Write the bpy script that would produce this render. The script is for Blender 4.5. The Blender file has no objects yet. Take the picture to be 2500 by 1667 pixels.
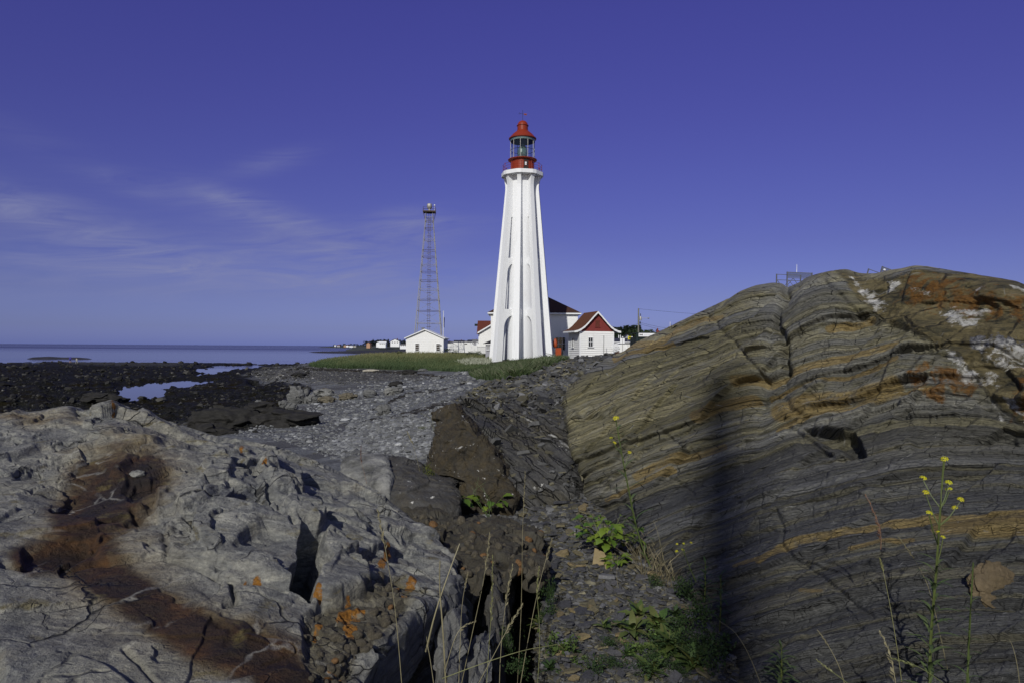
import bpy, math, random
import numpy as np
from mathutils import Matrix, Vector

random.seed(7)
RNG = np.random.default_rng(11)
scene = bpy.context.scene
COL = scene.collection
PI = math.pi

# ------------------------------------------------------------------ camera
EYE = 5.2                                   # metres above the low-tide sea
FPX = 2500 * 24.0 / 36.0                    # focal length in photograph pixels
HORIZ_ROLL = math.radians(0.36)
PITCH = math.radians(0.44)
cam = bpy.data.cameras.new("camera")
cam.lens = 24.0
cam.sensor_width = 36.0
cam.clip_start = 0.05
cam.clip_end = 40000.0
cam_ob = bpy.data.objects.new("camera", cam)
COL.objects.link(cam_ob)
CAM_ROT = Matrix.Rotation(math.radians(90) + PITCH, 4, 'X') @ Matrix.Rotation(HORIZ_ROLL, 4, 'Z')
cam_ob.matrix_world = Matrix.Translation((0, 0, EYE)) @ CAM_ROT
scene.camera = cam_ob

# ------------------------------------------------------------------ sun and sky
SUN_AZ, SUN_EL = math.radians(16), math.radians(33)      # sun stands behind the camera, to its left
sun = bpy.data.lights.new("sun", 'SUN')
sun.energy = 4.1
sun.angle = math.radians(0.53)
sun.color = (1.0, 0.975, 0.90)
sun_ob = bpy.data.objects.new("sun", sun)
COL.objects.link(sun_ob)
sun_dir = Vector((math.sin(SUN_AZ) * math.cos(SUN_EL), math.cos(SUN_AZ) * math.cos(SUN_EL), -math.sin(SUN_EL)))
sun_ob.rotation_euler = sun_dir.to_track_quat('-Z', 'Y').to_euler()

scene.view_settings.view_transform = 'Standard'
scene.view_settings.look = 'None'
scene.view_settings.gamma = 1.0
scene.view_settings.use_curve_mapping = False
scene.view_settings.exposure = -0.32


class G:
    """small helper that wires shader nodes"""
    def __init__(self, nt):
        self.nt = nt

    def n(self, t, **kw):
        nd = self.nt.nodes.new(t)
        for k, v in kw.items():
            setattr(nd, k, v)
        return nd

    def put(self, sock, v):
        if v is None:
            return
        if hasattr(v, 'is_output'):
            self.nt.links.new(v, sock)
        else:
            if sock.type in ('RGBA',) and not hasattr(v, '__len__'):
                v = (v, v, v, 1)
            if sock.type == 'RGBA' and len(v) == 3:
                v = (*v, 1)
            sock.default_value = v

    def m(self, op, a, b=None, c=None, clamp=False):
        nd = self.n('ShaderNodeMath', operation=op, use_clamp=clamp)
        self.put(nd.inputs[0], a)
        if b is not None:
            self.put(nd.inputs[1], b)
        if c is not None:
            self.put(nd.inputs[2], c)
        return nd.outputs[0]

    def mix(self, f, a, b, blend='MIX'):
        nd = self.n('ShaderNodeMix', data_type='RGBA', blend_type=blend)
        self.put(nd.inputs[0], f)
        self.put(nd.inputs[6], a)
        self.put(nd.inputs[7], b)
        return nd.outputs[2]

    def vmul(self, v, s):
        nd = self.n('ShaderNodeVectorMath', operation='MULTIPLY')
        self.put(nd.inputs[0], v)
        self.put(nd.inputs[1], s)
        return nd.outputs[0]

    def vadd(self, v, s):
        nd = self.n('ShaderNodeVectorMath', operation='ADD')
        self.put(nd.inputs[0], v)
        self.put(nd.inputs[1], s)
        return nd.outputs[0]

    def noise(self, vec, scale, detail=4, rough=0.55, dist=0.0):
        nd = self.n('ShaderNodeTexNoise')
        self.put(nd.inputs['Vector'], vec)
        nd.inputs['Scale'].default_value = scale
        nd.inputs['Detail'].default_value = detail
        nd.inputs['Roughness'].default_value = rough
        nd.inputs['Distortion'].default_value = dist
        return nd.outputs['Fac']

    def voro(self, vec, scale, feature='F1', out='Distance'):
        nd = self.n('ShaderNodeTexVoronoi', feature=feature)
        self.put(nd.inputs['Vector'], vec)
        nd.inputs['Scale'].default_value = scale
        return nd.outputs[out]

    def voro2(self, vec, scale=1.0, feature='DISTANCE_TO_EDGE', dims='2D', rnd=1.0, out='Distance'):
        nd = self.n('ShaderNodeTexVoronoi', voronoi_dimensions=dims, feature=feature)
        if dims == '1D':
            self.put(nd.inputs['W'], vec)
        else:
            self.put(nd.inputs['Vector'], vec)
        nd.inputs['Scale'].default_value = scale
        nd.inputs['Randomness'].default_value = rnd
        return nd.outputs[out]

    def ramp(self, fac, stops):
        nd = self.n('ShaderNodeValToRGB')
        cr = nd.color_ramp
        while len(cr.elements) > 1:
            cr.elements.remove(cr.elements[-1])
        for i, (p, c) in enumerate(stops):
            e = cr.elements[0] if i == 0 else cr.elements.new(p)
            e.position = p
            if not hasattr(c, '__len__'):
                c = (c, c, c)
            e.color = (*c[:3], 1)
        self.put(nd.inputs[0], fac)
        return nd.outputs[0]

    def step(self, v, lo, hi):
        nd = self.n('ShaderNodeMapRange', clamp=True)
        self.put(nd.inputs[0], v)
        nd.inputs[1].default_value = lo
        nd.inputs[2].default_value = hi
        return nd.outputs[0]

    def attr(self, name, out='Fac'):
        return self.n('ShaderNodeAttribute', attribute_name=name).outputs[out]

    def bump(self, h, strength=0.5, dist=0.02, normal=None):
        nd = self.n('ShaderNodeBump')
        nd.inputs['Strength'].default_value = strength
        nd.inputs['Distance'].default_value = dist
        self.put(nd.inputs['Height'], h)
        if normal is not None:
            self.put(nd.inputs['Normal'], normal)
        return nd.outputs[0]


def material(name, fn=None, color=(0.5, 0.5, 0.5), rough=0.8, spec=0.3, metallic=0.0, vary=0.12, scale=3.0, bump=0.0, bscale=30.0):
    mt = bpy.data.materials.new(name)
    mt.use_nodes = True
    nt = mt.node_tree
    bs = nt.nodes['Principled BSDF']
    g = G(nt)
    bs.inputs['Roughness'].default_value = rough
    bs.inputs['Specular IOR Level'].default_value = spec
    bs.inputs['Metallic'].default_value = metallic
    if fn is None:
        co = g.n('ShaderNodeTexCoord').outputs['Object']
        nz = g.noise(co, scale, 5, 0.6)
        lo = tuple(c * (1 - vary) for c in color)
        hi = tuple(min(1, c * (1 + vary)) for c in color)
        g.put(bs.inputs['Base Color'], g.ramp(nz, [(0.3, lo), (0.7, hi)]))
        if bump:
            g.put(bs.inputs['Normal'], g.bump(g.noise(co, bscale, 4), bump, 0.02))
    else:
        fn(g, bs)
    return mt


# world: Nishita daylight, filtered to the deep violet blue of the day, with thin cirrus
world = bpy.data.worlds.new("World")
scene.world = world
world.use_nodes = True
wn = world.node_tree
wg = G(wn)
bgn = wn.nodes['Background']
sky = wg.n('ShaderNodeTexSky', sky_type='NISHITA')
sky.sun_disc = False
sky.sun_elevation = SUN_EL
sky.sun_rotation = PI + SUN_AZ
sky.altitude = 0
sky.air_density = 1.0
sky.dust_density = 0.6
sky.ozone_density = 2.2
wco = wg.n('ShaderNodeTexCoord').outputs['Generated']
sep = wg.n('ShaderNodeSeparateXYZ')
wg.put(sep.inputs[0], wco)
azim = wg.m('ARCTAN2', sep.outputs[0], sep.outputs[1])
elev = wg.m('ARCSINE', sep.outputs[2])
tint = wg.ramp(wg.step(elev, 0.0, math.radians(40)),
               [(0.0, (0.37, 0.46, 1.40)), (0.035, (0.36, 0.405, 1.02)), (0.10, (0.38, 0.36, 0.80)), (0.21, (0.397, 0.324, 0.735)), (0.455, (0.467, 0.322, 0.84)), (0.65, (0.52, 0.337, 0.94)), (1.0, (0.53, 0.34, 0.95))])
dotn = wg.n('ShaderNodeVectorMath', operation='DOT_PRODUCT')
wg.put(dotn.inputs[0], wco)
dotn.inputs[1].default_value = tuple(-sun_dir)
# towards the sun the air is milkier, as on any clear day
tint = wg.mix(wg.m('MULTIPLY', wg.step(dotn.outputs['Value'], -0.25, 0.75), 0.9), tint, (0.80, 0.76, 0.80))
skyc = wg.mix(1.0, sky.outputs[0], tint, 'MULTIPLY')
# cirrus: soft streaks at their own bearings, broken by stretched noise
cvec = wg.n('ShaderNodeCombineXYZ')
wg.put(cvec.inputs[0], wg.m('ADD', azim, wg.m('MULTIPLY', elev, 0.9)))
wg.put(cvec.inputs[1], wg.m('MULTIPLY', wg.m('SUBTRACT', elev, wg.m('MULTIPLY', azim, 0.12)), 7.0))
fib = wg.noise(cvec.outputs[0], 7.0, 8, 0.62, 1.0)
fib2 = wg.noise(cvec.outputs[0], 2.2, 4, 0.5, 0.4)
def wisp(px, py, wx, wy, tilt, amt):
    a0 = math.atan((px - 1250) / FPX)
    e0 = math.atan((846 - py) / FPX * math.cos(a0))
    c, s = math.cos(tilt), math.sin(tilt)
    da = wg.m('SUBTRACT', azim, a0)
    de = wg.m('SUBTRACT', elev, e0)
    u = wg.m('ADD', wg.m('MULTIPLY', da, c), wg.m('MULTIPLY', de, s))
    v = wg.m('SUBTRACT', wg.m('MULTIPLY', de, c), wg.m('MULTIPLY', da, s))
    u = wg.m('MULTIPLY', u, FPX / wx)
    v = wg.m('MULTIPLY', v, FPX / wy)
    r2 = wg.m('ADD', wg.m('MULTIPLY', u, u), wg.m('MULTIPLY', v, v))
    return wg.m('MULTIPLY', wg.m('POWER', 2.718, wg.m('MULTIPLY', r2, -1.0)), amt)
total = None
for w in [(660, 398, 85, 20, 0.28, 0.75), (560, 500, 90, 24, -0.35, 0.7), (690, 540, 110, 26, -0.30, 1.0), (600, 520, 160, 34, -0.2, 0.6),
          (160, 555, 320, 46, -0.22, 1.0), (40, 520, 160, 30, -0.25, 0.5), (860, 610, 210, 46, 0.18, 1.1), (720, 600, 170, 22, -0.05, 0.55),
          (1050, 548, 130, 18, 0.05, 0.75), (980, 520, 90, 15, 0.15, 0.5), (500, 680, 560, 60, 0.02, 0.8), (240, 640, 300, 26, -0.05, 0.4),
          (1350, 622, 80, 22, 0.1, 0.35), (300, 450, 260, 30, -0.3, 0.32), (1000, 700, 420, 50, 0.05, 0.35)]:
    x = wisp(*w)
    total = x if total is None else wg.m('ADD', total, x)
cloud = wg.m('MULTIPLY', total, wg.step(fib, 0.30, 0.78))
cloud = wg.m('MULTIPLY', cloud, wg.step(fib2, 0.22, 0.6))
cloud = wg.m('MULTIPLY', cloud, 0.82, clamp=True)
CLOUD_COL = (2.9, 3.1, 5.2)
skyc = wg.mix(cloud, skyc, CLOUD_COL)
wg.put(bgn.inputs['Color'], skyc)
bgn.inputs['Strength'].default_value = 0.10


# ------------------------------------------------------------------ helpers
R3 = np.array(CAM_ROT.to_3x3())


def at(px, py, d):
    """point seen at photograph pixel (px,py) at forward distance d"""
    px, py, d = np.asarray(px, float), np.asarray(py, float), np.asarray(d, float)
    v = np.stack([(px - 1250) / FPX, -(py - 833.5) / FPX, -np.ones_like(px * py)], -1)
    w = v @ R3.T
    k = d / w[..., 1]
    return w * k[..., None] + np.array([0, 0, EYE])


def proj(p):
    q = (np.asarray(p, float) - np.array([0, 0, EYE])) @ R3
    z = np.where(q[..., 2] > -1e-3, -1e-3, q[..., 2])
    return 1250 + q[..., 0] / -z * FPX, 833.5 - q[..., 1] / -z * FPX


def A(px, py, d):
    v = at(px, py, d)
    return Vector((float(v[0]), float(v[1]), float(v[2])))


_perm = np.random.default_rng(3).permutation(256)
_perm = np.concatenate([_perm, _perm, _perm])
_grad = np.random.default_rng(4).normal(size=(256, 3))
_grad /= np.linalg.norm(_grad, axis=1)[:, None]


def perlin(p):
    i = np.floor(p).astype(np.int64)
    f = p - i
    i &= 255
    u = f * f * f * (f * (f * 6 - 15) + 10)
    out = 0
    for dx in (0, 1):
        for dy in (0, 1):
            h2 = _perm[_perm[i[:, 0] + dx] + i[:, 1] + dy]
            for dz in (0, 1):
                h = _perm[h2 + i[:, 2] + dz]
                gdot = _grad[h, 0] * (f[:, 0] - dx) + _grad[h, 1] * (f[:, 1] - dy) + _grad[h, 2] * (f[:, 2] - dz)
                w = (u[:, 0] if dx else 1 - u[:, 0]) * (u[:, 1] if dy else 1 - u[:, 1]) * (u[:, 2] if dz else 1 - u[:, 2])
                out = out + w * gdot
    return out * 1.6


def fbm(p, octv=5, gain=0.5, ridged=False):
    p = np.asarray(p, float)
    out, a, s = 0, 1.0, 1.0
    for k in range(octv):
        v = perlin(p * s + k * 17.3)
        if ridged:
            v = 1 - 2 * np.abs(v)
        out = out + a * v
        a *= gain
        s *= 2.03
    return out


def hashf(*ints):
    h = np.zeros(np.broadcast(*ints).shape, np.uint64) + np.uint64(1469598103)
    for k in ints:
        h = (h ^ (np.asarray(k).astype(np.int64).astype(np.uint64) + np.uint64(0x9E3779B9))) * np.uint64(0x100000001B3)
        h ^= h >> np.uint64(29)
    h = h * np.uint64(0xBF58476D1CE4E5B9)
    h ^= h >> np.uint64(31)
    return (h & np.uint64(0xFFFFFF)).astype(float) / float(0xFFFFFF)


def facets(p, seed=0, tilt=0.6, step=0.35, k=45.0):
    """height field of tilted planar cells, like a fractured rock; k sets how sharp the arrises are"""
    p = np.asarray(p, float)
    i0 = np.floor(p).astype(np.int64)
    sw = np.zeros(len(p))
    sv = np.zeros(len(p))
    for dx in (-1, 0, 1):
        for dy in (-1, 0, 1):
            for dz in (-1, 0, 1):
                c = i0 + np.array([dx, dy, dz])
                r = [hashf(c[:, 0], c[:, 1], c[:, 2], np.int64(seed * 13 + j)) for j in range(7)]
                q = p - (c + np.stack(r[:3], 1))
                w = np.exp(-k * (q * q).sum(1)) + 1e-300
                sv += w * ((q[:, 0] * (r[3] - .5) + q[:, 1] * (r[4] - .5) + q[:, 2] * (r[5] - .5)) * 2 * tilt + (r[6] - .5) * 2 * step)
                sw += w
    return sv / sw


def fit_skyline(P, rows, r0, r1, outline, win):
    """raise or lower the upper rows so that the crest follows a surveyed outline"""
    ox, oy = zip(*outline)
    fx_, fy_ = proj(P)
    sel = (rows > r0) & (rows < r1 + 0.9)
    k = np.argmin(np.where(sel[:, None], fy_, 1e9), 0)
    c = np.arange(P.shape[1])
    want = np.interp(fx_[k, c], ox, oy)
    dz = (fy_[k, c] - want) * P[k, c, 1] / FPX
    ker = np.hanning(win + 2)[1:-1]
    dz = np.convolve(np.pad(dz, win // 2, mode='edge'), ker / ker.sum(), 'valid')[:P.shape[1]]
    w = np.clip((rows - r0) / (r1 - r0), 0, 1)
    w = w * w * (3 - 2 * w)
    P = P.copy()
    P[..., 2] += w[:, None] * dz[None, :]
    return P


def soften(a, n=1):
    for _ in range(n):
        b = np.pad(a, 1, mode='edge')
        a = (b[1:-1, :-2] + 2 * b[1:-1, 1:-1] + b[1:-1, 2:]) / 4
        b = np.pad(a, 1, mode='edge')
        a = (b[:-2, 1:-1] + 2 * b[1:-1, 1:-1] + b[2:, 1:-1]) / 4
    return a


def sstep(x, a, b):
    t = np.clip((x - a) / (b - a), 0, 1)
    return t * t * (3 - 2 * t)


def poly_sd(x, y, poly):
    """signed distance to a polygon, negative inside"""
    poly = np.asarray(poly, float)
    d = np.full(np.shape(x), 1e18)
    inside = np.zeros(np.shape(x), bool)
    n = len(poly)
    for k in range(n):
        ax, ay = poly[k]
        bx, by = poly[(k + 1) % n]
        ex, ey = bx - ax, by - ay
        t = np.clip(((x - ax) * ex + (y - ay) * ey) / (ex * ex + ey * ey + 1e-9), 0, 1)
        d = np.minimum(d, (x - ax - ex * t) ** 2 + (y - ay - ey * t) ** 2)
        c = ((ay > y) != (by > y)) & (x < (bx - ax) * (y - ay) / ((by - ay) if by != ay else 1e-9) + ax)
        inside ^= c
    d = np.sqrt(d)
    return np.where(inside, -d, d)


def line_d(x, y, pts, widths=None):
    """distance to a polyline (divided by the local width if widths are given)"""
    d = np.full(np.shape(x), 1e18)
    for k in range(len(pts) - 1):
        ax, ay = pts[k][:2]
        bx, by = pts[k + 1][:2]
        ex, ey = bx - ax, by - ay
        t = np.clip(((x - ax) * ex + (y - ay) * ey) / (ex * ex + ey * ey + 1e-9), 0, 1)
        q = np.sqrt((x - ax - ex * t) ** 2 + (y - ay - ey * t) ** 2)
        if widths is not None:
            q = q / (widths[k] * (1 - t) + widths[k + 1] * t)
        d = np.minimum(d, q)
    return d


def link(ob, parent=None):
    COL.objects.link(ob)
    if parent is not None:
        ob.parent = parent
        ob.matrix_parent_inverse = Matrix.Identity(4)
    return ob


def tag(o, label=None, cat=None, group=None, kind=None):
    if label:
        o['label'] = label
    if cat:
        o['category'] = cat
    if group:
        o['group'] = group
    if kind:
        o['kind'] = kind
    return o


def thing(name, loc, label, cat, group=None, rotz=0.0):
    o = bpy.data.objects.new(name, None)
    o.empty_display_size = 0.2
    link(o)
    o.location = loc
    o.rotation_euler = (0, 0, rotz)
    return tag(o, label, cat, group)


def mesh_np(name, verts, faces, mat=None, smooth=False, attrs=None, vattrs=None, fcol=None, mats=None, mati=None):
    """mesh from numpy verts (N,3) and faces (F,k)"""
    me = bpy.data.meshes.new(name)
    verts = np.ascontiguousarray(verts, np.float32)
    faces = np.ascontiguousarray(faces, np.int32)
    k = faces.shape[1]
    me.vertices.add(len(verts))
    me.vertices.foreach_set('co', verts.ravel())
    me.loops.add(faces.size)
    me.loops.foreach_set('vertex_index', faces.ravel())
    me.polygons.add(len(faces))
    me.polygons.foreach_set('loop_start', np.arange(0, faces.size, k, dtype=np.int32))
    me.polygons.foreach_set('use_smooth', np.full(len(faces), bool(smooth)))
    for nm, v in (attrs or {}).items():
        me.attributes.new(nm, 'FLOAT', 'POINT').data.foreach_set('value', np.ascontiguousarray(v, np.float32))
    for nm, v in (vattrs or {}).items():
        me.attributes.new(nm, 'FLOAT_VECTOR', 'POINT').data.foreach_set('vector', np.ascontiguousarray(v, np.float32).ravel())
    if fcol is not None:
        c = np.ones((len(faces), 4), np.float32)
        c[:, :fcol.shape[1]] = fcol
        me.attributes.new('tone', 'FLOAT_COLOR', 'FACE').data.foreach_set('color', c.ravel())
    for mm in (mats or ([mat] if mat else [])):
        me.materials.append(mm)
    if mati is not None:
        me.polygons.foreach_set('material_index', np.ascontiguousarray(mati, np.int32))
    me.update(calc_edges=True)
    return me


def obj_np(name, verts, faces, mat=None, parent=None, **kw):
    return link(bpy.data.objects.new(name, mesh_np(name, verts, faces, mat, **kw)), parent)


class MB:
    """collects small shapes into one mesh"""
    def __init__(self):
        self.v, self.f, self.mi, self.cur = [], [], [], 0

    def raw(self, vs, fs):
        o = len(self.v)
        self.v += [tuple(p) for p in vs]
        for f in fs:
            self.f.append(tuple(i + o for i in f))
            self.mi.append(self.cur)
        return self

    def box(self, c, s, rz=0.0, taper=1.0):
        x, y, z = s[0] / 2, s[1] / 2, s[2] / 2
        vs = []
        for sz, k in ((-1, 1.0), (1, taper)):
            for sx, sy in ((-1, -1), (1, -1), (1, 1), (-1, 1)):
                p = Vector((sx * x * k, sy * y * k, sz * z))
                if rz:
                    p.rotate(Matrix.Rotation(rz, 3, 'Z'))
                vs.append((c[0] + p.x, c[1] + p.y, c[2] + p.z))
        return self.raw(vs, [(3, 2, 1, 0), (4, 5, 6, 7), (0, 1, 5, 4), (1, 2, 6, 5), (2, 3, 7, 6), (3, 0, 4, 7)])

    def tube(self, pts, r, n=6, cap=True):
        pts = [Vector(p) for p in pts]
        rs = r if hasattr(r, '__len__') else [r] * len(pts)
        vs, fs = [], []
        for i, p in enumerate(pts):
            d = (pts[min(i + 1, len(pts) - 1)] - pts[max(i - 1, 0)])
            d = d.normalized() if d.length > 1e-9 else Vector((0, 0, 1))
            a = d.orthogonal().normalized() if abs(d.z) > 0.99 else d.cross(Vector((0, 0, 1))).normalized()
            b = d.cross(a)
            for k in range(n):
                t = 2 * PI * k / n
                vs.append(p + (a * math.cos(t) + b * math.sin(t)) * rs[i])
        for i in range(len(pts) - 1):
            for k in range(n):
                k2 = (k + 1) % n
                fs.append((i * n + k, i * n + k2, (i + 1) * n + k2, (i + 1) * n + k))
        if cap:
            fs.append(tuple(range(n - 1, -1, -1)))
            fs.append(tuple((len(pts) - 1) * n + k for k in range(n)))
        return self.raw(vs, fs)

    def lathe(self, prof, n=24, c=(0, 0, 0)):
        vs, fs = [], []
        for r, z in prof:
            for k in range(n):
                t = 2 * PI * k / n
                vs.append((c[0] + r * math.cos(t), c[1] + r * math.sin(t), c[2] + z))
        for i in range(len(prof) - 1):
            for k in range(n):
                k2 = (k + 1) % n
                fs.append((i * n + k, i * n + k2, (i + 1) * n + k2, (i + 1) * n + k))
        if prof[0][0] > 1e-4:
            fs.append(tuple(range(n - 1, -1, -1)))
        if prof[-1][0] > 1e-4:
            fs.append(tuple((len(prof) - 1) * n + k for k in range(n)))
        return self.raw(vs, fs)

    def prism(self, poly, ext):
        """extrude a 3D polygon by vector ext"""
        ext = Vector(ext)
        n = len(poly)
        vs = [Vector(p) for p in poly] + [Vector(p) + ext for p in poly]
        fs = [tuple(range(n - 1, -1, -1)), tuple(range(n, 2 * n))]
        fs += [(k, (k + 1) % n, n + (k + 1) % n, n + k) for k in range(n)]
        return self.raw(vs, fs)

    def build(self, name, mat, parent=None, smooth=False, fix=True):
        me = bpy.data.meshes.new(name)
        me.from_pydata(self.v, [], self.f)
        for mm in (mat if isinstance(mat, (list, tuple)) else [mat]):
            me.materials.append(mm)
        if any(self.mi):
            me.polygons.foreach_set('material_index', self.mi)
        if fix:
            import bmesh
            bm = bmesh.new()
            bm.from_mesh(me)
            bmesh.ops.recalc_face_normals(bm, faces=bm.faces)
            bm.to_mesh(me)
            bm.free()
        if smooth:
            me.polygons.foreach_set('use_smooth', [True] * len(me.polygons))
            try:
                me.set_sharp_from_angle(angle=math.radians(40))
            except Exception:
                pass
        me.update()
        return link(bpy.data.objects.new(name, me), parent)


def copy_tree(o, parent=None):
    c = o.copy()
    COL.objects.link(c)
    if parent is not None:
        c.parent = parent
    for ch in list(o.children):
        copy_tree(ch, c)
    return c


def catmull(P, n):
    """P (K,...) -> (n,...) Catmull-Rom through the K control rows; n may be an array of parameters"""
    K = len(P)
    t = np.linspace(0, K - 1, n) if np.isscalar(n) else np.asarray(n, float)
    i = np.clip(np.floor(t).astype(int), 0, K - 2)
    f = (t - i).reshape((-1,) + (1,) * (P.ndim - 1))
    p0, p1, p2, p3 = P[np.maximum(i - 1, 0)], P[i], P[i + 1], P[np.minimum(i + 2, K - 1)]
    return 0.5 * (2 * p1 + (p2 - p0) * f + (2 * p0 - 5 * p1 + 4 * p2 - p3) * f ** 2 + (3 * p1 - p0 - 3 * p2 + p3) * f ** 3)


def grid_faces(nr, nc):
    i = np.arange(nr - 1)[:, None] * nc + np.arange(nc - 1)[None, :]
    return np.stack([i, i + 1, i + nc + 1, i + nc], -1).reshape(-1, 4)


def grid_normals(P):
    du = np.gradient(P, axis=1)
    dv = np.gradient(P, axis=0)
    n = np.cross(du, dv)
    n /= (np.linalg.norm(n, axis=-1, keepdims=True) + 1e-12)
    return n

# ================================================================== SETTING: sea, pools, shore
def wet_fn(g, bs):
    co = g.n('ShaderNodeTexCoord').outputs['Object']
    far = g.noise(g.vmul(co, (0.004, 0.02, 1)), 1.0, 3)
    g.put(bs.inputs['Base Color'], g.ramp(far, [(0.35, (0.030, 0.036, 0.085)), (0.65, (0.040, 0.046, 0.105))]))
    bs.inputs['IOR'].default_value = 1.33
    sx = g.n('ShaderNodeSeparateXYZ')
    g.put(sx.inputs[0], co)
    wind = g.m('MULTIPLY', g.step(sx.outputs[1], 420, 900), g.step(g.noise(g.vmul(co, (0.0004, 0.004, 1)), 1.0, 3), 0.30, 0.5))
    g.put(bs.inputs['Roughness'], g.m('ADD', 0.10, g.m('MULTIPLY', wind, 0.22)))
    g.put(bs.inputs['Specular IOR Level'], g.m('SUBTRACT', 0.5, g.m('MULTIPLY', wind, 0.10)))
    w = g.noise(g.vmul(co, (0.10, 0.30, 1)), 1.0, 5, 0.62)
    w2 = g.noise(g.vmul(co, (0.5, 1.3, 1)), 1.0, 4, 0.6)
    calm = g.step(g.noise(g.vmul(co, (0.0012, 0.008, 1)), 1.0, 2), 0.40, 0.62)
    g.put(bs.inputs['Normal'], g.bump(g.m('ADD', g.m('MULTIPLY', w, calm), g.m('MULTIPLY', w2, g.m('MULTIPLY', calm, 0.3))), 0.35, 0.5))
M_SEA = material('sea_water', wet_fn)
def pool_fn(g, bs):
    co = g.n('ShaderNodeTexCoord').outputs['Object']
    bs.inputs['Base Color'].default_value = (0.012, 0.014, 0.022, 1)
    bs.inputs['Roughness'].default_value = 0.03
    bs.inputs['IOR'].default_value = 1.33
    g.put(bs.inputs['Normal'], g.bump(g.noise(co, 1.2, 3), 0.05, 0.03))
M_POOL = material('pool_water', pool_fn)

SEA_NEAR = 150.0
mb = MB()
mb.raw([(-16000, SEA_NEAR, 0), (16000, SEA_NEAR, 0), (16000, 16000, 0), (-16000, 16000, 0)], [(0, 1, 2, 3)])
tag(mb.build('sea', M_SEA, fix=False), kind='structure')
mb = MB()
mb.raw([(-260, 12, 0), (40, 12, 0), (40, SEA_NEAR, 0), (-260, SEA_NEAR, 0)], [(0, 1, 2, 3)])
tag(mb.build('tide_pool', M_POOL, fix=False), kind='structure')

# control heights of the ground, read as (photo x, photo y, forward metres)
GC = [
    # gully floor between the two big outcrops
    (1300, 1660, 3.15), (1450, 1640, 3.2), (1600, 1520, 3.9), (1420, 1400, 4.7), (1400, 1300, 5.7), (1250, 1230, 7.0), (1400, 1210, 7.1),
    # shaly ramp up from the gully head
    (1300, 1020, 11.5), (1400, 945, 15), (1450, 893, 26), (1475, 868, 46), (1425, 880, 45), (1380, 886, 44), (1340, 900, 36), (1290, 930, 29), (1240, 965, 22), (1150, 1000, 16.5), (1090, 1015, 14.5),
    (1075, 965, 30), (1030, 960, 40), (1100, 925, 58), (1200, 897, 76),
    # pebble beach
    (1010, 1075, 17), (940, 1120, 12.5), (880, 1062, 25), (700, 1062, 29), (560, 1062, 30), (700, 1000, 44), (850, 980, 47), (1000, 1000, 35), (800, 930, 72), (1000, 905, 91), (880, 905, 96),
    (760, 901, 108), (600, 903, 125), (680, 889, 155), (560, 930, 95), (620, 950, 75),
    # behind the left outcrop
    (500, 1040, 38), (300, 1060, 35), (0, 1060, 35), (-400, 1060, 35), (300, 1300, 11), (600, 1250, 9.5), (0, 1300, 11), (-500, 1300, 11), (-900, 1300, 11),
    # tidal reef
    (0, 1000, 52), (-400, 1000, 52), (-800, 1000, 52), (300, 1010, 47), (100, 930, 88), (-300, 930, 88), (300, 905, 128), (150, 895, 150), (420, 893, 145), (100, 881, 192), (-300, 890, 170),
    (300, 874, 196), (450, 875, 196), (600, 881, 178), (700, 884, 170), (-900, 900, 150),
    (100, 870, 330), (500, 870, 330), (700, 868, 330), (-500, 870, 330), (-1000, 870, 330),
    # grass bank and lighthouse mound
    (1195, 884, 94), (1345, 873, 94), (1270, 876, 94), (1270, 864, 140), (1100, 885, 106), (1000, 872, 122), (930, 871, 128), (850, 874, 132), (790, 886, 126), (1040, 861, 140), (1000, 859, 200), (1150, 860, 175),
    (860, 866, 215), (800, 870, 215),
    (1440, 877, 103), (1400, 877, 90), (1480, 870, 112), (1480, 864, 150), (1550, 858, 140), (1350, 860, 200), (1550, 853, 260), (1100, 852, 330), (1350, 852, 330), (1600, 852, 330), (900, 868, 330),
    # behind the right outcrop
    (1650, 872, 40), (1900, 872, 40), (2400, 880, 40), (1700, 858, 80), (2200, 858, 80), (2000, 852, 200), (2600, 852, 200), (1900, 850, 330), (2600, 850, 330), (1750, 960, 14), (2200, 1000, 12), (2800, 1000, 12), (3600, 1000, 12), (3600, 860, 80),
    (2200, 1900, 2.4), (2700, 2050, 2.2), (3800, 2100, 2.1), (-900, 2300, 1.8), (200, 2300, 1.8), (900, 1900, 2.4), (1250, 2200, 1.9), (1900, 2100, 2.1),
]
GC = np.array(GC, float)
gp = at(GC[:, 0], GC[:, 1], GC[:, 2])
def _uv(x, y):
    y = np.maximum(y, 0.3)
    return np.stack([x / y * 1.6, np.log(y) * 0.55], -1)
_gu = _uv(gp[:, 0], gp[:, 1])
def _tps(a, b):
    r2 = ((a[:, None, :] - b[None, :, :]) ** 2).sum(-1)
    return 0.5 * r2 * np.log(r2 + 1e-12)
n_ = len(_gu)
_K = np.zeros((n_ + 3, n_ + 3))
_K[:n_, :n_] = _tps(_gu, _gu) + np.eye(n_) * 2e-3
_K[:n_, n_:] = np.column_stack([np.ones(n_), _gu])
_K[n_:, :n_] = _K[:n_, n_:].T
# heights are solved as drop below the eye over distance-free metres
_W = np.linalg.solve(_K, np.concatenate([gp[:, 2], np.zeros(3)]))
def ground_base(x, y):
    q = _uv(np.asarray(x, float).ravel(), np.asarray(y, float).ravel())
    out = np.empty(len(q))
    for s in range(0, len(q), 60000):
        b = q[s:s + 60000]
        out[s:s + 60000] = _tps(b, _gu) @ _W[:n_] + np.column_stack([np.ones(len(b)), b]) @ _W[n_:]
    return np.clip(out, -2.0, 8.0).reshape(np.shape(x))

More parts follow.
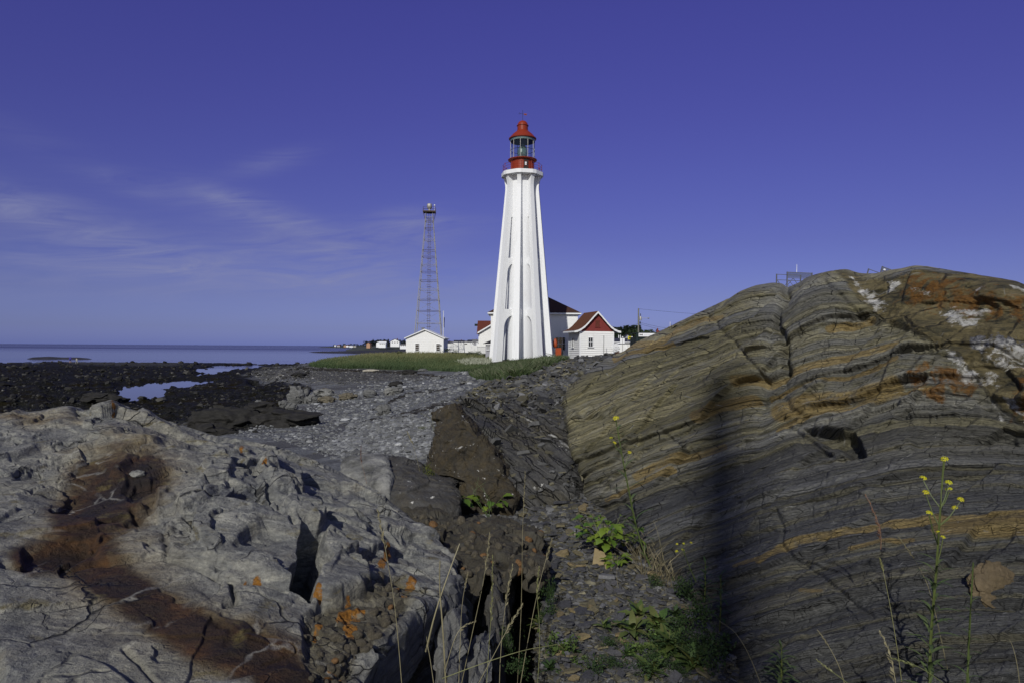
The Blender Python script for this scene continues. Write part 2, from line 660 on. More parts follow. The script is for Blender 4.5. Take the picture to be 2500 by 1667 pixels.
# picture outlines of the kinds of ground, projected on to the land
POLY_REEF = [(-2500, 1200), (-2500, 872), (0, 884), (90, 884), (130, 870), (330, 868), (520, 872), (620, 880), (735, 884), (640, 905), (600, 925), (690, 935), (760, 950), (700, 985), (720, 1010), (640, 1040), (560, 1060), (430, 1040), (400, 1200)]
POLY_SLATE = [(1060, 1015), (1130, 965), (1190, 930), (1260, 915), (1320, 893), (1370, 873), (1500, 858), (1620, 850), (1900, 1000), (1800, 1700), (1000, 1800), (950, 1250), (1040, 1150)]
POLY_SOIL = [(745, 893), (800, 872), (950, 862), (1190, 858), (1700, 850), (1385, 873), (1345, 893), (1290, 917), (1240, 928), (1165, 926), (1150, 912), (1195, 898), (1120, 905), (1000, 903), (900, 899), (800, 899)]
POOLS = [  # (polyline in picture, half width in px)
    ([(470, 906), (520, 903), (580, 899), (640, 895)], [3.5, 7, 6, 3]),
    ([(455, 918), (505, 915), (560, 906)], [3, 5, 4]),
    ([(275, 944), (345, 944), (430, 937), (525, 931)], [3.5, 9, 11, 5]),
    ([(295, 968), (330, 965), (400, 962)], [17, 21, 12]),
    ([(130, 990), (220, 979), (300, 968)], [5, 8, 11]),
    ([(-20, 996), (60, 996)], [5, 7]),
    ([(668, 893), (720, 889)], [1.5, 2.5]),
    ([(612, 944), (655, 942)], [2.5, 3.5]),
    ([(622, 962), (640, 962)], [1.5, 2]),
]

def ground_fields(x, y):
    z0 = ground_base(x, y)
    P = np.stack([x, y, z0], -1)
    px, py = proj(P)
    n1 = fbm(np.stack([x * .16, y * .16, 0 * x], -1).reshape(-1, 3), 4).reshape(x.shape)
    jx, jy = px + n1 * 26, py + n1 * np.clip(700 / np.maximum(y, 3), 1.5, 22)
    soft = np.clip(500 / np.maximum(y, 3), 2.0, 30)
    reef = 1 - sstep(poly_sd(jx, jy, POLY_REEF), -soft, soft)
    reef = np.where(y < 20, 0, reef)
    slate = (1 - sstep(poly_sd(jx, jy, POLY_SLATE), -soft, soft))
    soil = (1 - sstep(poly_sd(px + n1 * 8, py + n1 * 4, POLY_SOIL), -2, 2)) * (y > 50)
    soil = np.maximum(soil, ((y > 190) & (px > 820)) * 1.0)
    slate = slate * (1 - soil)
    reef = reef * (1 - slate)
    pool = np.full(x.shape, 1e9)
    px0, py0 = proj(np.stack([x, y, 0 * x], -1))
    n2 = fbm(np.stack([x * .5, y * .5, 0 * x], -1).reshape(-1, 3), 3).reshape(x.shape)
    for pts, w in POOLS:
        pool = np.minimum(pool, line_d(px0 + n1 * 14 + n2 * 9, py0 + n1 * 2.0 + n2 * 1.2, pts, w))
    lowland = sstep(pool, 7.0, 1.6) * (y > 35)
    z0 = z0 * (1 - lowland) + np.minimum(z0, 0.10) * lowland
    pool = (1 - sstep(pool, 0.8, 1.35)) * (y > 35)
    off = np.maximum(sstep(y, 196, 206) * (px < 735), sstep(y, 142, 160) * sstep(px, 978, 955))
    z0 = np.where((px < 748) & (reef < .5) & (y > 150), -1.2, z0 * (1 - off) - 1.2 * off)
    return z0, px, py, reef, slate, soil, pool

def ground_detail(x, y, z0, reef, slate, soil, pool):
    q = np.stack([x, y, 0 * x], -1).reshape(-1, 3)
    sh = x.shape
    rough = fbm(q * 0.28, 6, 0.56).reshape(sh)
    rid = fbm(np.stack([(q[:, 0] * .8 + q[:, 1] * .5) * .5, (q[:, 1] * .8 - q[:, 0] * .5) * 1.3, q[:, 2]], -1) * 0.5, 5, 0.55, ridged=True).reshape(sh)
    # the reef is uneven, weed-covered ledges
    zr = 0.26 * rough + 0.24 * rid
    # broken slate: tilted plates running up the ramp
    rot = np.stack([q[:, 0] * .83 + q[:, 1] * .56, (q[:, 1] * .83 - q[:, 0] * .56), q[:, 2]], -1)
    far = sstep(y, 7, 16)
    pl = facets(rot * np.array([1.1, 0.30, 1]), 5, 0.9, 0.55).reshape(sh) * 0.16 + facets(rot * np.array([3.2, 1.3, 1]), 6, 0.8, 0.5).reshape(sh) * 0.05
    zs = (pl + 0.07 * rough) * (0.12 + 0.88 * far)
    zg = 0.035 * rough + 0.02 * fbm(q * 2.2, 4, 0.6).reshape(sh)
    # the black hollow under the gravel ledge
    hol = sstep(x / y, -0.60, -0.45) * sstep(x - 0.03 * np.sin(y * 9), 0.21, 0.10) * sstep(y, 1.8, 2.1) * sstep(y, 6.0, 5.0)
    z0 = z0 * (1 - hol) + np.minimum(z0, 2.35) * hol
    z = z0 + zr * reef * sstep(y, 20, 45) + zs * slate + zg * (1 - reef) * (1 - slate)
    z = z * (1 - pool) + np.minimum(z, -0.05 - 0.10 * pool) * pool
    # dry reef stays out of the water
    dry = 0.05 + 0.12 * np.clip(rough + 0.8, 0, 2)
    wet = (y < 196 - 6 * rough) & (reef > 0.5)
    z = np.where(wet & (pool < 0.05), np.maximum(z, dry), z)
    return z, rough

NA, NR = 760, 560
ta = np.linspace(-1.25, 1.25, NA)
td = np.exp(np.linspace(math.log(1.6), math.log(420.0), NR))
GA, GD = np.meshgrid(ta, td)
GX, GY = GA * GD, GD.copy()
z0, gpx, gpy, w_reef, w_slate, w_soil, w_pool = ground_fields(GX, GY)
GZ, g_rough = ground_detail(GX, GY, z0, w_reef, w_slate, w_soil, w_pool)

def ground_z(x, y):
    """height of the built ground"""
    x, y = np.asarray(x, float), np.asarray(y, float)
    fa = np.clip((x / y - ta[0]) / (ta[-1] - ta[0]) * (NA - 1), 0, NA - 1.001)
    fr = np.clip((np.log(y) - math.log(1.6)) / (math.log(420.0) - math.log(1.6)) * (NR - 1), 0, NR - 1.001)
    i, j = fr.astype(int), fa.astype(int)
    u, v = fr - i, fa - j
    return (GZ[i, j] * (1 - u) * (1 - v) + GZ[i + 1, j] * u * (1 - v) + GZ[i, j + 1] * (1 - u) * v + GZ[i + 1, j + 1] * u * v)

def ground_hit(px, py, dmin=2.0, dmax=400.0):
    """first ground point along the line of sight"""
    d = np.exp(np.linspace(math.log(dmin), math.log(dmax), 900))
    P = at(np.full(900, float(px)), np.full(900, float(py)), d)
    h = P[:, 2] - ground_z(P[:, 0], P[:, 1])
    k = np.where(h < 0)[0]
    k = k[0] if len(k) else 899
    return Vector((float(P[k, 0]), float(P[k, 1]), float(ground_z(P[k, 0], P[k, 1])))), float(d[k])

def ground_fn(g, bs):
    geo = g.n('ShaderNodeNewGeometry').outputs['Position']
    reef, slate, soil = g.attr('reef'), g.attr('slate'), g.attr('soil')
    n1 = g.noise(geo, 0.25, 6, 0.6)
    n2 = g.noise(geo, 2.5, 6, 0.65)
    n3 = g.noise(geo, 14.0, 5, 0.7)
    # pebbles, sorted into bands along the tide lines
    band = g.noise(g.vmul(geo, (0.10, 0.35, 1)), 1.0, 4, 0.5)
    grav = g.ramp(n2, [(0.25, (0.085, 0.09, 0.096)), (0.5, (0.135, 0.14, 0.145)), (0.75, (0.20, 0.203, 0.205))])
    peb = g.voro(geo, 7.0, 'F1', 'Color')
    grav = g.mix(0.45, grav, g.ramp(peb, [(0.0, (0.05, 0.053, 0.058)), (0.6, (0.13, 0.135, 0.14)), (1.0, (0.30, 0.30, 0.30))]))
    fine = g.ramp(n3, [(0.3, (0.058, 0.058, 0.060)), (0.7, (0.105, 0.104, 0.105))])
    grav = g.mix(g.step(band, 0.50, 0.60), grav, fine)
    grav = g.mix(g.m('MULTIPLY', g.attr('sand'), g.step(n2, 0.2, 0.5)), grav, g.ramp(n3, [(0.3, (0.050, 0.048, 0.044)), (0.7, (0.088, 0.085, 0.078))]))
    wrack = g.step(g.noise(g.vmul(geo, (0.35, 1.6, 1)), 1.0, 5, 0.6), 0.615, 0.66)
    grav = g.mix(g.m('MULTIPLY', wrack, 0.75), grav, (0.022, 0.019, 0.017))
    # weed-covered reef
    rf = g.ramp(n2, [(0.25, (0.006, 0.006, 0.005)), (0.5, (0.013, 0.013, 0.010)), (0.68, (0.028, 0.028, 0.022)), (0.82, (0.070, 0.070, 0.058))])
    weed = g.ramp(n3, [(0.2, (0.006, 0.006, 0.002)), (0.8, (0.022, 0.017, 0.005))])
    rf = g.mix(g.step(n1, 0.50, 0.62), rf, weed)
    rf = g.mix(g.m('MULTIPLY', g.attr('pale'), g.step(n3, 0.35, 0.65)), rf, g.ramp(n3, [(0.3, (0.035, 0.034, 0.028)), (0.7, (0.11, 0.108, 0.09))]))
    # slate debris
    sl = g.ramp(n2, [(0.25, (0.040, 0.039, 0.040)), (0.5, (0.072, 0.070, 0.067)), (0.75, (0.115, 0.110, 0.096))])
    sl = g.mix(g.m('MULTIPLY', g.step(g.noise(g.vmul(geo, (1.2, 0.4, 0.4)), 1.0, 4), 0.47, 0.60), 0.8), sl, g.ramp(n3, [(0.3, (0.09, 0.082, 0.055)), (0.7, (0.15, 0.137, 0.098))]))
    so = g.ramp(n2, [(0.3, (0.030, 0.036, 0.014)), (0.7, (0.062, 0.072, 0.028))])
    c = g.mix(reef, grav, rf)
    c = g.mix(slate, c, sl)
    c = g.mix(soil, c, so)
    g.put(bs.inputs['Base Color'], c)
    g.put(bs.inputs['Roughness'], g.m('SUBTRACT', 0.92, g.m('MULTIPLY', reef, 0.35)))
    g.put(bs.inputs['Specular IOR Level'], g.m('SUBTRACT', 0.22, g.m('MULTIPLY', reef, 0.19)))
    h = g.m('ADD', n3, g.m('MULTIPLY', g.voro(geo, 9.0), 0.7))
    h = g.m('ADD', h, g.m('MULTIPLY', n2, 2.0))
    g.put(bs.inputs['Normal'], g.bump(h, 0.9, 0.06))
M_GROUND = material('shore_ground', ground_fn)
sandm = sstep(poly_sd(gpx + g_rough * 12, gpy + g_rough * 3, [(600, 915), (640, 898), (760, 893), (1000, 905), (1050, 925), (960, 930), (840, 935), (760, 925), (690, 925)]), 6, -6)
palem = sstep(poly_sd(gpx + g_rough * 18, gpy + g_rough * 3, [(130, 872), (330, 868), (480, 872), (420, 884), (300, 884), (180, 885)]), 4, -4) * w_reef
gv = np.stack([GX, GY, GZ], -1).reshape(-1, 3)
ground = obj_np('ground', gv, grid_faces(NR, NA), M_GROUND, smooth=True,
                attrs=dict(reef=w_reef.ravel(), slate=w_slate.ravel(), soil=w_soil.ravel(), sand=sandm.ravel(), pale=palem.ravel()))
tag(ground, kind='structure')

# the same shore behind the viewer
BX, BY = np.meshgrid(np.linspace(-40, 40, 41), np.linspace(-40, 1.75, 30))
BZ_ = 3.3 + 0.12 * fbm(np.stack([BX * .3, BY * .3, 0 * BX], -1).reshape(-1, 3), 3).reshape(BX.shape) - .25 * sstep(BY, -2, 1.7)
rear = obj_np('shore', np.stack([BX, BY, BZ_], -1).reshape(-1, 3), grid_faces(*BX.shape), M_GROUND, smooth=True, attrs=dict(reef=0 * BX.ravel(), slate=1 + 0 * BX.ravel(), soil=0 * BX.ravel(), sand=0 * BX.ravel(), pale=0 * BX.ravel()))
tag(rear, kind='structure')

# ================================================================== THE TWO BIG OUTCROPS
def net(cols, back, nu, rows_n, under=0.45):
    """cols: list of columns, each a list of (px,py,d) from foot to ridge. Adds a buried row and rows down the back.
    returns grid of points (rows, cols, 3) and the parameter v per row"""
    C = np.array(cols, float)                      # (K, R, 3)
    P = at(C[..., 0], C[..., 1], C[..., 2])
    lo = P[:, :1].copy()
    lo[:, :, 2] -= under
    bk = [P[:, -1:] + np.array(b) for b in back]
    P = np.concatenate([lo, P] + bk, 1)            # (K, R', 3)
    P = catmull(P, nu)                             # along the columns
    R = P.shape[1]
    t = np.concatenate([np.linspace(k, k + 1, n, endpoint=False) for k, n in enumerate(rows_n)] + [[R - 1]])
    P = catmull(P.transpose(1, 0, 2), t)
    return P, t


# ---- right outcrop: leaning face of bedded slate -----------------------------------------------
K = [
    [(1402, 1075, 9.6), (1400, 1030, 9.9), (1412, 965, 10.3), (1440, 925, 10.9)],
    [(1405, 1100, 8.0), (1385, 1040, 8.3), (1383, 970, 8.8), (1452, 904, 10.2)],
    [(1430, 1200, 7.0), (1430, 1110, 7.4), (1450, 990, 8.2), (1500, 868, 9.6)],
    [(1520, 1310, 5.6), (1530, 1160, 6.3), (1560, 1000, 7.3), (1608, 811, 8.9)],
    [(1640, 1410, 4.6), (1650, 1220, 5.3), (1690, 1000, 6.3), (1735, 749, 8.0)],
    [(1760, 1560, 3.7), (1770, 1320, 4.5), (1810, 1030, 5.6), (1880, 690, 7.1)],
    [(1830, 1720, 2.95), (1920, 1400, 3.7), (1960, 1040, 5.0), (2030, 661, 6.5)],
    [(2020, 1900, 2.5), (2150, 1480, 3.0), (2170, 1050, 4.4), (2232, 648, 5.8)],
    [(2350, 2000, 2.3), (2420, 1500, 2.75), (2420, 1080, 4.0), (2450, 682, 5.1)],
    [(2800, 2100, 2.1), (2800, 1500, 2.5), (2800, 1100, 3.5), (2800, 745, 4.5)],
    [(3300, 2200, 1.9), (3300, 1500, 2.3), (3250, 1100, 3.2), (3200, 790, 4.2)],
]
NU = 720
P, tv = net(K, [(0.5, 1.2, -0.15), (1.0, 2.6, -0.9), (1.4, 4.0, -2.4)], np.interp(np.linspace(0, 1, NU), [0, .06, .85, 1], [0, 1.0, 8.4, 10]), [10, 185, 235, 215, 24, 20, 16])
fx, fy = proj(P)
d = P[..., 1]
front = sstep(tv, 4.35, 4.0)[:, None] * np.ones_like(fx)
q3 = P.reshape(-1, 3)
sh = fx.shape
wob = fbm(q3 * 0.7, 4).reshape(sh)
wob2 = fbm(q3 * 2.5 + 9, 4).reshape(sh)
# bedding coordinate: follows the dip of the beds, steeper to the left, folding over to the right
xs = np.linspace(1200, 3400, 500)
sl_hi = np.interp(xs, [1200, 1450, 1700, 1950, 2130, 2220, 2330, 2450, 3400], [.42, .44, .37, .29, .25, .10, -.12, -.30, -.35])
sl_lo = np.interp(xs, [1200, 1450, 1700, 1950, 2150, 2300, 2500, 3400], [.46, .42, .38, .30, .20, .09, .03, .0])
Ghi = np.concatenate([[0], np.cumsum((sl_hi[1:] + sl_hi[:-1]) / 2 * np.diff(xs))])
Glo = np.concatenate([[0], np.cumsum((sl_lo[1:] + sl_lo[:-1]) / 2 * np.diff(xs))])
i1900 = np.argmin(abs(xs - 1900))
Ghi, Glo = Ghi - Ghi[i1900], Glo - Glo[i1900]
bl = sstep(fy, 880, 1180)
S = fy + np.interp(fx, xs, Ghi) * (1 - bl) + np.interp(fx, xs, Glo) * bl
S = S + fbm(q3 * 0.45 + 2, 2).reshape(sh) * 7 + wob2 * 0.8
T = fx + 0.3 * fy + wob * 25
brng = np.random.default_rng(21)
edges = [300.0]
while edges[-1] < 2400:
    edges.append(edges[-1] + brng.choice([5, 8, 12, 16, 24, 34, 46], p=[.16, .2, .2, .17, .13, .09, .05]))
edges = np.array(edges)
bi = np.clip(np.searchsorted(edges, S.ravel()) - 1, 0, len(edges) - 2).reshape(sh)
b0, b1 = edges[bi], edges[bi + 1]
fr = (S - b0) / (b1 - b0)
bw = b1 - b0
prot = (brng.random(len(edges)) - 0.45)
gap = (brng.random(len(edges)) < 0.30)
blen = 40 + 170 * hashf(bi, np.int64(1))
tb = T / blen + 7 * hashf(bi, np.int64(2))
ti = np.floor(tb).astype(np.int64)
tf = tb - ti
blk = hashf(bi, ti, np.int64(3)) - 0.5
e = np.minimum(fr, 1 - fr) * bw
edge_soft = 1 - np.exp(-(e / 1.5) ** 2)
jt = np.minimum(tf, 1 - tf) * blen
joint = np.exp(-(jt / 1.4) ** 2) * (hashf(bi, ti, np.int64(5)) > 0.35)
region = 0.55 + 0.45 * sstep(fy, 900, 1100)
amp = np.minimum(bw, 26) / 26
disp = (prot[bi] * 7.0 * amp + blk * 8.0 * amp + (fr - 0.5) * 3.5 * amp) * region        # px-sized, later scaled by distance
gapm = gap[bi] * (hashf(bi, ti, np.int64(71)) > .3)
disp -= (1 - edge_soft) * (1.5 + 7.0 * gapm) * (0.4 + amp)
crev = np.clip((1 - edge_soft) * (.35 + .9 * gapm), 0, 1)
disp -= joint * 5.0 * amp
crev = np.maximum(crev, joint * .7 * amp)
lam = perlin(np.stack([T.ravel() * .02, S.ravel() * .45, 0 * S.ravel()], -1)).reshape(sh)
disp += lam * 1.3 + perlin(np.stack([T.ravel() * .05, S.ravel() * .16, 3 + 0 * S.ravel()], -1)).reshape(sh) * 1.8
fa = facets(np.stack([T.ravel() / 230, S.ravel() / 85, q3[:, 1] * .05], -1), 3, 0.7, 0.5, 120).reshape(sh)
disp += fa * 26
fa2 = facets(np.stack([T.ravel() / 95, S.ravel() / 26, q3[:, 1] * .05], -1), 8, 0.7, 0.5, 90).reshape(sh)
disp += fa2 * 10
disp += wob * 8 + wob2 * 3
# slabs that have broken away leave ledges of hand's depth, cut off at cross joints
for ps_, pt_, am_, sd_ in ((62, 250, 32, 11), (118, 420, 36, 12), (27, 130, 14, 13)):
    row_ = np.floor((S + 900 * 0) / ps_ + .35 * np.sin(T / 310 + sd_)).astype(np.int64)
    colm = np.floor(T / pt_ + hashf(row_, np.int64(sd_)) * 5 + (S / ps_ - row_) * .22).astype(np.int64)
    disp += (hashf(row_, colm, np.int64(sd_ + 40)) - .5) * 2 * am_ * (hashf(row_, colm, np.int64(sd_ + 60)) > .35)
# big features
jx, jy = fx + wob2 * 9, fy + wob * 9
def groove(pts, w, depth):
    global disp
    L = line_d(jx, jy, pts)
    disp = disp - depth * np.exp(-(L / w) ** 2)
    return L
groove([(1922, 660), (1912, 720), (1908, 780), (1916, 830), (1924, 885)], 8, 42)
groove([(1922, 880), (1905, 905), (1860, 915)], 12, 20)
groove([(1726, 755), (1760, 800), (1800, 845), (1850, 888), (1868, 900)], 5, 12)
groove([(1519, 1072), (1600, 1028), (1690, 983), (1787, 926), (1860, 900), (1905, 890)], 9, 24)
groove([(1400, 1145), (1480, 1110), (1519, 1072)], 9, 20)
groove([(1605, 1052), (1640, 1072), (1672, 1092)], 6, 12)
groove([(1455, 1175), (1475, 1190), (1500, 1200), (1530, 1240)], 7, 14)
groove([(1625, 1160), (1660, 1180), (1690, 1205)], 5, 10)
groove([(1900, 1250), (1905, 1290), (1915, 1330), (1960, 1370), (2050, 1440), (2130, 1500)], 6, 14)
groove([(2010, 660), (2020, 700), (2100, 745), (2160, 770), (2180, 745)], 7, 14)
groove([(2160, 760), (2250, 815), (2340, 822)], 7, 14)
groove([(2120, 880), (2190, 828), (2260, 850), (2370, 870)], 6, 10)
groove([(1905, 945), (1925, 985), (1960, 1000)], 7, 14)
groove([(1915, 1025), (1960, 1060), (2010, 1105), (2060, 1125)], 7, 16)
groove([(2290, 1470), (2400, 1465), (2520, 1460)], 9, 34)
groove([(2250, 1415), (2360, 1405), (2500, 1400)], 6, 18)
groove([(2300, 1345), (2420, 1350), (2520, 1355)], 6, 22)
groove([(2190, 995), (2300, 985), (2420, 960)], 8, 20)
groove([(1420, 1015), (1470, 1020), (1500, 1010)], 12, 34)
cave = poly_sd(jx, jy, [(1950, 1030), (2079, 1034), (2098, 1060), (2117, 1113), (2078, 1122), (2058, 1085), (2000, 1075)])
disp -= 85 * sstep(cave, 4, -12)
cave2 = poly_sd(jx, jy, [(2008, 1090), (2050, 1085), (2070, 1118), (2045, 1128)])
disp += 26 * sstep(cave2, 5, -8)
slab = poly_sd(jx, jy, [(1920, 1030), (1990, 1062), (2060, 1130), (2150, 1190), (2100, 1215), (1960, 1130), (1900, 1080)])
disp += 7 * sstep(slab, 8, -8)
ledge = poly_sd(jx, jy, [(1905, 1245), (2080, 1190), (2260, 1185), (2255, 1215), (2080, 1230), (1920, 1275)])
disp += 8 * sstep(ledge, 4, -4)
over = poly_sd(jx, jy, [(2210, 1060), (2330, 1015), (2520, 1000), (2520, 1120), (2400, 1110), (2270, 1105)])
disp -= 11 * sstep(over, 6, -6)
# the fold: a bulge towards the gully, a shaded hollow beside it
hx = fx - (fy - 1150) * 0.06
low = sstep(fy, 980, 1180)
disp += 7 * np.exp(-((hx - 1640) / 85) ** 2) * low * sstep(fy, 1650, 1400) - 9 * np.exp(-((hx - 1758) / 60) ** 2) * low
# crest at the top right: lumpy, lichened
crest = poly_sd(fx, fy, [(2010, 640), (2600, 640), (2600, 1080), (2440, 1000), (2330, 860), (2160, 770)])
cw = sstep(crest, 15, -40)
lump = facets(q3 * np.array([1.7, 1.7, 3.0]) + wob.reshape(-1, 1) * .3, 17, 0.9, 0.6, 120).reshape(sh)
disp = disp * (1 - 0.5 * cw) + cw * (lump * 34 + wob2 * 12)
disp = disp * (0.25 + 0.75 * front)
nrm = grid_normals(P)
if (nrm[300, 400] * (np.array([0, 0, EYE]) - P[300, 400])).sum() < 0:
    nrm = -nrm
edge_keep = 0.6 + 0.4 * sstep(np.abs(tv - 4.0), 0.0, 0.10)[:, None]
disp_edge = np.clip(disp, -24, 14)
disp = disp * edge_keep + disp_edge * (1 - edge_keep)
disp = soften(disp, 1)
disp = disp * sstep(np.arange(NU), -1, 14)[None, :]
view = np.array([0, 0, EYE]) - P
view /= np.linalg.norm(view, axis=-1, keepdims=True)
bn = np.stack([soften(nrm[..., i], 6) for i in range(3)], -1)
facing = np.clip((bn * view).sum(-1), 0, 1)
odir = nrm * 0.4 + view * 0.6
odir /= np.linalg.norm(odir, axis=-1, keepdims=True)
PR = P + odir * (disp * (0.35 + 0.65 * sstep(facing, 0.1, 0.75)) * np.clip(d, 2, 10) / FPX)[..., None]
RIDGE_R = [(1380, 962), (1437, 933), (1451, 904), (1498, 868), (1530, 854), (1558, 833), (1608, 811), (1665, 783), (1726, 754), (1780, 729), (1808, 711), (1844, 697), (1887, 690), (1914, 693), (1922, 704), (1935, 697), (1951, 690), (1970, 677), (1998, 668), (2030, 661), (2067, 657), (2100, 668), (2140, 668), (2168, 660), (2205, 655), (2232, 648), (2260, 650), (2309, 658), (2400, 673), (2480, 686), (2500, 696), (2800, 760), (3300, 830)]
PR = fit_skyline(PR, tv, 2.4, 4.0, RIDGE_R, 13)

# colour fields
tan_bed = (hashf(bi, np.int64(9)) < 0.30) * 1.0
tan_reg = np.clip(1.1 - (S - 960) / 140, 0, 1) * sstep(fx, 1930, 1780) + 0.9 * sstep(crest, 90, -30) * sstep(fy, 1080, 900)
tan_reg = np.maximum(tan_reg, 0.30 * sstep(fy, 1250, 950))
tan_reg = tan_reg + 0.9 * sstep(poly_sd(jx, jy, [(1380, 980), (1400, 930), (1500, 905), (1480, 1000), (1430, 1060), (1385, 1045)]), 10, -10)
SPAN = lambda x0, x1, s: np.exp(-(np.maximum(0, np.maximum(x0 - fx, fx - x1)) / 40) ** 2) * s
def sline(pts, w):
    """ochre bed along a drawn line"""
    return 1 - sstep(line_d(fx + wob2 * 3, fy + wob * 1.5 + wob2 * 1.5, pts, [w] * len(pts)), 0.75, 1.1)
och = np.zeros(sh)
for pts, w in [([(1790, 925), (1905, 898), (2000, 868), (2100, 832), (2185, 815)], 10),
               ([(1880, 945), (1990, 910), (2100, 882), (2190, 866)], 8),
               ([(1900, 985), (2000, 965), (2100, 945), (2180, 930)], 26),
               ([(1890, 1027), (2000, 985), (2120, 958), (2270, 925)], 7),
               ([(1555, 1165), (1640, 1120), (1760, 1080)], 9),
               ([(1700, 1015), (1760, 985), (1840, 960)], 14),
               ([(1860, 1375), (1920, 1335), (2020, 1315), (2160, 1278), (2300, 1262), (2500, 1258)], 9),
               ([(2290, 1290), (2400, 1285), (2520, 1285)], 20),
               ([(1800, 1388), (1880, 1362), (1950, 1340)], 6),
               ([(2080, 1345), (2150, 1325), (2230, 1322)], 5),
               ([(1450, 870), (1530, 848), (1600, 835), (1650, 800)], 8),
               ([(1650, 800), (1720, 770), (1760, 765)], 6),
               ([(1480, 1220), (1560, 1180), (1640, 1140)], 6),
               ([(2020, 790), (2080, 765), (2130, 745)], 7),
               ([(1500, 880), (1560, 858), (1640, 832)], 5),
               ([(1960, 1445), (2010, 1448)], 6)]:
    och = np.maximum(och, sline(pts, w))
lo_o = np.zeros(sh)
for poly in [[(2200, 660), (2330, 668), (2420, 690), (2500, 720), (2500, 790), (2380, 760), (2300, 740), (2180, 720)], [(2470, 870), (2600, 870), (2600, 1010), (2470, 1000)], [(2230, 875), (2350, 880), (2420, 950), (2300, 960), (2210, 930)]]:
    lo_o = np.maximum(lo_o, sstep(poly_sd(jx, jy, poly), 60, -30))
lo_w = np.zeros(sh)
for poly in [[(2068, 657), (2110, 672), (2160, 705), (2165, 740), (2140, 735), (2100, 700)], [(2285, 735), (2350, 727), (2430, 742), (2395, 765), (2380, 785), (2320, 780), (2295, 755)],
             [(2300, 835), (2350, 860), (2385, 895), (2430, 900), (2450, 940), (2400, 925), (2350, 915), (2320, 870)], [(2165, 665), (2200, 660), (2200, 680), (2170, 690)],
             [(2380, 690), (2440, 695), (2440, 705), (2400, 705)], [(2225, 695), (2270, 695), (2270, 702), (2225, 702)], [(2470, 690), (2520, 692), (2520, 705), (2475, 703)],
             [(2460, 950), (2530, 985), (2500, 1000), (2450, 965)], [(2420, 960), (2460, 1000), (2440, 1010)], [(2365, 830), (2520, 830), (2520, 900), (2420, 890)]]:
    lo_w = np.maximum(lo_w, sstep(poly_sd(jx, jy, poly), 34, -14))
lo_g = sstep(poly_sd(jx, jy, [(2350, 800), (2520, 815), (2520, 905), (2430, 890), (2360, 850)]), 15, -20)

